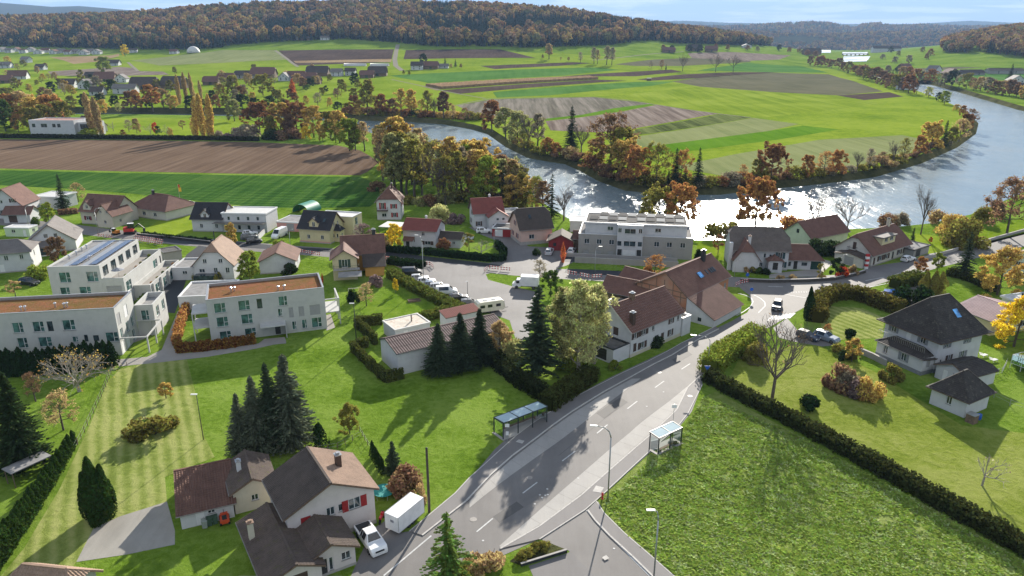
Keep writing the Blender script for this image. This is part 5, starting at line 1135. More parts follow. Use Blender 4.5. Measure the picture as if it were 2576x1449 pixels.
# the long shed, its hedge yard and neighbours
r = site('workshop', 'long white workshop with mauve-brown corrugated roof behind three firs', 'workshop', (998, 892), 3.9, 32, .2)
b = Block(r, 0, 0, 21, 7.2, 4.0, W_WHITE); b.gable(5.0, 'u', .22, mat=m_roof('corrugated_mauve', (.1, .068, .064), .25), tile=.45, course=1.8, ridge=.66, fascia=DARKM); b.win('r', .5, .2, 2.6, 2.4, 'garage:w'); b.walls()
r = site('shed', 'white flat-roofed shed with rusty roof streaks and stove pipe', 'shed', (994, 831), 2.5, 33)
b = Block(r, 0, 0, 7.0, 5.4, 2.6, W_WHITE); b.flat(m_roof('rust_streaked_sheet', (.5, .45, .38), .25, (.35, .17, .09)), .06, WHITE_ROOF, .12); b.win('f', .3, .1, .9, 1.9, 'door:w'); b.walls()
mb = MB(); mb.tube((4.4, 2.4, 2.4), (4.4, 2.4, 3.9), .14, .14, 8); mb.build('stove_pipe', ZINC, r)
r = site('shed', 'small shed with reddish tiled roof beside the caravan', 'shed', (1122, 800), 2.3, 33, .1)
b = Block(r, 0, 0, 7.4, 2.6, 2.3, W_WHITE); b.shed(2.9, R_RED, .15, tile=.4); b.walls()
r = site('cabin', 'pale green flat-roofed site cabin at the left edge', 'cabin', (10, 573), 2.5, -4)
b = Block(r, 0, 0, 7.2, 3.6, 2.6, W_MINT); b.flat(WHITE_ROOF, .06, TRIM, .06); b.win('f', .35, 1.1, 1.1, .9).win('f', .8, .1, .9, 1.9, 'door:w').win('r', .5, 1.1, 1.0, .9); b.walls()

# first row along the main street
def simple(name, label, L, z, ang, W_, D_, he, hr, wall, mat, axis='u', hip=(0, 0), over=.5, wins=(), chim=(), extra=None, cat='house', inset=None, course=.4, tile=None, pl=.3, ridge=.5):
    r = site(name, label, cat, L, z, ang, over if inset is None else inset); b = Block(r, 0, 0, W_, D_, he, wall); b.gable(hr, axis, over, hip, mat, tile, course, ridge)
    for w in wins: b.win(*w)
    b.walls(); b.plinth(pl)
    for c in chim: b.chimney(*c)
    if extra: extra(r, b)
    return r, b
def ex(r, b):
    b.dormer(4.4, 2.6, .2, 4.3, 1.6, 1.1, 4, W_CREAM, R_BLACK); b.skylight(6.9, .45, .8, 1.2)
    c = Block(r, 9.1, 2.6, 1.8, 2.4, 3.4, W_CREAM); c.gable(4.6, 'u', .25, (0, 1), R_BLACK); c.win('r', .5, 1.2, .8, 1.1).win('f', .5, 1.2, .6, 1.1); c.walls('bay_wall')
    c = Block(r, 1, 8.25, 11, 6, 5.8, W_CREAM); c.flat(WHITE_ROOF, .2, TRIM); c.win('r', .4, 3.2, 1.6, 2.0, 'T').win('r', .75, 1, 1.6, 1.6, 'T'); c.walls('rear_wing_wall')
    mb = MB(); mb.box(-.04, 9.14, -.05, 0.0, 0.301, .55); mb.build('painted_band', W_SALMON, r)
simple('house', 'cream house with black roof, gabled dormer and pink plinth on the main street', (745, 573), 4.1, -14, 9.1, 8.2, 4.3, 8.0, W_CREAM, R_BLACK, wins=[('f', .3, 1.2, .9, 1.1, 'w'), ('f', .75, 1.2, .9, 1.1, 'w'), ('r', .3, 1.2, .9, 1.1, 'w'), ('r', .35, 4.4, .8, 1.1, 'w'), ('r', .8, 1.0, .9, 1.1, 'w'), ('r', .62, 4.4, .8, 1.0, 'w')], extra=ex)
def ex(r, b):
    c = Block(r, .6, -1.5, 2.4, 1.48, 2.3, W_WHITE); c.gable(2.9, 'u', .25, mat=R_BROWN, ridge=.9); c.win('f', .5, .1, 1.0, 2.0, 'door:d'); c.walls('porch_wall')
    c = Block(r, 9.05, 2, 6.2, 4.6, 2.6, W_WHITE); c.gable(3.8, 'u', .35, mat=R_DARK); c.win('r', .5, 1, .8, .9).win('f', .7, 1, .8, .8); c.walls('annex_wall')
simple('house', 'white house with plum-brown roof beside the yellow ginkgo', (1007, 578), 4.8, -13, 9.1, 8.0, 5.0, 7.0, W_WHITE, R_RED, wins=[('f', .62, 3.4, .9, 1.0, 'w'), ('f', .75, 1.0, 1.6, 1.0, 'w:b'), ('r', .5, 3.3, 1.1, 1.2, 'w'), ('r', .5, .8, 1.1, 1.2, 'w')], chim=[(5.2, 4.2, 6.2, 7.7, .5, .5, W_WHITE, TRIM)], extra=ex)
simple('house', 'pink house with steep black roof near the river', (1307, 578), 4.5, 18, 9.0, 9.6, 4.6, 9.0, W_PINK, R_DARK, hip=(.25, .25), wins=[('f', .35, 1.6, 1.5, 1.2, 'w'), ('l', .3, 1.4, .9, 1.2, 'w:w'), ('l', .7, 1.4, .9, 1.2, 'w:w'), ('l', .5, 4.6, .9, 1.2, 'w:w')], extra=lambda r, b: b.skylight(3.4, .55, .7, 1.3), pl=.9)
def ex(r, b):
    c = Block(r, -.9, -.02, 4.6, 1.2, 3.0, W_WHITE); mb = MB(); mb.box(.1, 3.4, -1.3, -.02, 3.0, 3.15); mb.build('balcony', S_BROWN, r); rail(r, [(.15, -.05, 3.15), (.15, -1.25, 3.15), (3.35, -1.25, 3.15), (3.35, -.05, 3.15)], .9, S_BROWN, 'balcony_railing')
simple('house', 'white house with red shutters and brown half-hipped roof by the woodland edge', (942, 508), 5.8, 2, 7.2, 8.4, 6.0, 9.6, W_WHITE, R_RUST, axis='v', hip=(.75, .4), wins=[('f', .25, 3.4, 1.0, 2.0, 'w:r'), ('f', .72, 3.6, 1.0, 1.4, 'w:r'), ('f', .74, .9, 1.0, 1.4, 'w:r'), ('f', .3, 1.0, 1.4, 1.1, 'w'), ('r', .35, 3.6, .9, 1.3, 'w:r'), ('r', .7, 3.6, .9, 1.3, 'w:r')], chim=[(4.3, 4.4, 9.0, 10.6, .5, .5, S_BROWN)], extra=ex)
def ex(r, b):
    c = Block(r, 3.6, -3.6, 5.6, 3.7, 4.4, W_WHITE); c.gable(6.2, 'v', .4, mat=R_RED); c.win('f', .45, 3.2, .7, .6, 'd').win('f', .75, 3.2, .7, .6, 'd').win('f', .3, 1.0, 1.2, 1.1).win('f', .75, 1.2, 1.2, .9, 'w:w'); c.walls('wing_wall')
    c = Block(r, 8.7, 1, 6, 6, 4.2, W_WHITE); c.flat(FELT, .2, TRIM); c.win('f', .5, 2.6, 1.4, 1.0); c.walls('rear_wing_wall')
simple('house', 'white house with bright red roof left of the pink house', (1190, 536), 5.0, 14, 8.6, 7.6, 5.0, 8.4, W_WHITE, R_RED, wins=[('l', .5, 3.6, .9, 1.3, 'w:b'), ('l', .3, 1.0, .9, 1.3, 'w:b'), ('f', .15, 1.0, .9, 1.3, 'w:b')], chim=[(5.5, 4.6, 7.4, 9.0, .5, .5, W_WHITE, TRIM)], extra=ex)
r = site('garage', 'small garage with bright red side wall in front of the red-roofed house', 'garage', (1238, 574), 2.4, -12)
b = Block(r, 0, 0, 6.4, 5.4, 2.6, S_RED); b.flat(FELT_D, .12, TRIM, .1); b.win('l', .5, .1, 2.4, 2.1, 'garage:w').win('f', .3, .1, 2.2, 2.0, 'garage:w'); b.walls()
r = site('shed', 'dark red and brown timber sheds right of the pink house', 'shed', (1380, 606), 2.6, -6)
b = Block(r, 0, 0, 6.5, 6, 2.8, W_RED); b.gable(4.4, 'v', .4, mat=R_DARK); b.win('f', .25, 1.2, .8, .9, 'd'); b.walls()
b = Block(r, 6.6, 1, 6.5, 6, 3.2, W_WOOD); b.gable(4.6, 'u', .4, mat=R_BROWN); b.win('f', .5, 1.2, .8, .9, 'd'); b.walls('side_shed_wall')
r = site('annex', 'flat white annex at the river end of the dark red sheds', 'annex', (1434, 556), 3.2, -6)
b = Block(r, 0, 0, 7, 6, 3.3, W_WHITE); b.flat(WHITE_ROOF, .1, TRIM, .1); b.win('f', .5, 1, 1.4, 1.2); b.walls()
# modern apartment house with solar roof
r = site('apartment_house', 'modern grey and white apartment house with flat solar roof by the river', 'building', (1454, 640), 0, -10)
b = Block(r, 0, 0, 28.6, 12.5, 5.6, W_GREY)
for f in (.075, .185, .295, .69, .8, .915): b.win('f', f, 3.0, 1.3, 1.3, 'w')
for f in (.07, .18, .29, .8): b.win('f', f, .3, 1.5, 1.0, 'blind:b')
b.win('l', .3, 3.0, 1.2, 1.3).win('r', .4, 3.0, 2.0, 2.0, 'T'); b.flat(FELT, .25, TRIM); b.walls()
c = Block(r, 1.6, 1.0, 25.4, 10.5, 8.5, W_WHITE, 5.2); c.win('f', .25, 6.5, 1.5, 1.0, 'w').win('f', .72, 6.5, 1.5, 1.0, 'w'); c.flat(FELT_D, .12, TRIM, .25); c.walls('attic_wall')
e = Block(r, 9.8, -.6, 6.4, 1.55, 8.4, W_WHITE)
for f, z, w_, h_, s_ in [(.1, 6.4, .9, 1.2, 'w'), (.5, 6.2, 2.8, 1.3, 'w'), (.9, 6.4, .9, 1.2, 'w'), (.1, 3.0, 1.0, 1.2, 'd'), (.5, 2.9, 3.0, 1.4, 'w'), (.9, 3.0, 1.0, 1.2, 'd'), (.12, .1, 1.1, 2.0, 'door:d'), (.88, .1, 1.1, 2.0, 'door:d'), (.5, .2, 3.2, 1.8, 'blind:w')]: e.win('f', f, z, w_, h_, s_)
e.flat(WHITE_ROOF, .1, TRIM); e.walls('stair_tower_wall')
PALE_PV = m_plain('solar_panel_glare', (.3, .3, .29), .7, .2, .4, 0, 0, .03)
PV2 = m_plain('solar_panel_dark', (.05, .052, .056), .7, .25, .4, 0, 0, .03)
for k_ in range(10):
    for s_ in range(4):
        if (k_, s_) not in {(4, 1), (4, 2), (0, 3)}: solar(r, 2.5 + k_ * 2.42, 1.7 + s_ * 2.35, 8.6, 1, 1, 2.2, 2.1, R(10) * (1 if s_ % 2 else -1), 'x', PALE_PV if (k_ + s_ // 2) % 2 else PV2, .1)
mb = MB(); mb.box(-.2, 25, -7.4, -7.1, 0, 1.5); mb.build('ramp_wall', CONC, r); mb = MB(); mb.box(-3.5, -3.2, -7.4, -1.2, 0, 1.2); mb.box(-3.5, 25, -2.5, -2.2, 0, 1.0); mb.build('ramp_wall', CONC, r)
struct(drape('ramp', [tuple((r.matrix_basis @ Vector(q))[:2]) for q in ((-3, -7, 0), (25, -7, 0), (25, -2.6, 0), (-3, -2.6, 0))], TAR_N, .03))

# old house with balcony in front of the street
r = site('house', 'old yellow house with dark brown roofs, green shutters and balcony above the hedge', 'house', (840, 706), 0, 12)
b = Block(r, 0, 0, 5.4, 6.4, 5.4, W_OLD); b.gable(7.2, 'v', .55, mat=R_BROWN); b.win('f', .5, 3.0, 1.3, 1.9, 'w:g').win('l', .5, 3.2, .9, 1.2, 'w:g').win('l', .4, .8, .9, 1.2, 'w:g'); b.walls()
mb = MB(); mb.box(.2, 6.0, -1.5, -.01, 2.7, 2.85); mb.build('balcony', PLINTH, r); rail(r, [(.25, -.1, 2.85), (.25, -1.45, 2.85), (5.9, -1.45, 2.85), (5.9, -.1, 2.85)], .9, S_GREEN, 'balcony_railing')
mb = MB(); slab(mb, [Vector((1.2, -4.2, 2.0)), Vector((6.4, -4.2, 2.0)), Vector((6.4, -1.6, 2.5)), Vector((1.2, -1.6, 2.5))], .1); mb.build('awning_roof', FELT, r)
c = Block(r, 2.2, 6.45, 9.6, 6.2, 4.6, W_OCHRE); c.gable(8.0, 'u', .5, mat=R_BROWN); c.win('r', .5, 1.2, .9, 1.1); c.walls('main_wall'); c.chimney(7.6, 3.3, 7.0, 9.2, .8, .7, DARKM, METAL)
c = Block(r, 7.2, 1.6, 4.4, 4.8, 2.6, W_OCHRE); c.shed(4.3, R_DARK, .5); c.walls('lean_to_wall')
# white house with brown half-hip roof and its flat garages
def ex(r, b):
    c = Block(r, -5.2, .6, 5.15, 8, 3.0, W_WHITE); c.flat(FELT, .25, W_WHITE); c.win('f', .55, 1.4, 1.1, .8); c.walls('garage_wall'); mb = MB(); mb.box(.4, 5.6, -2.0, -.02, 0, 1.7); mb.build('dark_conservatory', GLASS, r)
    mb = MB(); mb.tube((4.4, 3.2, 7.4), (4.4, 3.2, 10.8), .12, .12, 8); mb.build('flue_pipe', DARKM, b.roof)
simple('house', 'white house with light brown half-hipped roof and flue behind the lime-coloured tree', (492, 706), 0, 4, 8.8, 9.2, 4.0, 8.6, W_WHITE, R_TAN, axis='v', hip=(.35, .3), inset=0, wins=[('f', .3, 4.1, .9, 1.0, 'w'), ('f', .7, 4.1, .9, 1.0, 'w'), ('f', .2, 1.9, 1.3, .9, 'w'), ('f', .55, 1.7, .9, 1.3, 'w'), ('f', .85, 1.7, .9, 1.3, 'w')], extra=ex)
simple('house', 'low white house with ribbed brown roof and small wine-red window', (655, 690), 0, 10, 8.2, 9.5, 3.2, 5.2, W_WHITE, R_RUST, axis='v', inset=0, wins=[('f', .72, 1.2, .8, .8, 'blind:s'), ('r', .5, 1.0, 1.0, 1.0, 'w')])
r = site('garage', 'small grey concrete garage box by the construction fence', 'garage', (415, 660), 0, 40)
b = Block(r, 0, 0, 4.2, 4.6, 2.5, W_GREY); b.flat(FELT_D, .1, ZINC, .1); b.win('r', .5, .1, 2.4, 2.1, 'garage:b'); b.walls()

# left group
def ex(r, b):
    b.dormer(2.6, 2.6, .1, 4.4, 1.4, 1.3, 4, W_BEIGE, R_BROWN)
    c = Block(r, 8.2, -2.6, 5.6, 7.5, 4.0, W_BEIGE); c.gable(7.0, 'v', .5, mat=R_BROWN); c.win('f', .3, 4.3, .8, .8).win('f', .7, 4.3, .8, .8).win('f', .5, 1.2, .8, 1.0).win('r', .4, 1.2, .8, 1.0); c.walls('wing_wall')
simple('house', 'beige house with brown cross-gabled roofs and wine-red shutters on the left', (207, 562), 0, -14, 12.5, 9, 4.2, 8.2, W_BEIGE, R_BROWN, inset=0, wins=[('f', .2, 1.2, 1.3, 1.2, 'w:w'), ('f', .48, 1.2, .8, 1.2, 'w:w')], extra=ex)
simple('house', 'large brown hip-roofed house at the crop field behind the beige house', (318, 520), 3.0, -25, 16, 12, 3.2, 6.6, W_WARM, R_BROWN, hip=(1, 1), wins=[('f', .7, .9, 1.4, 1.2, 'w'), ('f', .4, .9, 1.4, 1.2, 'w')], chim=[(5, 5.5, 5.6, 7.6, .6, .6, DARKM)])
def ex(r, b):
    c = Block(r, 9.05, .2, 13, 8.5, 5.6, W_WHITE); c.flat(WHITE_ROOF, .15, TRIM, .15)
    for k in range(4): c.win('f', .15 + .22 * k, 3.5, .7, 1.0, 'd').win('f', .15 + .22 * k, .8, .8, 1.2, 'd')
    c.walls('office_wing_wall'); b.dormer(4, 2.4, .2, 3.9, 1.4, 1.2, 3.6, W_WHITE, R_BLACK); mb = MB(); mb.box(7, 22, -2.2, -.02, 2.9, 3.05); mb.build('canopy', ZINC, r)
simple('house', 'long white house with black roof, dormer and flat office wing', (486, 582), 0, -4, 9, 9, 4.0, 7.6, W_WHITE, R_BLACK, inset=0, wins=[('f', .3, 1.1, .9, 1.2, 'w'), ('f', .8, 1.1, .9, 1.2, 'w')], extra=ex)
def ex(r, b):
    c = Block(r, 6.6, -5.6, 7.6, 5.6, 2.8, W_WHITE); c.gable(4.6, 'u', .4, mat=R_BROWN); c.win('f', .35, .1, 2.4, 2.2, 'garage:s'); c.walls('garage_wall')
simple('house', 'white gabled house with steep brown roof at the left edge', (-20, 552), 0, 6, 9.6, 10, 4.6, 9.4, W_WHITE, R_BROWN, axis='v', inset=0, wins=[('f', .75, 5.2, 1.0, 1.1, 'w:b'), ('f', .4, 5.0, .7, .9, 'w'), ('f', .3, 1.2, 1.0, 1.6, 'w:b')], extra=ex)
r = site('house', 'white flat-roofed house behind the left-edge gabled house', 'house', (85, 498), 3.5, -10); b = Block(r, 0, 0, 9, 8, 4.2, W_WHITE); b.flat(WHITE_ROOF, .1, TRIM, .3); b.win('r', .5, 1, 1.2, 1.2).win('f', .5, 1, 1.4, 1.2); b.walls()
def ex(r, b):
    c = Block(r, -1.5, -3.6, 8.5, 3.55, 2.4, W_WHITE); c.shed(3.2, R_GREYT, .3); c.win('f', .5, .3, 5, 1.8, 'd'); c.walls('veranda_wall')
simple('house', 'white gabled house with broad light brown roof left of the solar block', (72, 640), 0, 22, 11, 11, 3.2, 7.4, W_WHITE, R_GREYT, axis='v', inset=0, wins=[('f', .42, 4.0, .9, .9, 'd'), ('f', .62, 4.0, .8, .9, 'd')], extra=ex)
simple('house', 'white hip-roofed house with grey tiles and dark car at the left edge', (-70, 694), 0, 20, 12.5, 8.5, 5.0, 7.0, W_WHITE, R_GREYT, inset=0, hip=(0, .9), wins=[('f', .6, 3.0, .9, 1.2, 'w'), ('f', .85, 3.0, .8, 1.2, 'w'), ('f', .5, .1, 1.0, 2.0, 'door:w'), ('r', .4, 3, .8, 1.2, 'w')])
# garage with pink doors and the green tunnel tent
r = site('garage', 'flat-roofed garage with pink front behind the parked delivery van', 'garage', (696, 560), 2.4, -12)
b = Block(r, 0, 0, 10, 8, 2.8, W_SALMON); b.flat(FELT, .12, TRIM, .12); b.win('f', .42, .1, 2.4, 2.2, 'garage:b').win('f', .75, .1, 1.4, 2.1, 'door:w'); b.walls()
r = thing('tunnel_tent', 'green arched tarpaulin shelter at the crop field edge', 'tent', P(756, 536), R(70), None, .78)
mb = MB(); n = 12
for x in (0, 9):
    for k in range(n + 1): a = math.pi * k / n; mb.v.append((x, 4.0 * math.cos(a), 3.6 * math.sin(a)))
mb.f = [(k, k + 1, n + 2 + k, n + 1 + k) for k in range(n)]; mb.build('tarpaulin', m_plain('green_tarp', (.03, .2, .14), .5, .12, 2), r, True)
for x in (.1, 4.5, 8.9): mb = MB(); mb.path([(x, 3.9 * math.cos(math.pi * k / n), 3.5 * math.sin(math.pi * k / n)) for k in range(n + 1)], .05, .05, 5); mb.build('hoop', METAL, r)
r = site('carport', 'open carport with two white roof panels by the yellow ginkgo', 'carport', (952, 570), 2.6, -14)
for k in range(2):
    mb = MB(); mb.box(k * 3.3, k * 3.3 + 3.2, 0, 6.5, 2.5, 2.62); mb.build('roof_panel', WHITE_ROOF, r)
for x in (.1, 6.3):
    for y in (.2, 6.2): mb = MB(); mb.bar((x, y, 0), (x, y, 2.5), .14); mb.build('post', W_WOOD, r)

# right group along the main street
def ex(r, b):
    c = Block(r, 0, -2.6, 6.0, 5.4, 3.3, W_WHITE); c.gable(7.3, 'v', .35, (.5, .1), R_BROWN); c.walls('front_wing_wall'); c.chimney(3.4, 1.2, 6.4, 8.6, .6, .6, W_WHITE, R_TAN); mb = MB(); mb.box(-1.0, -.2, -1.2, -.2, 0, 6.8); mb.build('outer_chimney', W_WHITE, r)
    c = Block(r, 8.2, -2.2, 3.2, 2.15, 3.0, W_WHITE); c.gable(3.9, 'v', .4, (.7, 0), R_BROWN); c.win('f', .5, .7, 1.2, 1.8, 'door:d'); c.walls('porch_wall')
    c = Block(r, 13.25, 1, 8.2, 6.8, 2.7, W_WHITE); c.gable(5.4, 'u', .4, (0, 1), R_BROWN); c.win('f', .08, .8, .6, 1.1, 'd').win('f', .25, .1, .9, 2.0, 'door:d').win('f', .5, 1.0, 1.3, .8, 'd').win('f', .82, .1, 2.3, 2.1, 'garage:g'); c.walls('garage_wall')
simple('house', 'white villa with mixed grey and brown half-hipped roofs and teal shutters by the river', (1838, 676), 0, -6, 13.2, 9.5, 5.2, 9.4, W_WHITE, m_roof('tiles_grey_brown', (.12, .1, .088), .3), axis='u', hip=(.3, .45), inset=0, wins=[('f', .58, 3.0, .6, 1.1, 'w'), ('f', .68, 2.8, .6, 1.1, 'w'), ('f', .85, 2.9, 1.1, 1.5, 'w:t'), ('f', .9, .7, 1.0, 1.4, 'w:t'), ('f', .53, .8, .8, 1.0, 'w'), ('r', .5, 2.9, 1.0, 1.4, 'w:t')], extra=ex)
def ex(r, b):
    c = Block(r, 5.8, 1.0, 6.2, 4.2, 6.2, W_CREAM, 4.2); c.flat(R_GREYT, .05, R_GREYT, .3); c.win('f', .3, 4.9, 1.5, 1.0, 'w').win('f', .72, 4.9, 1.5, 1.0, 'w'); c.walls('dormer_wall')
    mb = MB(); mb.box(-1.6, -.02, 4.0, 5.8, 3.0, 3.12); mb.build('balcony', S_BROWN, r); rail(r, [(-.1, 4.0, 3.12), (-1.55, 4.0, 3.12), (-1.55, 5.8, 3.12), (-.1, 5.8, 3.12)], .9)
    c = Block(r, -3.2, .4, 3.15, 7.2, 2.5, W_WARM); c.gable(3.2, 'u', .3, mat=R_DARK, ridge=.5); c.win('l', .5, .1, 2.4, 2.1, 'garage:b'); c.walls('garage_wall')
simple('house', 'white house with dark brown roof, cream shed dormer and parked car on the right', (2190, 671), 0, 36, 18.5, 9.6, 3.2, 7.2, W_WARM, R_BROWN, inset=0, hip=(.2, .2), wins=[('f', .07, .1, .9, 2.0, 'door:s'), ('f', .22, .8, 1.4, 1.3, 'w:b'), ('f', .38, .8, 1.4, 1.3, 'w:b'), ('f', .55, .1, .9, 2.0, 'door:d'), ('f', .72, .9, 1.2, 1.2, 'w:b'), ('f', .88, .9, 1.2, 1.2, 'w:b'), ('l', .5, 3.3, .9, 1.9, 'blind:s')], chim=[(15, 4.8, 6.4, 9.0, .7, .7, W_BEIGE, DARKM)], extra=ex)
simple('house', 'pale green gabled house with plum-brown roof at the water behind dark shrubs', (2040, 610), 2.0, 30, 15, 9, 3.4, 6.8, W_MINT, R_BROWN, inset=0, wins=[('l', .5, 3.6, .9, 1.1, 'd'), ('f', .3, 1, 1.1, 1.1, 'w')])
r = site('shed', 'low grey-roofed sheds at the road beside the white car', 'shed', (2296, 650), 0, 36)
b = Block(r, 0, 0, 8, 5, 2.3, W_GREY); b.flat(FELT, .1, FELT_D, .2); b.win('f', .3, .1, 2.4, 2.0, 'garage:d'); b.walls()
# modern white house beyond the ploughed field
r = site('house', 'modern white flat-roofed house with red gravel roof beyond the ploughed field', 'house', (79, 342), 0, -3)
b = Block(r, 0, 0, 27, 16, 9.0, W_WHITE); b.flat(m_plain('red_gravel', (.3, .17, .14), .9, .3, 1), .4, W_WHITE)
for f in (.1, .3, .36, .55, .66): b.win('f', f, 5.0, 2.0, 2.0, 'd')
b.walls(); c = Block(r, 27.05, 3, 10, 10, 7.6, W_WHITE); c.flat(FELT, .3, W_WHITE); c.win('f', .5, 3.6, 7.0, 3.0, 'd').win('f', .5, .2, 7, 2.6, 'd'); c.walls('loggia_wall')
simple('barn', 'dark-roofed barn behind the modern white house', (190, 318), 3, -30, 16, 10, 4, 9, W_WARM, R_DARK, inset=0, cat='barn')
# ---------------------------------------------------------------- planting
def hedge(label, pxs, w, h, col, name='hedge', dens=42, leaf=.13, rag=.12, mat=None, group=None, pts=None):
    pl = [P(*q) for q in pxs]; rng = random.Random(int(pl[0].x * 10 + pl[0].y)); c0 = pl[0].copy()
    r = thing(name, label, 'hedge', c0, 0, group); core = MB(); mb = MB()
    for a, c in zip(pl, pl[1:]):
        a, c = a - c0, c - c0; L = (c - a).length; d = (c - a) / L; n = Vector((-d.y, d.x, 0)); k = w * .36
        core.add([a - n * k, c - n * k, c + n * k, a + n * k] + [q + Vector((0, 0, h * .86)) for q in (a - n * k, c - n * k, c + n * k, a + n * k)], [(0, 3, 2, 1), (4, 5, 6, 7), (0, 1, 5, 4), (1, 2, 6, 5), (2, 3, 7, 6), (3, 0, 4, 7)])
        dist = (a + c0).length; ds = dens * min(1, (110 / dist) ** 1.2); lf = leaf * max(1, (dist / 110) ** .75)
        for _ in range(int(L * (2 * h + w) * ds)):
            s = rng.uniform(-.1, L + .1); e = rng.uniform(0, 2 * h + w); o = rng.uniform(-rag, rag) + .12 * math.sin(s * 1.7) + .08 * math.sin(s * 4.1 + 1)
            if e < h: p = a + d * s - n * (w / 2 + o) + Vector((0, 0, e)); nr = -n
            elif e < h + w: p = a + d * s + n * (e - h - w / 2) + Vector((0, 0, h + o)); nr = Vector((0, 0, 1))
            else: p = a + d * s + n * (w / 2 + o) + Vector((0, 0, e - h - w)); nr = n
            quad(mb, p, nr + rv(rng) * .9, rv(rng), lf * rng.uniform(.6, 1.3), .8)
    cc = CL[col] if isinstance(col, str) else col
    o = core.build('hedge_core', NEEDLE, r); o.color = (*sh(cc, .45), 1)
    o = mb.build('foliage', mat or LEAF, r); o.color = (*cc, 1); return r
hedge('long dark olive hedge between the lush meadow and the dry meadow', [(1778, 955), (1835, 987), (1990, 1066), (2200, 1180), (2400, 1292), (2576, 1390), (2720, 1468)], 2.0, 1.7, (.055, .065, .02), rag=.3, leaf=.14)
hedge('bushy green hedge corner at the road above the right pavement', [(1782, 940), (1815, 905), (1860, 880), (1905, 850)], 3.4, 2.6, 'lime', rag=.4)
hedge('dark shaded hedge running down from the birches to the left shelter', [(1228, 890), (1262, 930), (1310, 968), (1368, 1003)], 2.2, 1.9, (.04, .05, .018), rag=.25)
hedge('clipped hedge between the left shelter and the pavement', [(1374, 1032), (1430, 993), (1490, 952)], 2.6, 2.3, (.075, .085, .022), rag=.2)
hedge('clipped yew hedge round the yard left of the workshop', [(925, 872), (887, 883), (930, 925), (970, 962), (1014, 952)], .8, 1.9, (.1, .11, .026), rag=.06, dens=60, leaf=.09, mat=NEEDLE)
hedge('tall clipped hedge from the white shed to the workshop gable', [(962, 815), (896, 823), (920, 842), (946, 868)], .8, 2.1, (.1, .11, .026), rag=.06, dens=60, leaf=.09, mat=NEEDLE)
hedge('broad light green hedge behind the row of parked cars', [(982, 695), (1043, 730), (1105, 761), (1169, 793)], 2.4, 1.6, (.13, .15, .03), rag=.3)
hedge('low broad hedge between the kitchen garden and the tiled shed', [(1172, 782), (1120, 792), (1064, 806)], 2.4, 1.4, (.13, .15, .03), rag=.3)
hedge('dark clipped street hedge beside the yellow ginkgo', [(962, 632), (1010, 636), (1056, 640)], 1.4, 1.6, 'yew', rag=.08, mat=NEEDLE)
hedge('long dark clipped street hedge curving round a garden', [(1070, 640), (1150, 649), (1230, 657), (1264, 657), (1268, 640), (1250, 620)], 1.4, 1.7, 'yew', rag=.08, mat=NEEDLE)
hedge('small dark hedge block between street barriers and parking lot', [(978, 662), (1020, 668), (1068, 672)], 2.6, 1.4, 'yew', rag=.1, mat=NEEDLE)
hedge('curved golden-green hedge round the lawn left of the villa', [(2056, 812), (2052, 785), (2072, 760), (2110, 748), (2160, 752), (2215, 772), (2262, 790)], 3.0, 2.5, (.12, .105, .025), rag=.4)
hedge('green hedge beside the covered boat at the main street', [(2248, 725), (2285, 715), (2312, 706)], 3.2, 2.2, (.1, .115, .025), rag=.3)
hedge('curved roadside hedge left of the tall spruce on the right', [(2385, 692), (2420, 700), (2466, 716), (2500, 735)], 2.2, 1.6, (.075, .085, .02), rag=.25)
hedge('long low hedge along the far edge of the ploughed field', [(-60, 346), (100, 348), (300, 350), (500, 352), (650, 355)], 2.4, 2.0, (.04, .045, .018), rag=.3)
hedge('orange beech hedge beside the footpath left of the sedum-roofed block', [(474, 772), (462, 800), (450, 840), (444, 872)], 1.1, 1.6, 'orange', rag=.15)
hedge('orange-brown beech hedge in front of the sedum-roofed block', [(446, 885), (500, 882), (570, 874), (642, 862)], 1.3, 1.5, (.24, .11, .03), rag=.2)
hedge('green hedge beside the access road below the terraced block', [(358, 770), (380, 745), (410, 712), (436, 680)], 1.6, 1.4, 'green', rag=.15)
hedge('rusty hedge between the beige house and the dark spruce', [(148, 540), (170, 538), (196, 536)], 1.6, 1.4, 'brown')
hedge('dark hedge along the street in front of the long white house', [(360, 590), (420, 598), (480, 604), (530, 608)], .7, .8, 'dark', rag=.1)
hedge('clipped hedge along the meadow left of the shaded garden', [(2100, 880), (2150, 905)], 1.6, 1.0, 'olive', rag=.3)
# thuja rows, plant by plant
for i in range(25):
    t_ = i / 24; x = 186 - 200 * t_; y = 1118 + 318 * t_ ** .92
    plant('thuja1', x, y, -(2.3 + 1.3 * t_ + TRNG.uniform(-.2, .3)), 'thuja', f'slim thuja, {ORD[i]} from the top in the row beside the mown lawn', 'thujas beside the mown lawn', 1.0)
for i in range(21):
    t_ = i / 20; plant('thuja1', -15 + 300 * t_, 946 - 28 * t_ ** 2, -(4.4 + TRNG.uniform(-.5, .6)), 'yew', f'tall dark thuja, {ORD[i]} from the left in front of the white terraced block', 'tall thujas in front of the terraced block', .95)
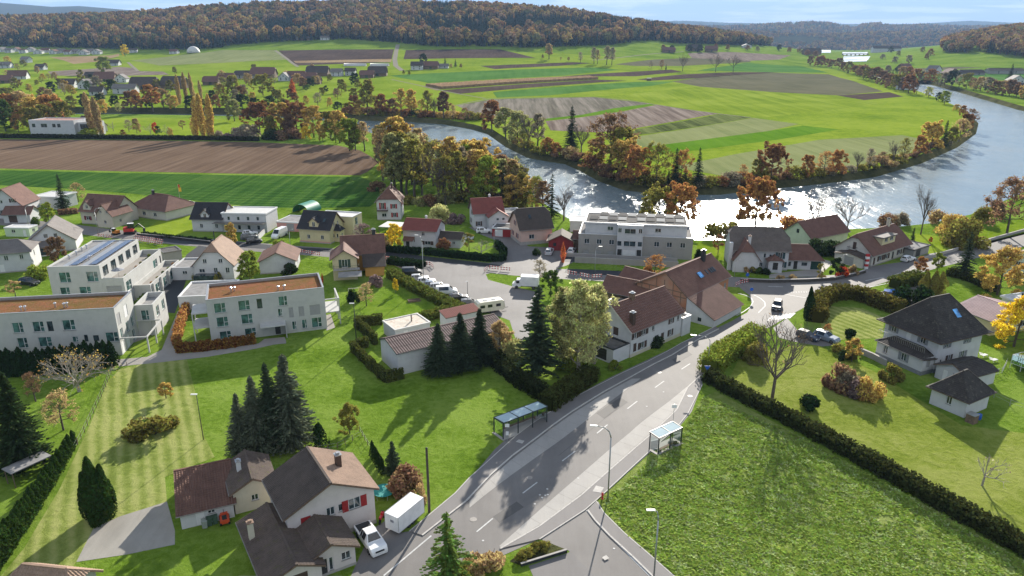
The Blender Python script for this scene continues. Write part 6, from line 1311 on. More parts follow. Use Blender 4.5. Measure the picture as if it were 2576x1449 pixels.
# foreground and garden trees
def T(key, x, y, top, col, label, wide=1.0, group=None, lean=0): return plant(key, x, y, top, col, label, group, wide, None, lean)
T('fir_near', 612, 1142, 988, 'bluefir', 'shortest dark fir at the left of the foreground fir group', 1.05); T('fir_near', 652, 1135, 945, 'bluefir', 'dark fir second from the left in the foreground fir group', 1.15); T('fir_near', 690, 1128, 912, 'spruce', 'slim dark fir third from the left in the foreground fir group', .95); T('fir_near', 735, 1118, 890, (.05, .065, .045) and 'bluefir', 'tallest grey-green fir at the right of the foreground fir group', 1.25)
T('fine1', 880, 1090, 1012, 'olive', 'dark olive garden tree behind the foreground house', .9); T('cone1', 806, 1122, 1068, 'yew', 'dark clipped cone between the foreground firs and the olive tree'); T('blue_near', 990, 1192, 1110, 'spruce', 'dark blue spruce beside the trampoline'); T('bush1', 1018, 1240, 1175, 'brown', 'rusty shrub right of the dark blue spruce', .8)
T('bush2', 1055, 1262, 1222, 'tan', 'tan straw-like shrub behind the white box trailer', .5)
for i, (x, y) in enumerate([(938, 1150), (946, 1165), (954, 1180), (962, 1192)]): T('thuja1', x, y, -2.4, 'yew', f'narrow thuja, {ORD[i]} from the back in the short row by the dark blue spruce', .7, 'short thuja row')
T('drooping', 1130, 1492, 1286, 'green', 'drooping light green conifer cut by the bottom edge', 1.7); T('bush2', 1225, 1440, 1390, 'tan', 'dry tan shrub at the bottom edge right of the drooping conifer', .9); T('bush1', 1160, 1480, 1425, 'olive', 'olive shrub at the foot of the drooping conifer', .8)
T('fir_near', 62, 1175, 935, 'dark', 'big dark green conifer at the left edge', 1.15); T('bare3', 200, 985, 868, 'gold', 'spreading bare tree with a few yellow leaves before the thuja wall', 1.15); T('sparse1', 160, 1082, 985, 'tan', 'small tan garden tree right of the big left conifer', 1.1); T('sparse2', 90, 1010, 935, 'brown', 'thin brown tree in the shade below the thuja wall', 1.0)
T('small1', 418, 1002, 962, 'gold', 'flat-topped golden shrub on the shaded lawn', 1.3); T('bush2', 388, 1092, 1048, 'olive', 'round thicket bed in the mown lawn', 1.25); T('bush3', 372, 1085, 1055, 'green', 'green bush in the thicket bed of the mown lawn', 1.0); T('bush3', 412, 1080, 1060, 'orange', 'small orange bush in the thicket bed of the mown lawn', .9)
for i, (x, y, tp) in enumerate([(228, 1302, 1190), (250, 1308, 1152), (275, 1300, 1170), (245, 1318, 1200)]): T('cypress1', x, y, tp, 'thuja', f'upright dark thuja, {("left", "tallest", "right", "front")[i]} one of the clump on the mown lawn', 1.0, 'thuja clump on the mown lawn')
T('spruce1', 1352, 938, 718, 'spruce', 'tall dark spruce left of the birches', 1.5)
for i, (x, y, tp, c) in enumerate([(1418, 928, 722, 'willow'), (1455, 942, 702, 'silver'), (1494, 915, 712, 'silver')]): T('birch1', x, y, tp, c, f'{("left", "middle", "right")[i]} birch of the silvery group by the roadside house', .88, 'birch group')
T('bush1', 1440, 925, 890, 'lime', 'yellow-green bush at the foot of the birches', 1.2); T('fir_near', 1105, 940, 812, 'spruce', 'dark fir, left one of three in front of the workshop', 1.4); T('fir_near', 1160, 930, 786, 'spruce', 'dark fir, middle one of three in front of the workshop', 1.4); T('fir_near', 1208, 915, 775, 'spruce', 'dark fir, right one of three in front of the workshop', 1.3)
T('fine1', 1258, 895, 805, 'tan', 'tan-yellow tree right of the three firs', .9); T('bush1', 1290, 900, 850, 'willow', 'pale shrub left of the tall dark spruce', .8); T('round2', 1385, 745, 680, 'green', 'light green willow bush above the birches', 1.0); T('sparse1', 1358, 705, 652, 'grey', 'greyish leafless-looking tree at the parking lot', 1.0)
T('sparse1', 1645, 712, 640, 'orange', 'orange and grey tree behind the low barn', 1.15); T('round3', 1628, 716, 668, 'orange', 'bright orange lower bush behind the low barn', .9); T('flame1', 1416, 661, 611, 'salmon', 'slender salmon-red columnar tree by the apartment house', .8); T('bush1', 1350, 642, 624, 'dark', 'dark round bush at the parking lot of the apartment house', .7)
T('bush1', 1648, 872, 842, 'dark', 'dark bush in front of the roadside house', .8); T('bush3', 1545, 930, 905, 'lime', 'small yellowish shrub at the garage of the roadside house', 1.1)
T('bare1', 1942, 1003, 775, 'brown', 'big leafless tree on the meadow by the road', 1.0); T('bushbig', 1900, 912, 862, 'olive', 'broad olive shrub under the big leafless tree', .7); T('cypress1', 2030, 806, 722, 'yew', 'slim dark cypress at the street junction', .8); T('ball1', 2033, 1028, 988, 'yew', 'round dark bush alone on the dry meadow', 1.2); T('bush1', 2184, 1003, 950, 'gold', 'golden round shrub on the meadow before the villa', .75); T('bush1', 2158, 998, 955, 'mauve', 'reddish shrub left of the golden round shrub', .75)
T('bush2', 2112, 975, 920, 'brown', 'brown thorny shrub at the villa garden edge', .7); T('bush1', 2135, 985, 935, 'grey', 'grey-green shrub between the brown and golden shrubs', .7); T('small1', 2142, 910, 852, 'gold', 'small golden tree at the villa terrace wall', 1.1); T('bush3', 2120, 905, 880, 'dark', 'dark shrub left of the small golden tree', 1.0); T('bush2', 2240, 955, 918, 'olive', 'olive shrub below the villa conservatory', .7); T('ball1', 2136, 850, 822, 'yew', 'round dark ball bush on the hedge garden lawn', 1.1)
T('small2', 2078, 850, 815, 'orange', 'thin orange tree beside the parked cars at the villa drive', 1.0); T('bushbig', 2510, 830, 790, 'green', 'dark green shrubs behind the white deck chairs', .5)
T('fine1', 2550, 872, 742, 'yellow', 'bright yellow round tree at the right edge behind the villa', 1.0); T('fine1', 2508, 742, 618, 'gold', 'large orange-gold tree at the right edge', 1.05); T('spruce1', 2422, 698, 585, 'spruce', 'dark spruce beside the main street on the right', 1.25); T('small1', 2312, 692, 645, 'orange', 'small orange tree at the main street on the right', 1.0); T('small1', 2357, 682, 636, 'lime', 'small yellow-green tree at the main street on the right', 1.0)
for i, (x, y, tp) in enumerate([(2325, 742, 684), (2345, 745, 682), (2362, 742, 684)]): T('cypress1', x, y, tp, 'olive', f'broad thuja, {("left", "middle", "right")[i]} of three behind the villa roof', 1.3, 'three thujas behind the villa')
T('bush1', 2296, 772, 716, 'yew', 'dark round yew left of the villa roof', 1.0); T('smallbare', 2470, 1222, 1135, 'grey', 'small bare sapling on the dry meadow at the lower right'); T('smallbare', 2240, 765, 732, 'red', 'bare reddish sapling beside the covered boat', .7)
T('small1', 2100, 700, 648, 'dark', 'dark green round tree at the villa forecourt by the street', 1.0); T('bush3', 2117, 698, 668, 'red', 'bright red shrub at the street wall', .9); T('small2', 2060, 705, 662, 'olive', 'thin young tree on the forecourt by the street', .7); T('bush3', 2144, 690, 665, 'tan', 'pale flowering shrub beside the garage of the dormer house', .9)
for i, x in enumerate((1963, 1994, 2066)): T('ball1', x, 705 - i, -1.5, 'tan', f'round tan grass clump, {ORD[i]} from the left on the street wall', 1.2, 'tan grass clumps')
for i, (x, y, c) in enumerate([(1875, 684, 'tan'), (1892, 686, 'olive'), (1910, 688, 'green'), (1925, 690, 'dark')]): T('bush3', x, y, -1.6, c, f'{CW[c]} shrub, {ORD[i]} from the left in front of the half-hipped villa', 1.3, 'shrubs in front of the half-hipped villa')
T('bush1', 1760, 650, 625, 'yew', 'dark conical shrub at the left corner of the half-hipped villa', .6)
T('spruce1', 162, 531, 437, 'spruce', 'tall dark spruce at the crop field on the left', 1.1); T('sparse1', 198, 508, 458, 'tan', 'thin tan tree right of the tall dark spruce', 1.0); T('small1', 125, 565, 510, 'lime', 'small yellow-green tree before the left-edge gabled house', 1.0); T('bush1', 90, 566, 545, 'green', 'green bush beside the left-edge garage', .7); T('round1', 150, 665, 596, 'brown', 'dark purple-brown tree left of the solar block', .95); T('bush1', 100, 702, 664, 'lime', 'round yellow-green bush left of the solar block', .9); T('small2', 40, 748, 705, 'tan', 'tan flat garden tree at the left edge', 1.2)
T('round1', 630, 712, 633, 'lime', 'yellow-green tree beside the half-hipped white house', 1.0); T('tall1', 587, 632, 560, 'gold', 'slim yellow tree behind the half-hipped white house', .9); T('bush3', 705, 680, 645, 'gold', 'golden shrub between the low white house and the old yellow house', 1.2); T('bush3', 730, 690, 660, 'dark', 'dark shrub left of the old yellow house', 1.2)
for i, (x, y) in enumerate([(487, 703), (515, 702), (541, 704), (553, 706), (545, 712)]): T('cone1', x, y, -2.0, 'olive', f'clipped cone shrub, {ORD[i]} from the left before the half-hipped white house', 1.0, 'clipped cones before the half-hipped white house')
T('bush1', 702, 629, 601, 'lime', 'round light green bush at the street by the delivery van', .7); T('sparse1', 915, 626, 560, 'mauve', 'mauve leafless shrub tree right of the cream house', 1.2); T('bush1', 948, 634, 588, 'tan', 'tan shrub left of the yellow ginkgo', .9); T('round2', 994, 627, 562, 'yellow', 'bright yellow ginkgo on the street', .85); T('bushbig', 1105, 560, 515, 'silver', 'large silvery-green shrub mass behind the plum-roofed house', .8); T('bush1', 1148, 562, 535, 'mauve', 'mauve shrub right of the silvery shrub mass', 1.0); T('bush3', 1118, 630, 598, 'rust', 'rusty round shrub at the annex of the plum-roofed house', 1.1)
T('smallbare', 1212, 645, 600, 'grey', 'bare apple tree in the hedged garden', 1.2); T('small2', 1180, 632, 585, 'olive', 'thin olive tree in the hedged garden', 1.0); T('bush1', 890, 760, 728, 'yew', 'dark bush with red flowers at the block corner', .6); T('flame1', 812, 715, 688, 'red', 'small bright red bush at the corner of the sedum-roofed block', .6); T('sparse1', 922, 770, 712, 'tan', 'tan fruit tree in the shaded garden below the old house', 1.0); T('small1', 995, 738, 700, 'yellow', 'tiny yellow tree in front of the broad hedge', .6); T('bush3', 945, 720, 690, 'mauve', 'mauve shrub below the old yellow house', 1.2)
T('bushbig', 1110, 555, 530, 'olive', 'olive scrub at the lower edge of the near woodland', .7)
for i, (x, y) in enumerate([(1312, 1408), (1330, 1396), (1350, 1384), (1368, 1380)]): T('bush3', x, y, -.9, 'olive', f'low olive bush, {ORD[i]} from left on the planted traffic island', 1.6, 'traffic island bushes')
# near bank and river trees
T('oak1', 1655, 576, 462, 'olive', 'olive ivy-clad oak at the water behind the solar apartment house', .9); T('oak1', 1708, 578, 456, 'orange', 'orange oak at the water behind the solar apartment house', .85); T('oak1', 1898, 580, 438, 'orange', 'tall orange oak alone against the glittering river', .85); T('bare1', 2040, 590, 470, 'brown', 'bare tree against the river, left of two', .85); T('bare1', 2130, 584, 482, 'brown', 'bare tree against the river, right of two', .95); T('bare2', 2316, 590, 455, 'brown', 'gaunt dead tree on the river meadow', .55); T('bushbig', 2432, 618, 552, 'olive', 'large dome-shaped olive shrub on the river meadow', 1.0); T('bushbig', 2395, 585, 538, 'gold', 'golden-olive shrub behind the dome-shaped shrub', 1.0); T('oak2', 2532, 592, 438, 'brown', 'large spreading brown tree at the right edge by the river', .95); T('small1', 2340, 612, 596, 'red', 'small red-orange shrub on the river meadow', .9); T('spruce2', 2292, 622, 572, 'spruce', 'small dark spruce right of the dormer house', 1.1); T('bush1', 2060, 640, 600, 'dark', 'dark green shrub left of the pale green gabled house', 1.0); T('bush1', 2090, 640, 605, 'yew', 'deep green shrub before the pale green gabled house', 1.0); T('small2', 1806, 640, 590, 'rust', 'thin rusty tree left of the half-hipped villa', .9)
row('along the near river edge', [('scrub', 1790, 596, -4, 'olive'), ('bush1', 1830, 596, -5, 'olive', .8), ('scrub', 1985, 584, -5, 'orange'), ('scrub', 2010, 582, -4, 'gold'), ('scrub', 2230, 570, -4, 'brown'), ('bush1', 2262, 566, -4, 'grey', .8), ('scrub', 2355, 560, -4, 'tan'), ('bushbig', 2470, 560, -5, 'olive', .7), ('bushbig', 2500, 540, -5, 'brown', .7), ('scrub', 1540, 578, -3, 'olive'), ('scrub', 1600, 584, -3, 'brown')], 'shrubs along the near river edge')
# woodland on the near bank, tree by tree
rng = random.Random(5); WPOLY = [(880, 370), (940, 383), (1060, 405), (1180, 440), (1300, 492), (1400, 545), (1345, 548), (1280, 524), (1180, 521), (1080, 519), (1000, 502), (955, 472), (935, 420), (908, 394)]
items = []; tries = 0
while len(items) < 47 and tries < 9000:
    tries += 1; x, y = rng.uniform(880, 1400), rng.uniform(370, 548)
    if not inpoly(x, y, WPOLY) or any(abs(x - q[1]) < 13 and abs(y - q[2]) < 13 for q in items): continue
    e = (x - 880) / 520; kk = rng.choice(['tall1', 'tall2', 'tall3', 'tall2', 'oak2', 'sparse2', 'sparse1', 'bare2', 'tall2'])
    cc = rng.choice(['olive', 'willow', 'grey', 'grey', 'willow', 'olive', 'tan', 'willow', 'gold'] if e < .55 else ['gold', 'olive', 'olive', 'brown', 'tan', 'willow', 'lime', 'grey'])
    tl_ = lerp([(880, 298), (1003, 296), (1060, 318), (1120, 335), (1200, 350), (1260, 362), (1300, 385), (1350, 415), (1400, 435)], x)
    items.append((kk, x, y, -min(rng.uniform(15, 22) * (1 - .3 * max(0, e - .5)), max(9, Hof(x, y, tl_ + rng.uniform(4, 30)))), cc, 1.0))
items += [('tall2', 1235, 516, -14, 'gold', 1.1), ('round1', 1292, 524, -11, 'gold', 1.0), ('tall1', 1315, 524, -12, 'olive', 1.1), ('oak2', 1338, 532, -11.5, 'gold', 1.0), ('tall2', 1364, 540, -11, 'brown', 1.2), ('round2', 1300, 508, -13, 'olive', 1.0), ('tall2', 1262, 502, -14.5, 'willow', 1.2), ('oak1', 1195, 478, 345, 'gold', 1.1), ('round1', 985, 470, 360, 'gold', .9), ('tall3', 1003, 432, 293, 'gold', 1.2), ('round3', 1205, 518, 447, 'lime', 1.0), ('spruce3', 1266, 522, 432, 'spruce', .9), ('spruce3', 1388, 548, 436, 'dark', 1.2), ('bare2', 1418, 555, 462, 'brown', 1.0), ('round1', 880, 380, 298, 'lime', 1.1), ('tall3', 855, 360, 278, 'gold', 1.1)]
row('in the near-bank woodland', items, 'woodland trees on the near bank')
sc_ = [('scrub', 950 + 26 * i, 480 + 18 * math.sin(i * .5) + min(40, i * 5) - (0 if i < 9 else (i - 9) * 1.0), -rng.uniform(2.5, 4.5), rng.choice(['olive', 'brown', 'willow', 'gold']), 1.3) for i in range(15)]
row('at the woodland foot', sc_, 'undergrowth at the woodland foot')
# far bank left of the bend
row('on the far bank left of the bend', [('tall1', 925, 284, 200, 'olive', 1.2), ('round1', 960, 290, 236, 'rust'), ('tall2', 1010, 292, 222, 'gold', 1.2), ('tall3', 1036, 293, 224, 'gold', .9), ('tall2', 1076, 295, 226, 'olive', 1.1), ('tall1', 1116, 299, 230, 'brown', 1.2), ('round2', 988, 291, 246, 'brown'), ('round1', 892, 284, 240, 'rust'), ('sparse1', 1060, 295, 250, 'gold'), ('round2', 905, 286, 250, 'gold'), ('sparse1', 945, 288, 238, 'olive'), ('bare2', 1092, 297, 236, 'brown'), ('sparse2', 1140, 302, 262, 'tan'), ('sparse1', 1170, 308, 270, 'brown')], 'far bank trees left of the bend')
row('at the far waterline left of the bend', [(rng.choice(['scrub', 'bush1']), 880 + 24 * i, 287 + 14 * (i / 13) ** 1.6, -rng.uniform(4, 6.5), rng.choice(['rust', 'olive', 'gold', 'brown', 'dark']), 1.6) for i in range(14)], 'bushes at the far waterline left of the bend')
# peninsula bank
row('along the peninsula bank', [('round1', 1237, 330, 252, 'rust', 1.1), ('round2', 1272, 348, 270, 'willow', 1.1), ('round3', 1302, 362, 278, 'willow', 1.0), ('bare2', 1330, 372, 280, 'grey'), ('tall2', 1352, 378, 284, 'grey', 1.1), ('round2', 1378, 388, 345, 'orange', 1.1), ('round3', 1400, 392, 358, 'orange', 1.2), ('sparse1', 1318, 378, 335, 'olive', 1.2), ('spruce2', 1437, 380, 266, 'spruce', 1.35), ('bare2', 1462, 388, 306, 'brown'), ('oak2', 1535, 422, 278, 'brown', 1.0), ('round1', 1562, 430, 320, 'olive', 1.0), ('round2', 1500, 415, 345, 'gold', 1.1), ('oak1', 1578, 448, 345, 'gold', 1.0), ('oak1', 1598, 462, 363, 'orange', .9), ('oak2', 1650, 468, 356, 'olive', .9), ('spruce1', 1697, 471, 372, 'spruce', 1.1), ('oak2', 1712, 470, 373, 'orange', .7), ('spruce1', 1722, 471, 418, 'spruce', 1.3), ('spruce1', 1754, 470, 371, 'spruce', 1.0), ('spruce1', 1680, 471, 425, 'spruce', 1.2),
      ('oak1', 1938, 455, 356, 'rust', .9), ('round1', 1905, 456, 400, 'olive', 1.0), ('sparse1', 1868, 460, 412, 'orange', .8), ('round1', 2028, 447, 390, 'orange', .9), ('sparse1', 2072, 442, 378, 'orange', 1.0), ('round3', 2102, 440, 376, 'orange', .9), ('bare2', 2155, 432, 375, 'grey'), ('sparse2', 2185, 428, 372, 'grey'), ('sparse1', 2215, 422, 380, 'brown'), ('bare2', 2245, 412, 350, 'brown'), ('sparse2', 2272, 405, 345, 'olive'), ('oak1', 2340, 380, 302, 'gold', .9), ('spruce2', 2372, 372, 302, 'spruce', 1.2), ('round1', 2392, 366, 318, 'olive', 1.0), ('sparse1', 2412, 355, 296, 'tan', 1.1), ('round1', 2428, 338, 286, 'rust', 1.0), ('sparse1', 2440, 320, 272, 'brown', 1.2), ('round3', 2405, 278, 262, 'gold', 1.6), ('round1', 2420, 292, 265, 'orange', 1.1), ('round2', 2375, 262, 228, 'lime', 1.1), ('round2', 2335, 245, 218, 'silver', 1.1), ('bare2', 2305, 236, 202, 'grey'), ('round1', 2360, 254, 232, 'dark', 1.2), ('round3', 2310, 390, 340, 'orange', .9)], 'trees along the peninsula bank')
row('in the thicket on the peninsula waterline', [(rng.choice(['scrub', 'scrub', 'bush2']), x, lerp([(q[0], q[1]) for q in FAR_EDGE[10:25]], x) - 1.5, -rng.uniform(2.5, 5), rng.choice(['olive', 'brown', 'tan', 'olive', 'rust', 'grey']), 1.4) for x in range(1300, 2400, 27)], 'thicket on the peninsula waterline')
row('in the upper reach tree belt', [(rng.choice(['round1', 'round2', 'round3', 'oak1']), 2040 + i * 13.5 + rng.uniform(-4, 4), 166 + max(0, i - 3) * 4.6 + rng.uniform(-2, 2), -rng.uniform(14, 21), rng.choice(['brown', 'rust', 'brown', 'mauve', 'olive', 'rust']), 1.15) for i in range(19)], 'dense tree belt at the upper river reach')
row('on the upper right bank', [(rng.choice(['round1', 'round2', 'round3', 'sparse1']), x, 192 + (x - 2230) * .165 + rng.uniform(-3, 1), -rng.uniform(12, 18), rng.choice(['brown', 'olive', 'orange', 'grey', 'tan', 'dark', 'gold']), 1.15) for x in range(2232, 2600, 18)], 'trees on the right bank of the upper reach')
# belts and orchards on the left
row('in the golden clump behind the modern white house', [('round1', 30, 318, 236, 'orange', 1.2), ('round2', 62, 316, 228, 'tan', 1.1), ('oak1', 100, 320, 238, 'gold', 1.0), ('round1', 138, 322, 238, 'orange', 1.1), ('round3', 162, 326, 252, 'olive', 1.0), ('round2', 118, 330, 262, 'olive', 1.1), ('round1', 80, 332, 270, 'olive', 1.0), ('round3', 15, 330, 250, 'green', 1.1), ('round2', -15, 322, 240, 'tan', 1.1), ('sparse1', 48, 334, 285, 'orange', .9)], 'golden clump behind the modern white house')
for i, (x, y, tp, wd) in enumerate([(240, 342, 232, 1.1), (258, 344, 243, 1.1), (493, 345, 244, 1.0), (513, 348, 236, 1.05), (533, 349, 237, 1.0)]): plant('poplar%d' % (1 + i % 2), x, y, tp, 'gold' if i > 1 else 'tan', f'yellowing poplar, {ORD[i]} from the left along the field hedge', 'poplars along the field hedge', wd, None, R(5))
for i, (x, y, tp) in enumerate([(452, 262, 188), (470, 262, 182), (488, 262, 183), (510, 264, 202)]): plant('poplar%d' % (1 + i % 2), x, y, tp, 'tan', f'pale thin poplar, {ORD[i]} from the left in the row behind the river belt', 'pale poplars behind the river belt', .8, None, R(4))
row('in the left river belt', [('round1', 215, 275, 236, 'dark', 1.2), ('round2', 260, 288, 250, 'gold', 1.1), ('sparse1', 300, 286, 258, 'willow', 1.0), ('round3', 330, 274, 228, 'brown', 1.2), ('round1', 345, 275, 226, 'orange', .9), ('tall1', 385, 280, 212, 'orange', 1.5), ('round2', 412, 272, 222, 'tan', 1.1), ('round1', 440, 276, 240, 'gold', 1.1), ('round3', 545, 272, 238, 'rust', 1.1), ('round1', 570, 274, 240, 'olive', 1.1), ('round2', 610, 274, 236, 'dark', 1.3), ('round3', 640, 276, 245, 'dark', 1.3), ('oak1', 662, 240, 184, 'olive', 1.1), ('round1', 588, 240, 189, 'olive', 1.1), ('round2', 607, 250, 215, 'rust', 1.0), ('flame1', 738, 250, 200, 'salmon', 1.2), ('round1', 742, 258, 232, 'rust', 1.1), ('round2', 700, 262, 225, 'olive', 1.1), ('round3', 770, 262, 240, 'gold', .9), ('sparse1', 800, 266, 232, 'grey', 1.1), ('round1', 830, 270, 245, 'gold', .9), ('round2', 680, 272, 240, 'dark', 1.3), ('round3', 720, 276, 250, 'dark', 1.3), ('round1', 480, 274, 240, 'dark', 1.3), ('round2', 515, 276, 248, 'olive', 1.2), ('round3', 250, 262, 235, 'dark', 1.3), ('round1', 290, 268, 240, 'dark', 1.3), ('round2', 370, 272, 240, 'dark', 1.3), ('round3', 180, 270, 240, 'olive', 1.2), ('round1', 590, 305, 250, 'willow', 1.1), ('round2', 850, 278, 255, 'dark', 1.3), ('round3', 875, 282, 258, 'olive', 1.2)], 'trees of the left river belt')
row('in the autumn group at the field corner', [('oak1', 655, 340, 252, 'rust', 1.0), ('round1', 708, 342, 258, 'gold', 1.1), ('oak1', 748, 342, 251, 'rust', .9), ('round2', 790, 346, 265, 'gold', 1.0), ('tall3', 832, 350, 280, 'olive', 1.3), ('round1', 682, 345, 290, 'olive', 1.0), ('round3', 770, 350, 318, 'yellow', 1.0), ('bush1', 725, 350, 322, 'brown', 1.6), ('bush1', 690, 350, 325, 'dark', 1.8), ('round2', 845, 360, 305, 'lime', .9), ('round1', 812, 356, 320, 'gold', .9), ('round3', 730, 346, 285, 'brown', .9)], 'autumn trees at the field corner')
row('in the orchard meadow', [('sparse1', 325, 332, 300, 'grey'), ('round1', 345, 336, 298, 'tan', .8), ('smallbare', 380, 338, 310, 'grey', 1.3), ('small1', 392, 338, 308, 'red', .8), ('small1', 398, 341, 316, 'green', 1.0), ('smallbare', 420, 342, 312, 'grey', 1.3), ('small1', 310, 344, 326, 'rust', 1.2), ('bush1', 622, 348, 312, 'grey', 1.4), ('bush2', 602, 348, 322, 'mauve', 1.4), ('small2', 460, 326, 302, 'brown', 1.2), ('smallbare', 286, 330, 306, 'grey', 1.3), ('small1', 430, 345, 322, 'gold', 1.0), ('bush1', 228, 345, 322, 'lime', 1.5), ('bush1', 545, 348, 328, 'grey', 1.2)], 'orchard meadow trees')
# farther trees
row('among the far village houses', [(rng.choice(['round1', 'round2', 'round3', 'sparse1', 'small1']), x, y, -rng.uniform(6, 13), rng.choice(['olive', 'brown', 'green', 'tan', 'gold', 'dark', 'grey', 'olive']), 1.1) for x, y in [(20, 160), (45, 178), (60, 168), (95, 185), (115, 172), (105, 210), (40, 225), (75, 232), (110, 250), (130, 235), (150, 222), (165, 235), (190, 218), (180, 240), (55, 250), (15, 250), (220, 228), (245, 222), (260, 235), (280, 232), (205, 200), (395, 225), (430, 232), (545, 225), (560, 205), (625, 215), (690, 212), (720, 200), (750, 215), (780, 222), (800, 214), (830, 206), (860, 232), (900, 222), (930, 216), (810, 240), (850, 250), (890, 256), (785, 182), (640, 183)] + [(rng.uniform(0, 300), rng.uniform(196, 262)) for _ in range(14)] + [(rng.uniform(520, 900), rng.uniform(208, 262)) for _ in range(15)]], 'trees among the far village houses')
T('round1', 315, 142, 112, 'yellow', 'bright yellow tree at the forest edge on the left', 1.0); T('round1', 262, 184, 142, 'lime', 'pale yellow round tree by the lone dark-roofed house', 1.4); T('round2', 1065, 164, 134, 'dark', 'dark round tree at the farmstead in the fields', 1.0); T('spruce1', 1120, 168, 143, 'spruce', 'left dark conifer at the farmstead in the fields', 1.2); T('spruce1', 1146, 168, 148, 'spruce', 'right dark conifer at the farmstead in the fields', 1.2); T('spruce1', 2540, 203, 160, 'spruce', 'dark spruce among the right bank houses', 1.3); T('round1', 440, 186, 168, 'olive', 'lone small tree in the pale field on the left', 1.0)
row('on the open fields', [('tall1', 1381, 149, 109, 'tan', 1.3), ('sparse2', 1460, 158, 130, 'grey'), ('tall2', 1494, 161, 118, 'grey', 1.0), ('tall2', 1503, 161, 124, 'tan', .8), ('tall2', 1526, 163, 115, 'grey', 1.1), ('tall2', 1539, 164, 118, 'grey', .9), ('small1', 1365, 148, 137, 'brown'), ('small2', 1411, 152, 143, 'brown'), ('small1', 1430, 154, 143, 'brown'), ('bare1', 1717, 179, 131, 'brown', .9), ('bare1', 1800, 181, 130, 'brown', .9), ('bare1', 1844, 181, 132, 'brown', .9), ('sparse1', 1638, 172, 153, 'grey'), ('sparse1', 1664, 173, 150, 'brown'), ('spruce1', 1675, 176, 160, 'spruce')], 'lone trees on the open fields')
row('at the farm row', [('small1', 1016, 188, 176, 'olive'), ('small1', 1030, 190, 178, 'olive'), ('small1', 1135, 172, 160, 'tan'), ('small1', 1160, 172, 160, 'brown'), ('bush1', 1095, 170, 160, 'dark'), ('spruce1', 870, 230, 212, 'spruce'), ('small1', 845, 244, 222, 'grey'), ('small1', 820, 236, 215, 'dark')], 'small garden trees at the farm row')
row('among the far right farms', [(rng.choice(['round1', 'round2', 'round3']), x, y, -rng.uniform(10, 16), rng.choice(['dark', 'brown', 'olive', 'rust', 'grey']), 1.2) for x, y in [(1668, 128), (1690, 129), (1735, 130), (1760, 131), (1800, 126), (1830, 127), (1880, 127), (1905, 128), (1960, 128), (1985, 131), (2010, 135), (2030, 140), (2050, 146), (2150, 128), (2180, 126), (2210, 128), (2240, 132), (2260, 140), (2220, 150), (2250, 158), (2285, 160), (2320, 132), (2340, 140), (2330, 150)]], 'clumps among the far right farms')
# ---------------------------------------------------------------- vehicles
TYRE = m_plain('tyre', (.012, .012, .013), .8, .1, 3); RIM = m_plain('wheel_rim', (.4, .4, .41), .3, .1, 3, 0, .7); LAMPG = m_plain('lamp_glass', (.7, .7, .68), .15, .05); TAILR = m_plain('tail_lamp', (.35, .01, .01), .2, .1); CARGL = m_glass('car_glass', (.012, .015, .018), .04)
def paint(name, col):
    if name in MAT: return MAT[name]
    m, t, b_ = newmat(name); v_ = opos(t); t.links.new(ramp(t, noise(t, v_, .8, 3), [sh(col, .9), col, sh(col, 1.08)], [.35, .5, .65]), b_.inputs['Base Color'])
    b_.inputs['Roughness'].default_value = .38; b_.inputs['Coat Weight'].default_value = .3; b_.inputs['Coat Roughness'].default_value = .06; return m
PW, PB, PS, PG, PN, PD = paint('paint_white', (.72, .72, .72)), paint('paint_black', (.012, .012, .014)), paint('paint_silver', (.42, .43, .44)), paint('paint_grey', (.1, .105, .11)), paint('paint_blue_grey', (.16, .2, .26)), paint('paint_night_blue', (.02, .03, .06))
CARS = {'hatch': (4.2, 1.78, [(0, .7, .76, .78), (.015, .86, .94, .78), (.07, .92, 1.38, .6), (.2, .93, 1.47, .58), (.48, .93, 1.46, .58), (.69, .93, .99, .68), (.9, .82, .87, .72), (.975, .66, .72, .7), (1, .5, .55, .66)]),
        'suv': (4.6, 1.88, [(0, .85, .92, .8), (.015, 1.0, 1.1, .8), (.06, 1.05, 1.55, .64), (.2, 1.06, 1.66, .62), (.5, 1.06, 1.65, .62), (.68, 1.06, 1.12, .72), (.92, .95, 1.0, .76), (.985, .72, .78, .74), (1, .55, .6, .7)]),
        'van': (4.7, 1.9, [(0, .95, 1.72, .76), (.015, 1.05, 1.86, .74), (.1, 1.08, 1.9, .72), (.62, 1.08, 1.88, .7), (.8, 1.06, 1.14, .72), (.94, .92, .98, .74), (1, .55, .6, .7)]),
        'bigvan': (5.6, 2.05, [(0, 1.25, 2.35, .86), (.01, 1.3, 2.45, .85), (.7, 1.3, 2.45, .82), (.86, 1.2, 1.32, .8), (.96, 1.0, 1.08, .8), (1, .6, .7, .76)]),
        'pickup': (5.3, 1.92, [(0, .9, .93, .88), (.01, .98, 1.0, .88), (.36, 1.0, 1.02, .88), (.375, 1.05, 1.7, .66), (.46, 1.06, 1.8, .64), (.62, 1.06, 1.78, .63), (.745, 1.08, 1.14, .74), (.94, 1.0, 1.06, .8), (.985, .75, .82, .78), (1, .55, .6, .74)])}
WHM = {}
def wheels(r, L, Wd, rad, xs):
    if rad not in WHM:
        a, c = MB(), MB(); a.lathe([(rad * .6, -.11), (rad * .96, -.11), (rad, -.06), (rad, .06), (rad * .96, .11), (rad * .6, .11)], 16); c.lathe([(rad * .6, -.1), (rad * .62, .1), (rad * .45, .115), (rad * .15, .08)], 12); WHM[rad] = (a.mesh('tyre', TYRE), c.mesh('rim', RIM))
    for x in xs:
        for sy in (-1, 1):
            o = link('wheel', WHM[rad][0], r); o.location = (x, sy * (Wd / 2 - .1), rad); o.rotation_euler = (R(-90 * sy), 0, 0); link('rim', WHM[rad][1], o)
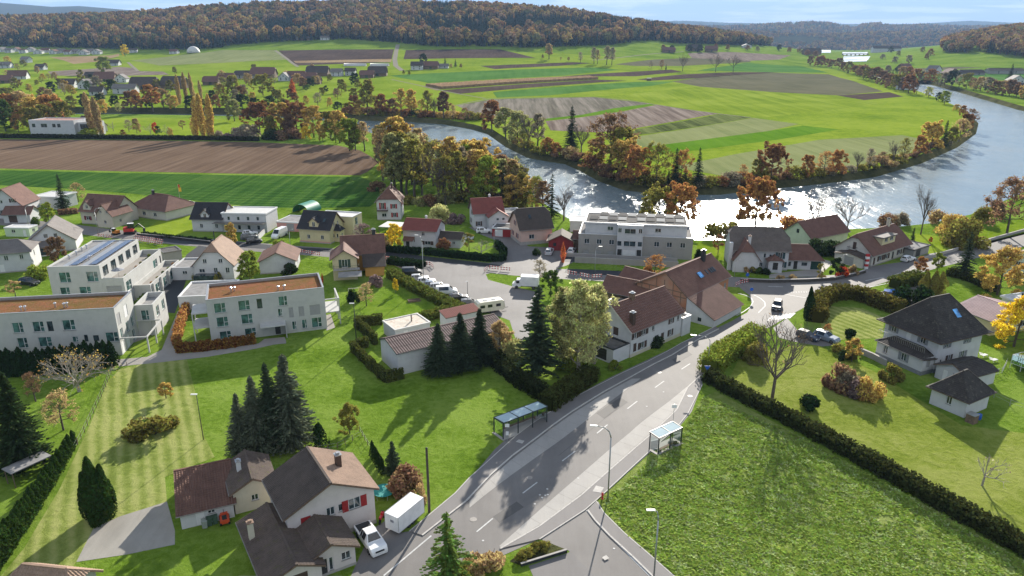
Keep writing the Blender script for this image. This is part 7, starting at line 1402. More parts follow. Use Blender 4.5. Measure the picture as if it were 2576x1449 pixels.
CARM = {}; SWHP = m_plain('plate_white', (.6, .6, .58), .5, .05)
def car(kind, mat, label, x, y, ang, group=None, name='car', cat='car'):
    L, Wd, st = CARS[kind]; r = thing(name, label, cat, P(x, y), R(ang), group); key = (kind, mat.name)
    if key not in CARM:
        mb = MB(); rows = []
        for f, zb, zt, tw in st:
            X = (f - .5) * L; e = .93 if f < .02 or f > .98 else (.985 if f < .08 or f > .9 else 1); w = Wd / 2 * e
            rows.append([(X, -w * .92, .24), (X, -w, .5), (X, -w, zb * .96), (X, -Wd / 2 * tw * (1 if zt - zb > .3 else 1.2) * e, zt), (X, Wd / 2 * tw * (1 if zt - zb > .3 else 1.2) * e, zt), (X, w, zb * .96), (X, w, .5), (X, w * .92, .24)])
        for rw in rows: mb.v += rw
        n = len(rows)
        for i in range(n - 1):
            for k in range(8): mb.f.append((i * 8 + k, (i + 1) * 8 + k, (i + 1) * 8 + (k + 1) % 8, i * 8 + (k + 1) % 8))
        mb.f += [tuple(range(8)), tuple((n - 1) * 8 + k for k in range(7, -1, -1))]
        g = MB()
        def q(pa, pb, pc, pd, off):
            P4 = [Vector(p) for p in (pa, pb, pc, pd)]; nn = (P4[1] - P4[0]).cross(P4[3] - P4[0]).normalized(); ctr = sum(P4, Vector()) / 4
            if nn.dot(ctr - Vector((0, 0, .8))) < 0: nn = -nn
            g.add([ctr + (p - ctr) * .86 + nn * off for p in P4], [(0, 1, 2, 3)])
        for i in range(n - 1):
            a, b_ = rows[i], rows[i + 1]; ta, tb = st[i][2] - st[i][1], st[i + 1][2] - st[i + 1][1]
            blank = kind in ('van', 'bigvan') and st[i + 1][0] < .55 + .3 * (kind == 'bigvan')
            if ta > .3 and tb > .3 and not blank:
                q(a[2], b_[2], b_[3], a[3], .012); q(a[5], b_[5], b_[4], a[4], .012)
            elif (ta > .3) != (tb > .3): q(a[3], a[4], b_[4], b_[3], .014)
        l1, l2 = MB(), MB()
        l1.box(L / 2 - .12, L / 2 - .02, -.17, .17, .58, .72); l2.box(-L / 2 - .012, -L / 2 + .06, -.09, .09, .7, .92)
        CARM[key] = (mb.mesh('body', mat), g.mesh('glazing', CARGL), l1.mesh('headlights', LAMPG), l2.mesh('tail_lights', TAILR))
    bd = link('body', CARM[key][0], r); link('glazing', CARM[key][1], r); [setattr(link(nm, CARM[key][i_], r), 'location', (0, sy * Wd * f_, 0)) for nm, i_, f_ in (('headlight', 2, .34), ('tail_light', 3, .39)) for sy in (-1, 1)]
    if kind == 'pickup':
        for q, nm in (((-2.5, -.8, -.78, .78, 1.0, 1.035), 'bed_liner'), ((2.6, 2.665, -.5, .5, .62, .8), 'grille')): k_ = MB(); k_.box(*q); k_.build(nm, DARKM, r)
    k_ = MB(); k_.box(L / 2 - .01, L / 2 + .02, -.26, .26, .42, .53); k_.build('number_plate', SWHP, r)
    wheels(r, L, Wd, .33 if kind in ('hatch', 'van') else .37, (-L * .3, L * .31)); return r
GP = 'cars parked along the broad hedge'
for i, (x, y, k, p_, d_) in enumerate([(1037, 694, 'van', PB, 'black van'), (1056, 708, 'hatch', PS, 'silver car'), (1073, 716, 'hatch', PW, 'white car'), (1091, 725, 'hatch', PN, 'blue-grey car'), (1106, 732, 'suv', PS, 'silver car'), (1124, 742, 'van', PW, 'white panel van'), (1154, 757, 'hatch', PB, 'black car'), (1185, 773, 'suv', PG, 'dark grey car')]):
    car(k, p_, f'{d_}, {ORD[i]} from the back in the row along the broad hedge', x, y - 3, 8, GP)
car('pickup', PW, 'white pickup beside the foreground house', 933, 1366, -57, name='pickup_truck', cat='pickup'); car('bigvan', PW, 'white and blue delivery van before the pink-fronted garage', 704, 596, -105, name='delivery_van', cat='van'); car('suv', PW, 'white car before the red garage', 1218, 586, 4); car('hatch', PS, 'silver car beside the annex of the plum-roofed house', 1172, 602, -14); car('suv', PS, 'silver car parked by the salmon-red tree', 1382, 638, 78); car('hatch', PW, 'white car parked at the corner of the apartment house', 1437, 635, 78)
car('suv', PW, 'white car nearest the long white house', 634, 580, 20); car('hatch', PW, 'white hatchback in the middle beside the long white house', 630, 591, 20); car('suv', PG, 'dark car beside the two white cars on the yard', 627, 602, 20); car('hatch', PB, 'black car at the edge of the yard by the street', 640, 611, 20); car('hatch', PW, 'white car at the crop field', 480, 516, 2); car('suv', PB, 'black car beside the round yellow-green bush', 75, 716, -18)
car('hatch', PW, 'white car in front of the dormer house', 2284, 656, 32); car('suv', PB, 'dark car driving on the village road', 1954, 776, 245); car('hatch', PD, 'dark blue car on the villa drive', 2032, 852, -52); car('suv', PN, 'blue-grey car right of the dark blue one', 2078, 856, -52)
# box truck, caravan, box trailer
r = thing('box_truck', 'white box truck on the parking lot', 'truck', P(1322, 724), R(172))
mb = MB(); mb.box(-3.0, 1.0, -1.05, 1.05, .75, 2.9); mb.build('cargo_box', PW, r); mb = MB(); mb.add([(1.05, -.95, .45), (2.9, -.95, .45), (2.9, -.95, 1.1), (2.45, -.9, 1.3), (1.95, -.85, 2.05), (1.05, -.85, 2.1), (1.05, .95, .45), (2.9, .95, .45), (2.9, .95, 1.1), (2.45, .9, 1.3), (1.95, .85, 2.05), (1.05, .85, 2.1)], [(0, 1, 2, 3, 4, 5), (11, 10, 9, 8, 7, 6), (0, 6, 7, 1), (1, 7, 8, 2), (2, 8, 9, 3), (3, 9, 10, 4), (4, 10, 11, 5), (5, 11, 6, 0)]); mb.build('cab', PW, r)
g = MB(); g.add([(2.42, -.75, 1.38), (2.42, .75, 1.38), (2.02, .7, 1.98), (2.02, -.7, 1.98)], [(0, 1, 2, 3)]); g.box(1.3, 2.0, -.955, -.93, 1.3, 1.9); g.box(1.3, 2.0, .93, .955, 1.3, 1.9); g.build('glazing', CARGL, r); mb = MB(); mb.box(-3, 2.6, -.5, .5, .45, .72); mb.build('chassis', DARKM, r); wheels(r, 5.6, 2.0, .37, (-1.9, 1.9))
r = thing('caravan', 'cream caravan at the end of the parking lot', 'caravan', P(1232, 784), R(22)); mb = MB(); prof = [(-2.9, .5), (2.7, .5), (3.0, 1.2), (2.7, 2.35), (2.3, 2.6), (-2.4, 2.6), (-2.8, 2.3), (-3.0, 1.2)]; n = len(prof)
mb.add([(x, -1.1, z) for x, z in prof] + [(x, 1.1, z) for x, z in prof], [tuple(range(n)), tuple(range(2 * n - 1, n - 1, -1))] + [(i, n + i, n + (i + 1) % n, (i + 1) % n) for i in range(n)]); mb.build('body', paint('paint_cream', (.66, .62, .5)), r)
for x, s_ in ((-1.9, -1), (1.5, -1), (-.3, -1)): g = MB(); g.box(x - .5, x + .5, -1.115, -1.09, 1.35, 1.95); g.build('window', CARGL, r)
g = MB(); g.box(2.72, 2.95, -.7, .7, 1.5, 2.1); g.build('window', CARGL, r)
for x in (-1, .8): g = MB(); g.box(x - .3, x + .3, -.3, .3, 2.6, 2.72); g.build('roof_hatch', TRIM, r)
wheels(r, 5, 2.1, .33, (0,)); mb = MB(); mb.bar((3, 0, .5), (4, 0, .5), .1); mb.build('drawbar', DARKM, r)
r = thing('box_trailer', 'white box trailer between the foreground house and the wooden pole', 'trailer', P(1020, 1316), R(58), None, .9); mb = MB(); mb.box(-2.5, 2.5, -1.1, 1.1, .55, 2.75); mb.build('box', PW, r); mb = MB()
for x in (-2.51, 2.47):
    for y in (-1.11, 1.07): mb.box(x, x + .04, y, y + .04, .5, 2.77)
for y in (-1.11, 1.07): mb.box(-2.5, 2.5, y, y + .04, 2.73, 2.79); mb.box(-2.5, 2.5, y, y + .04, .5, .56)
mb.build('edge_profile', METAL, r); mb = MB(); mb.box(-2.525, -2.5, -.35, .2, 1.75, 2.1); mb.build('badge', m_plain('badge_grey', (.25, .25, .27), .6, .3, 5), r); wheels(r, 5, 2.0, .33, (-.4, .4)); mb = MB(); mb.bar((2.5, 0, .5), (3.7, 0, .5), .12); mb.build('drawbar', DARKM, r)
r = thing('boat_trailer', 'boat under blue cover on a trailer by the hedge', 'boat', P(2256, 748), R(-35)); mb = MB(); hull = [(-2.6, .75), (-1.5, .95), (0, 1.0), (1.4, .8), (2.6, .1)]
for x, w_ in hull: mb.v += [(x, -w_, 1.2), (x, 0, .45 + .1 * (x > 2)), (x, w_, 1.2), (x, 0, 1.75 - .12 * abs(x))]
for i in range(4):
    for k in range(4): mb.f.append((i * 4 + k, i * 4 + 4 + k, i * 4 + 4 + (k + 1) % 4, i * 4 + (k + 1) % 4))
mb.f += [(0, 1, 2, 3), (19, 18, 17, 16)]; mb.build('blue_cover', m_plain('blue_tarp', (.03, .15, .5), .5, .2, 2), r); mb = MB(); mb.bar((-2, -.8, .4), (2.8, 0, .4), .1); mb.bar((-2, .8, .4), (2.8, 0, .4), .1); mb.build('trailer_frame', METAL, r); wheels(r, 4, 1.9, .33, (-.6,))
r = thing('motorcycle', 'red motorcycle between house and box trailer', 'motorcycle', P(961, 1310), R(80))
for x in (-.65, .65): w_ = link('wheel', WHM[.33][0], r); w_.location = (x, 0, .33); w_.rotation_euler = (R(90), 0, 0); w_.scale = (1, 1, .5)
mb = MB(); mb.box(-.6, .3, -.14, .14, .55, .82); mb.box(.05, .5, -.16, .16, .75, .98); mb.build('tank', paint('paint_red', (.4, .02, .02)), r); mb = MB(); mb.bar((.62, 0, .35), (.4, 0, 1.05), .07); mb.bar((.42, -.35, 1.05), (.42, .35, 1.05), .04); mb.build('handlebar', DARKM, r)
r = thing('ride_on_mower', 'orange-red ride-on machine by the white garage wall', 'mower', P(566, 1312), R(115)); mb = MB(); mb.box(-.9, .9, -.5, .5, .3, .75); mb.box(.1, .9, -.4, .4, .75, 1.0); mb.build('body', paint('paint_orange', (.55, .07, .02)), r); mb = MB(); mb.box(-.6, -.1, -.25, .25, .75, .95); mb.box(-.7, -.6, -.25, .25, .75, 1.3); mb.tube((.3, 0, 1.0), (.25, 0, 1.5), .03); mb.build('seat', DARKM, r); wheels(r, 1.8, 1.1, .33, (-.6, .6))
BIN = m_plain('bin_green', (.05, .09, .06), .6, .15, 3); BING = m_plain('bin_grey', (.25, .28, .25), .6, .15, 3)
for i, (x, y) in enumerate([(516, 1327), (528, 1321), (542, 1316)]):
    r = thing('wheelie_bin', f'{("grey", "dark green", "dark green")[i]} bin, {("left", "middle", "right")[i]} of three at the white garage wall', 'bin', P(x, y), R(24), 'bins at the white garage wall'); mb = MB(); mb.add([(-.25, -.28, .05), (.25, -.28, .05), (.25, .28, .05), (-.25, .28, .05), (-.3, -.35, .95), (.3, -.35, .95), (.3, .35, .95), (-.3, .35, .95)], [(0, 3, 2, 1), (4, 5, 6, 7), (0, 1, 5, 4), (1, 2, 6, 5), (2, 3, 7, 6), (3, 0, 4, 7)]); mb.build('body', BING if i == 0 else BIN, r); mb = MB(); mb.box(-.32, .32, -.37, .39, .952, 1.03); mb.build('lid', BING if i == 0 else BIN, r)
r = thing('trampoline', 'round trampoline with teal rim beside the dark blue spruce', 'trampoline', P(966, 1246), 0); mb = MB(); mb.lathe([(1.0, .68), (1.35, .68), (1.35, .74), (1.0, .74)], 28); mb.build('rim_pad', m_plain('teal_pad', (.02, .22, .2), .6, .15, 3), r); mb = MB(); mb.lathe([(1.0, .69), (.99, .7)], 28); mb.build('jumping_mat', DARKM, r)
for k in range(6): a = k * 1.047; mb = MB(); mb.tube((1.25 * math.cos(a), 1.25 * math.sin(a), 0), (1.25 * math.cos(a), 1.25 * math.sin(a), .68), .03); mb.build('leg', METAL, r)
# diggers and works
def digger(label, x, y, ang, col, s):
    r = thing('excavator', label, 'excavator', P(x, y), R(ang), None, s); mb = MB()
    for sy in (-1, 1): mb.box(-1.3, 1.3, sy * .75 - .22, sy * .75 + .22, .05, .6)
    mb.build('track', TYRE, r); mb = MB(); mb.box(-1.3, .9, -.85, .85, .7, 1.35); mb.box(-1.3, -.5, -.85, .85, 1.35, 1.7); mb.build('upper_body', col, r); mb = MB(); mb.box(-.4, .9, 0, .85, 1.36, 2.5); mb.build('cab', CARGL, r); mb = MB(); mb.box(-.45, .95, -.05, .9, 2.5, 2.58); mb.build('cab_roof', TRIM, r)
    mb = MB(); mb.bar((.8, -.35, 1.2), (2.3, -.35, 2.5), .22); mb.bar((2.3, -.35, 2.5), (3.4, -.35, 1.3), .18); mb.bar((3.4, -.35, 1.3), (3.3, -.35, .5), .5, .4); mb.build('boom', DARKM, r)
digger('red excavator at the road works on the left', 328, 588, 15, paint('paint_digger_red', (.45, .02, .02)), 1.15); digger('small orange excavator left of the red one', 292, 590, 160, paint('paint_digger_orange', (.5, .18, .02)), .75)
BWH = m_plain('barrier_white', (.7, .68, .66), .6, .1, 2); BRD = m_plain('barrier_red', (.42, .03, .03), .6, .12, 2)
bw, brd, bft = MB(), MB(), MB()
for z in (.45, .95): bw.box(-1.25, 1.25, -.03, .03, z - .1, z + .1)
brd.box(-.18, .18, -.036, .036, -.104, .104)
for x in (-1.1, 1.1): bft.box(x - .04, x + .04, -.35, .35, 0, .06); bft.box(x - .025, x + .025, -.025, .025, .06, 1.1)
BM = (bw.mesh('board', BWH), brd.mesh('red_stripes', BRD), bft.mesh('feet', METAL))
def barriers(pts, where, n0=0):
    pl = PX(pts); k = n0
    for a, c in zip(pl, pl[1:]):
        L = (c - a).length; n = max(1, round(L / 2.7)); d = c - a
        for i in range(n):
            p = a.lerp(c, (i + .5) / n); r = thing('road_barrier', f'red and white barrier, {ORD[k]} from left {where}', 'barrier', p, math.atan2(d.y, d.x), 'red and white road barriers'); link('board', BM[0], r); [setattr(link('red_stripe', BM[1], r), 'location', (x, 0, z)) for x in (-1.05, -.35, .35, 1.05) for z in (.45, .95)]; link('foot', BM[2], r); k += 1
barriers([(728, 632), (806, 645)], 'on the street before the cream house'); barriers([(938, 650), (1010, 659), (1084, 670)], 'along the street by the small hedge'); barriers([(1084, 670), (1090, 676)], 'closing the parking lot corner'); barriers([(1216, 688), (1228, 678), (1286, 684)], 'round the planted island'); barriers([(1424, 690), (1486, 702), (1516, 700)], 'by the ramp wall'); barriers([(245, 596), (286, 602)], 'at the digger on the left'); barriers([(340, 600), (412, 612)], 'in the back row of the left works'); barriers([(336, 607), (410, 618)], 'in the front row of the left works'); barriers([(1850, 722), (1862, 716), (1882, 712)], 'at the road bend')
# ---------------------------------------------------------------- street furniture
POLE = m_plain('galvanised_pole', (.33, .34, .34), .45, .12, 3, 0, .6); LAMPH = m_plain('lamp_housing', (.62, .62, .6), .4, .08)
def lamp(label, x, y, top, arm=(0, 0), mat=None, group='street lamps'):
    h = Hof(x, y, top); p = P(x, y); r = thing('street_lamp', label, 'street lamp', p, 0, group); mb = MB(); a = Vector((arm[0], arm[1], 0)); rr = .09 if h > 7 else .06
    if a.length > .1: mb.path([(0, 0, 0), (0, 0, h * .86), tuple(a * .12 + Vector((0, 0, h * .93))), tuple(a * .4 + Vector((0, 0, h * .98))), tuple(a + Vector((0, 0, h)))], rr, rr * .55, 8)
    else: mb.tube((0, 0, 0), (0, 0, h), rr, rr * .7, 8)
    mb.build('pole', mat or POLE, r, True); d = a.normalized() if a.length > .1 else Vector((-1, 0, 0)); e = a + Vector((0, 0, h)); m2 = MB(); m2.bar(tuple(e - d * .1), tuple(e + d * (.75 if h > 6 else .3)), .28 if h > 6 else .18, .1); m2.build('lamp_head', LAMPH, r)
lamp('tall curved street lamp on the right pavement near the shelter', 1529, 1256, 1074, (-1.7, .25)); lamp('tall street lamp with arm over the road by the hedge corner', 1779, 934, 845, (-2.4, .3)); lamp('plain lamp mast at the bottom of the lush meadow', 1644, 1462, 1283, (-.5, 0)); lamp('slim dark garden pole at the mown lawn', 512, 1106, 992, (0, 0), DARKM); lamp('slim dark pole at the corner of the hedge yard', 897, 862, 763, (0, 0), DARKM); lamp('thin dark pole at the caravan', 1177, 772, 708, (0, 0), DARKM); lamp('street lamp between the broad hedge and the plum-roofed house', 1066, 716, 592, (-.9, .2)); lamp('street lamp before the solar apartment house', 1496, 690, 620, (.8, 0)); lamp('street lamp at the half-hipped villa', 1847, 698, 652, (.8, 0)); lamp('street lamp at the left edge of the main street', 75, 580, 518, (1.2, .2)); lamp('street lamp before the beige house', 249, 592, 524, (1.2, .2)); lamp('street lamp before the cream house', 732, 632, 577, (.8, .2)); lamp('street lamp at the hedged garden', 1243, 626, 580, (.5, 0)); lamp('street lamp at the gap right of the main street', 2110, 690, 640, (1, 0))
r = thing('wooden_pole', 'rough wooden utility pole beside the white box trailer', 'pole', P(1080, 1288)); mb = MB(); h = Hof(1080, 1288, 1128); mb.tube((0, 0, -.2), (0, 0, h), .17, .13, 9); mb.build('shaft', m_plain('old_wood', (.075, .06, .05), .9, .3, 4), r); mb = MB(); mb.lathe([(.15, 0), (.1, .1), (.02, .14)], 9, (0, 0, h)); mb.build('cap', DARKM, r)
SGL = m_plain('shelter_glass_frame', (.03, .04, .042), .4, .15, 3)
m = bpy.data.materials.new('clear_glass'); m.use_nodes = True; t = m.node_tree; t.nodes.clear(); g1 = N(t, 'ShaderNodeBsdfGlossy'); g1.inputs['Roughness'].default_value = .05; g1.inputs['Color'].default_value = (.75, .85, .85, 1); tr1 = N(t, 'ShaderNodeBsdfTransparent'); tr1.inputs[0].default_value = (.86, .91, .9, 1); mx = N(t, 'ShaderNodeMixShader'); fr_ = N(t, 'ShaderNodeFresnel'); fr_.inputs['IOR'].default_value = 1.6; t.links.new(M2(t, 'ADD', fr_.outputs[0], .06), mx.inputs[0]); t.links.new(tr1.outputs[0], mx.inputs[1]); t.links.new(g1.outputs[0], mx.inputs[2]); om = N(t, 'ShaderNodeOutputMaterial'); t.links.new(mx.outputs[0], om.inputs[0]); CLEAR = m
SKY_GLASS = m_plain('sky_toned_roof_glass', (.3, .4, .43), .12, .15, .6, 0, 0, .7)  # sky reflection on the glass roof panes put into a pale blue colour
def shelter(label, L, ang, n, w, depth, side):
    """bus shelter: back wall along x, roof out to y = side * depth"""
    p = P(*L); r = thing('bus_shelter', label, 'bus shelter', p, R(ang)); bay_ = w / n; h = 2.55
    for i in range(n + 1):
        mb = MB(); x = i * bay_; mb.bar((x, 0, 0), (x, 0, h), .13); mb.bar((x, 0, h - .06), (x, side * depth, h + .12), .13); mb.build('frame', SGL, r)
        if i in (0, n) or depth > 2: mb = MB(); mb.bar((x, side * (depth - .15), 0), (x, side * (depth - .15), h + .05), .11); mb.build('front_post', SGL, r)
    for i in range(n):
        x0, x1 = i * bay_ + .08, (i + 1) * bay_ - .08
        mb = MB(); mb.add([(x0, 0, .25), (x1, 0, .25), (x1, 0, h - .2), (x0, 0, h - .2)], [(0, 1, 2, 3)]); mb.build('back_pane', CLEAR, r)
        mb = MB(); y0, y1 = sorted((side * .1, side * (depth - .08))); mb.add([(x0, y0, h + (.13 if side < 0 else .0)), (x1, y0, h + (.13 if side < 0 else 0)), (x1, y1, h + (0 if side < 0 else .13)), (x0, y1, h + (0 if side < 0 else .13))], [(0, 1, 2, 3)]); mb.build('roof_pane', SKY_GLASS, r)
    for x in (0, w):
        mb = MB(); y0, y1 = sorted((side * .15, side * (depth - .3))); mb.add([(x, y0, .25), (x, y1, .25), (x, y1, h - .25), (x, y0, h - .25)], [(0, 1, 2, 3)]); mb.build('side_pane', CLEAR, r)
    for yy in (0, side * depth):
        mb = MB(); mb.bar((0, yy, h + (.12 if yy else -.04)), (w, yy, h + (.12 if yy else -.04)), .1); mb.build('beam', SGL, r)
    mb = MB(); y0, y1 = sorted((side * .12, side * .5)); mb.box(.6, w - .6, y0, y1, .42, .48)
    for x in (.8, w - .8): mb.box(x - .04, x + .04, y0, y1, 0, .42)
    mb.build('bench', W_WOOD, r)
    mb = MB(); y0, y1 = sorted((-side * .2, side * (depth + .1))); mb.box(-.2, w + .2, y0, y1, 0, .1); mb.build('floor_slab', CONC, r)
shelter('three-bay glass bus shelter on the left of the road', (1243, 1090), 37, 3, 7.8, 2.3, -1); shelter('two-bay glass bus shelter on the right of the road', (1655, 1144), 37, 2, 4.6, 1.7, 1)
def signpost(label, x, y, h, plates, name='sign_post'):
    r = thing(name, label, 'sign', P(x, y)); mb = MB(); mb.tube((0, 0, 0), (0, 0, h), .035, .035, 6); mb.build('pole', POLE, r)
    for nm, mat, pts, z in plates: mb = MB(); mb.add([(a, -.05, z + b_) for a, b_ in pts] + [(a, -.08, z + b_) for a, b_ in pts], [tuple(range(len(pts))), tuple(range(2 * len(pts) - 1, len(pts) - 1, -1))] + [(i, (i + 1) % len(pts), len(pts) + (i + 1) % len(pts), len(pts) + i) for i in range(len(pts))]); mb.build(nm, mat, r)
BLUE = m_plain('sign_blue', (.02, .1, .45), .5, .08); SWH = m_plain('sign_white', (.72, .72, .72), .5, .05)
def rect(w, h): return [(-w / 2, -h / 2), (w / 2, -h / 2), (w / 2, h / 2), (-w / 2, h / 2)]
def disc(r_, n=14): return [(r_ * math.cos(6.283 * k / n), r_ * math.sin(6.283 * k / n)) for k in range(n)]
signpost('bus stop sign with white boards at the left shelter', 1276, 1112, 2.9, [('stop_board', SWH, rect(.6, .5), 2.6), ('timetable', SWH, rect(.4, .6), 1.4)]); signpost('bus stop sign behind the right shelter', 1693, 1062, 2.9, [('stop_board', SWH, rect(.7, .5), 2.6)]); signpost('give-way triangle sign at the hedge corner', 1776, 958, 2.6, [('triangle_border', BLUE, [(0, -.45), (.5, .4), (-.5, .4)], 2.3)]); signpost('round blue direction sign at the road bend', 1888, 752, 2.4, [('blue_disc', BLUE, disc(.38), 2.2)]); signpost('round blue sign on a striped post at the road works', 1878, 712, 3.2, [('blue_disc', BLUE, disc(.4), 2.0), ('red_band', BRD, rect(.14, .4), 2.9), ('white_band', SWH, rect(.14, .3), 2.55)])
r = thing('hydrant', 'red hydrant at the corner of the lush meadow', 'hydrant', P(1515, 1256)); mb = MB(); mb.lathe([(.16, 0), (.16, .08), (.1, .12), (.1, .7), (.14, .72), (.14, .85), (.06, .95)], 10); mb.build('body', BRD, r); mb = MB(); mb.tube((-.22, 0, .62), (.22, 0, .62), .06); mb.build('outlet', BRD, r)
r = thing('striped_pillar', 'red and white striped price pillar at the dormer house', 'pillar', P(2178, 676)); 
for k in range(6): mb = MB(); mb.box(-.4, .4, -.3, .3, k * .62, k * .62 + .6); mb.build('panel', BRD if k % 2 else SWH, r)
r = thing('flagpole', 'flagpole with yellow and red flag at the crop field', 'flagpole', P(456, 524)); mb = MB(); mb.tube((0, 0, 0), (0, 0, 8), .06, .04, 6); mb.build('pole', POLE, r); mb = MB(); mb.box(.05, .9, -.02, .02, 5.6, 6.9); mb.build('yellow_flag', m_plain('flag_yellow', (.6, .4, .03), .8, .15), r); mb = MB(); mb.box(.05, .6, -.02, .02, 6.9, 7.9); mb.build('red_flag', m_plain('flag_red', (.45, .08, .03), .8, .15), r)
for i, (x, y) in enumerate([(2472, 898), (2497, 910)]):
    r = thing('deck_chair', f'white deck chair, {("left", "right")[i]} of two behind the villa', 'deck chair', P(x, y), R(205), 'white deck chairs'); mb = MB()
    for k in range(9): mb.box(-.9 + k * .14, -.9 + k * .14 + .11, -.33, .33, .36, .4)
    mb.build('seat', TRIM, r); mb = MB()
    for k in range(5): a = Vector((.38 + k * .1, 0, .42 + k * .13)); mb.bar(tuple(a + Vector((0, -.33, 0))), tuple(a + Vector((0, .33, 0))), .1, .03)
    mb.build('backrest', TRIM, r)
    for sx in (-.75, .3):
        for sy in (-.3, .3): mb = MB(); mb.bar((sx, sy, 0), (sx, sy, .37), .06); mb.build('leg', TRIM, r)
r = thing('water_tank', 'grey wooden water tank at the corner of the square store', 'tank', P(2443, 1062), R(-60)); mb = MB(); mb.box(-.6, .6, -.6, .6, 0, 1.3); mb.build('tank_body', W_WOOD, r); mb = MB(); mb.box(-.65, .65, -.65, .65, 1.302, 1.38); mb.build('lid', METAL, r)
r = thing('rain_barrel', 'bright blue barrel beside the square store', 'barrel', P(2462, 1055)); mb = MB(); mb.lathe([(.26, 0), (.32, .2), (.33, .5), (.3, .85), (.27, .88)], 14); mb.build('barrel_body', BLUE, r, True); mb = MB(); mb.lathe([(.28, .885), (.2, .93)], 14); mb.build('lid', BLUE, r)
r = thing('greenhouse', 'small pale greenhouse on posts at the right edge', 'greenhouse', P(2540, 925), R(-66)); mb = MB(); mb.box(0, 3.4, 0, 5, .9, 2.4); mb.build('glass_walls', CLEAR, r); mb = MB()
for x in (0, 1.7, 3.4):
    for y in (0, 2.5, 5): mb.bar((x, y, 0), (x, y, 2.4), .07)
for z in (.9, 2.4):
    for x in (0, 3.4): mb.bar((x, 0, z), (x, 5, z), .06)
    for y in (0, 5): mb.bar((0, y, z), (3.4, y, z), .06)
mb.bar((1.7, 0, 3.0), (1.7, 5, 3.0), .06)
for y in (0, 2.5, 5): mb.bar((0, y, 2.4), (1.7, y, 3.0), .05); mb.bar((3.4, y, 2.4), (1.7, y, 3.0), .05)
mb.build('frame', TRIM, r)
r = thing('swing_set', 'garden swing frame in the shade below the old house', 'swing', P(878, 752), R(15)); mb = MB()
for x in (0, 3): mb.bar((x, -.8, 0), (x, 0, 2.3), .09); mb.bar((x, .8, 0), (x, 0, 2.3), .09)
mb.bar((0, 0, 2.3), (3, 0, 2.3), .1); mb.build('frame', W_BEIGE, r); mb = MB(); mb.tube((1.4, 0, .6), (1.4, 0, 2.3), .015); mb.tube((1.8, 0, .6), (1.8, 0, 2.3), .015); mb.box(1.35, 1.85, -.15, .15, .55, .6); mb.build('seat', BRD, r)
for i, (x, y, w_) in enumerate([(1028, 762, 2.6), (1098, 768, 3.6)]):
    r = thing('raised_bed', f'wooden raised bed {("left", "right")[i]} in the kitchen garden', 'garden bed', P(x, y), R(20)); 
    for q in ((0, w_, 0, .06), (0, w_, 1.14, 1.2), (0, .06, .061, 1.139), (w_ - .06, w_, .061, 1.139)): mb = MB(); mb.box(*q, 0, .4); mb.build('board', W_WOOD, r)
    mb = MB(); mb.box(.07, w_ - .07, .07, 1.13, .05, .33); mb.build('soil', F_DARK, r)
# walls and fences
def lowwall(label, pts, w, h, mat, cat='wall', name='garden_wall'):
    pl = PX(pts); c0 = pl[0].copy(); r = thing(name, label, cat, c0)
    for a, c in zip(pl, pl[1:]):
        mb = MB(); mb.bar(tuple(a - c0 + Vector((0, 0, h / 2))), tuple(c - c0 + Vector((0, 0, h / 2))), w, h); mb.build('wall_section', mat, r); mb = MB(); mb.bar(tuple(a - c0 + Vector((0, 0, h + .035))), tuple(c - c0 + Vector((0, 0, h + .035))), w + .08, .06); mb.build('coping', PLINTH, r)
lowwall('dark stone wall along the main street below the half-hipped villa', [(1862, 708), (1940, 711), (2030, 709), (2098, 705), (2150, 694), (2176, 686)], .4, .7, m_plain('dark_stone', (.07, .065, .06), .9, .3, 3)); lowwall('grey garden wall at the villa terrace', [(2160, 888), (2195, 903), (2228, 920)], .35, 1.0, W_GREY); lowwall('low wall along the river road on the right', [(2320, 655), (2400, 632), (2490, 606), (2576, 582), (2660, 555)], .3, .7, CONC); lowwall('white wall beside the pink-fronted garage drive', [(650, 604), (668, 585), (683, 568)], .3, 1.3, W_WHITE); lowwall('low wall between street and the lawn of the long white house', [(345, 592), (430, 600), (530, 612)], .25, .6, DARKM); lowwall('dark retaining edge of the planted traffic island', [(1310, 1425), (1365, 1408), (1426, 1389)], .15, .35, DARKM)
def fence(label, pts, step, h, mat, rails=(.4, .9)):
    pl = PX(pts); c0 = pl[0].copy(); r = thing('fence', label, 'fence', c0); pm = None
    for a, c in zip(pl, pl[1:]):
        n = max(1, round((c - a).length / step))
        for k in range(n):
            p = a.lerp(c, k / n) - c0
            if pm is None: mb = MB(); mb.tube((0, 0, 0), (0, 0, h), .05, .045, 6); pm = mb.mesh('post', mat)
            o = link('post', pm, r); o.location = p
        for z in rails: mb = MB(); mb.bar(tuple(a - c0 + Vector((0, 0, h * z))), tuple(c - c0 + Vector((0, 0, h * z))), .02); mb.build('wire', METAL, r)
fence('wire fence with wooden posts left of the mown lawn', [(284, 930), (262, 985), (236, 1040), (205, 1105), (188, 1135)], 1.8, 1.1, W_WOOD); fence('short post fence at the footpath', [(290, 912), (320, 922), (350, 920)], 2.2, .9, W_WOOD); fence('white railing by the annex of the villa', [(2478, 950), (2520, 938), (2532, 915)], 1.2, 1.0, TRIM, (.1, .5, .95)); fence('paddock fence behind the villa store', [(2500, 1000), (2540, 1020), (2620, 1045)], 2.0, 1.0, METAL)
fence('timber garden fence below the foreground firs', [(770, 1130), (800, 1135), (850, 1128), (905, 1100)], 1.2, .9, W_WOOD); fence('post fence of the garden behind the foreground house', [(905, 1085), (925, 1120), (950, 1150), (965, 1170)], 1.6, .9, W_WOOD)
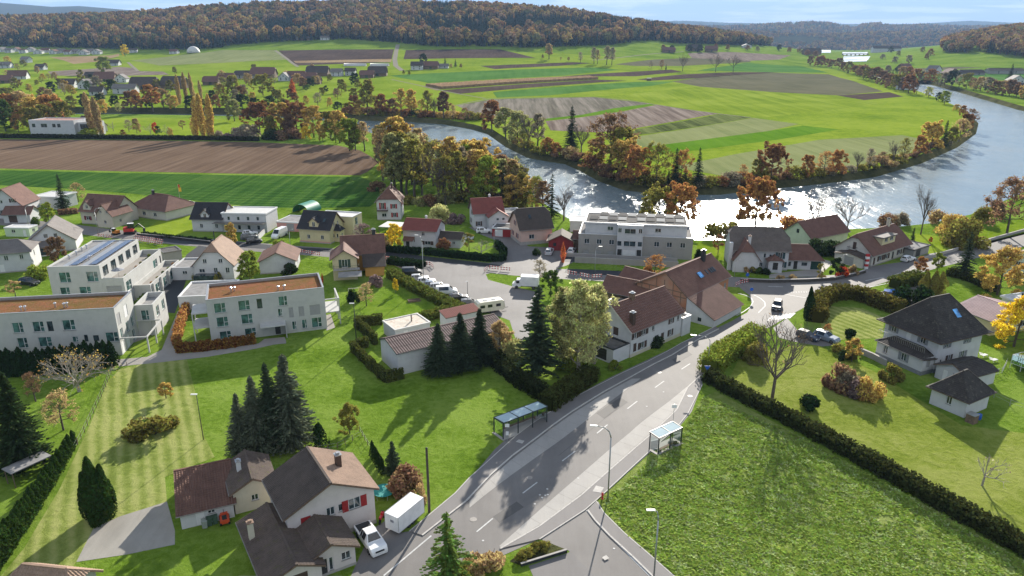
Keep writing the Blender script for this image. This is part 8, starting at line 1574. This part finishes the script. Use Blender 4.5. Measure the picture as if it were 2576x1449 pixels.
r = thing('garden_shelter', 'small flat-roofed garden shelter beside the thuja row', 'shelter', P(40, 1228), R(60)); mb = MB(); mb.box(-.2, 4.6, -.2, 2.0, 2.1, 2.22); mb.build('roof', FELT, r)
for x in (0, 4.4):
    for y in (0, 1.8): mb = MB(); mb.bar((x, y, 0), (x, y, 2.1), .1); mb.build('post', W_WOOD, r)
simple('house', 'corner of a tan-roofed house at the bottom left edge', (15, 1562), 0, -8, 6.0, 5, 2.4, 4.6, W_WARM, R_TAN, hip=(.5, .5), inset=0, tile=.3)
# ---------------------------------------------------------------- far houses
FH = [('white', W_WHITE, R_GREYT), ('white', W_WHITE, R_DARK), ('white', W_WHITE, R_RUST), ('dark timber', W_WOOD, R_BROWN), ('timber', W_WOOD, R_DARK), ('grey', W_GREY, R_DARK)]
def far(where, items, group):
    for i, (x, y, W_, D_, he, hr, ang, k, ax) in enumerate(sorted(items)):
        c, wm, rm = FH[k]; p = P(x, y); r = thing('house' if k < 3 else 'barn', f'{c} {"house" if k < 3 else "farm building"}, {ORD[i]} from left {where}', 'house' if k < 3 else 'barn', p, R(ang), group)
        b = Block(r, 0, 0, W_, D_, he, wm); b.gable(hr, ax, .8, (.25, .25) if k > 2 else (0, 0), rm, None, 1.2)
        if k < 3 or k == 5:
            for f in (.25, .75): b.win('f', f, he * .55, 1.3, 1.4, 'd').win('f', f, .8, 1.3, 1.4, 'd')
            if ax == 'v': b.win('f', .5, he + .3, 1.2, 1.2, 'd')
        else: b.win('f', .5, .1, 3.2, 3.0, 'd')
        b.walls()
rng = random.Random(8)
far('in the estate under the forest', [(x, y, rng.uniform(11, 15), rng.uniform(9, 11), rng.uniform(4.5, 6), rng.uniform(7.5, 9.5), rng.uniform(-20, 20), rng.choice([0, 0, 1, 2]), rng.choice('uuv')) for x, y in [(-5, 131), (12, 133), (32, 130), (48, 134), (66, 131), (84, 136), (104, 133), (124, 136), (142, 134), (160, 137), (178, 135), (198, 138), (216, 135), (232, 137), (325, 133), (426, 136)]], 'estate under the forest')
far('in the left part of the far village', [(0, 172, 14, 10, 5, 9, 5, 0, 'u'), (52, 158, 13, 10, 6, 9.5, -10, 0, 'u'), (88, 176, 12, 10, 4, 8, 0, 1, 'u'), (20, 200, 20, 12, 4.5, 10.5, 12, 2, 'u'), (-10, 210, 16, 11, 4, 9, 0, 3, 'u'), (0, 172, 10, 9, 4, 8, 20, 0, 'v'), (268, 166, 17, 11, 4.5, 9, 4, 1, 'u'), (146, 222, 16, 11, 4.5, 9.5, 6, 1, 'u'), (196, 224, 13, 11, 5, 10, -6, 0, 'v'), (236, 206, 22, 13, 4, 11, 6, 3, 'u'), (214, 196, 12, 8, 4, 7, 6, 4, 'u'), (290, 208, 12, 10, 5, 9.5, 5, 0, 'v'), (284, 236, 21, 10, 5.5, 9, 3, 0, 'u'), (326, 226, 26, 14, 5, 12.5, 0, 4, 'u'), (404, 224, 24, 14, 5, 12.5, -4, 4, 'u'), (225, 240, 12, 9, 4, 8, 0, 1, 'u')], 'left part of the far village')
far('in the farm row beyond the river', [(546, 206, 18, 11, 4.5, 9.5, 0, 3, 'u'), (590, 198, 24, 12, 4.5, 9, 4, 5, 'u'), (630, 197, 28, 15, 5, 12.5, 0, 3, 'u'), (700, 204, 12, 11, 4.5, 9.5, 0, 0, 'v'), (722, 202, 20, 12, 4, 10, 4, 3, 'u'), (745, 206, 22, 12, 4, 10, 2, 3, 'u'), (770, 192, 26, 15, 5, 12, 0, 4, 'u'), (832, 192, 13, 10, 5.5, 9, -4, 0, 'u'), (868, 190, 12, 10, 5.5, 9, 0, 1, 'u'), (905, 196, 16, 10, 4, 8.5, 0, 3, 'u'), (926, 192, 22, 14, 4.5, 11.5, 4, 4, 'u'), (510, 214, 16, 11, 4, 9, 4, 3, 'u'), (1034, 176, 15, 11, 6, 10.5, 0, 1, 'u'), (1064, 174, 20, 12, 5, 10, 0, 3, 'u'), (1094, 172, 18, 8, 3.5, 6, 0, 0, 'u'), (770, 212, 15, 9, 4, 8, 0, 4, 'u')], 'farm row beyond the river')
far('among the distant farms', [(720, 101, 24, 14, 9, 12, 0, 5, 'u'), (756, 102, 20, 10, 5, 8, 0, 4, 'u'), (806, 101, 16, 10, 5, 8, 0, 0, 'u'), (1668, 132, 24, 14, 5, 10, 0, 3, 'u'), (1732, 128, 30, 18, 6, 13, 8, 4, 'u'), (1776, 130, 24, 14, 6, 12, 0, 3, 'u'), (1868, 120, 22, 12, 5, 9, 0, 0, 'v'), (2024, 138, 40, 20, 8, 15, 0, 4, 'u'), (2196, 133, 84, 16, 13, 20, 2, 1, 'u')], 'distant farms')
far('on the right river bank', [(2272, 178, 26, 14, 4, 11, 30, 3, 'u'), (2352, 186, 24, 14, 6, 12, 40, 0, 'v'), (2384, 192, 20, 14, 5, 11, 10, 3, 'v'), (2418, 190, 34, 14, 4, 8, 0, 5, 'u'), (2490, 186, 48, 16, 5, 8, -5, 5, 'u'), (2540, 212, 18, 14, 5, 11, -10, 0, 'v'), (2550, 230, 16, 12, 5, 9, -10, 5, 'u'), (2268, 226, 14, 10, 5, 9, 10, 2, 'v')], 'right river bank houses')
for i, (x, y, w_) in enumerate([(866, 166, 62), (932, 166, 52)]):
    r = thing('polytunnel', f'long white polytunnel, {("left", "right")[i]} of two beyond the farm row', 'polytunnel', P(x, y), 0, 'white polytunnels'); mb = MB(); n = 8
    for X in (0, w_ * .5): 
        for k in range(n + 1): a = math.pi * k / n; mb.v.append((X, 4 * math.cos(a), 3.4 * math.sin(a)))
    mb.f = [(k, k + 1, n + 2 + k, n + 1 + k) for k in range(n)] + [tuple(range(n + 1)), tuple(range(2 * n + 1, n, -1))]; mb.build('film', WHITE_ROOF, r, True); mb = MB(); mb.box(-.04, -.01, -1, 1, 0, 2.2); mb.build('door', METAL, r)
r = thing('dome', 'white half-round dome at the forest edge', 'dome', P(487, 133)); mb = MB(); mb.lathe([(11 * math.cos(a * .157), 11 * math.sin(a * .157)) for a in range(10)], 20); mb.build('shell', WHITE_ROOF, r, True); mb = MB(); mb.box(-2, 2, -11.3, -10, 0, 3); mb.build('door', METAL, r)
r = thing('weir', 'long low weir bridge across the distant river', 'weir', P(2118, 139)); mb = MB(); mb.box(0, 70, 0, 4, 2.5, 4.5); mb.build('deck', W_GREY, r); mb = MB()
for k in range(7): mb.box(2 + k * 11, 3.5 + k * 11, -.1, 4.1, -2, 2.5)
mb.build('pier', W_GREY, r)
r = thing('field_barn', 'tiny dark hut in the open fields', 'hut', P(1628, 203)); mb = MB(); mb.box(0, 5, 0, 4, 0, 2.6); mb.build('wall', W_WOOD, r); mb = MB(); slab(mb, [Vector((-.3, -.3, 2.6)), Vector((5.3, -.3, 2.6)), Vector((5.3, 4.3, 3.2)), Vector((-.3, 4.3, 3.2))], .12); mb.build('roof', FELT, r)
# ---------------------------------------------------------------- grass with height
def tuft(seed, col, h):
    rng = random.Random(seed); mb = MB()
    for _ in range(8):
        a = rng.uniform(0, 6.28); d = Vector((math.cos(a), math.sin(a), 0)); o = d * rng.uniform(0, .2); w_ = Vector((-d.y, d.x, 0)) * rng.uniform(.06, .13); tp = o + d * rng.uniform(.16, .34) + Vector((0, 0, h * rng.uniform(.3, 1.2))); mb.add([o - w_, o + w_, tp + w_ * .4, tp - w_ * .4], [(0, 1, 2, 3)])
    return mb.mesh('grass_tuft', m_leaf('tuft_leaf_%d' % seed, col, .3, .5))
def turf(name, poly, n, cols, h, seed):
    ws = PX(poly); rng = random.Random(seed); xs = [p.x for p in ws]; ys = [p.y for p in ws]; pts = []; pp = [(p.x, p.y) for p in ws]; tries = 0
    while len(pts) < n and tries < n * 6:
        tries += 1; X, Y = rng.uniform(min(xs), max(xs)), rng.uniform(min(ys), max(ys))
        if not inpoly(X, Y, pp) or rng.random() > .75 + .6 * vnoise(X, Y, 2.2) + .2 * vnoise(X, Y, 9): continue
        pts.append((X, Y, .012, rng.randrange(len(cols)), rng.uniform(.6, 1.5)))
    gn_scatter(name, pts, [tuft(seed * 10 + i, c, h) for i, c in enumerate(cols)])
turf('meadow_grass', [(1775, 1000), (1990, 1090), (2200, 1205), (2400, 1315), (2690, 1480), (2600, 1500), (1790, 1500), (1720, 1460), (1580, 1340), (1520, 1262), (1545, 1240), (1650, 1150), (1720, 1090), (1755, 1030)], 9000, [(.24, .32, .05), (.31, .39, .08), (.42, .48, .2), (.26, .34, .06)], .12, 1)
# ---------------------------------------------------------------- the air
hzb = MB(); hzb.box(-17000, 17000, -900, 31000, -45, 1500)
m = bpy.data.materials.new('haze_air'); m.use_nodes = True; t = m.node_tree; t.nodes.clear()
pv = N(t, 'ShaderNodeVolumePrincipled'); pv.inputs['Color'].default_value = (.42, .64, 1.0, 1); pv.inputs['Density'].default_value = 6.0e-5; pv.inputs['Anisotropy'].default_value = 0.0
o_ = N(t, 'ShaderNodeOutputMaterial'); t.links.new(pv.outputs[0], o_.inputs['Volume'])
hz_o = hzb.build('haze', m); hz_o['kind'] = 'stuff'; hz_o['label'] = 'thin blue autumn haze over the valley'
hz_o.display_type = 'WIRE'
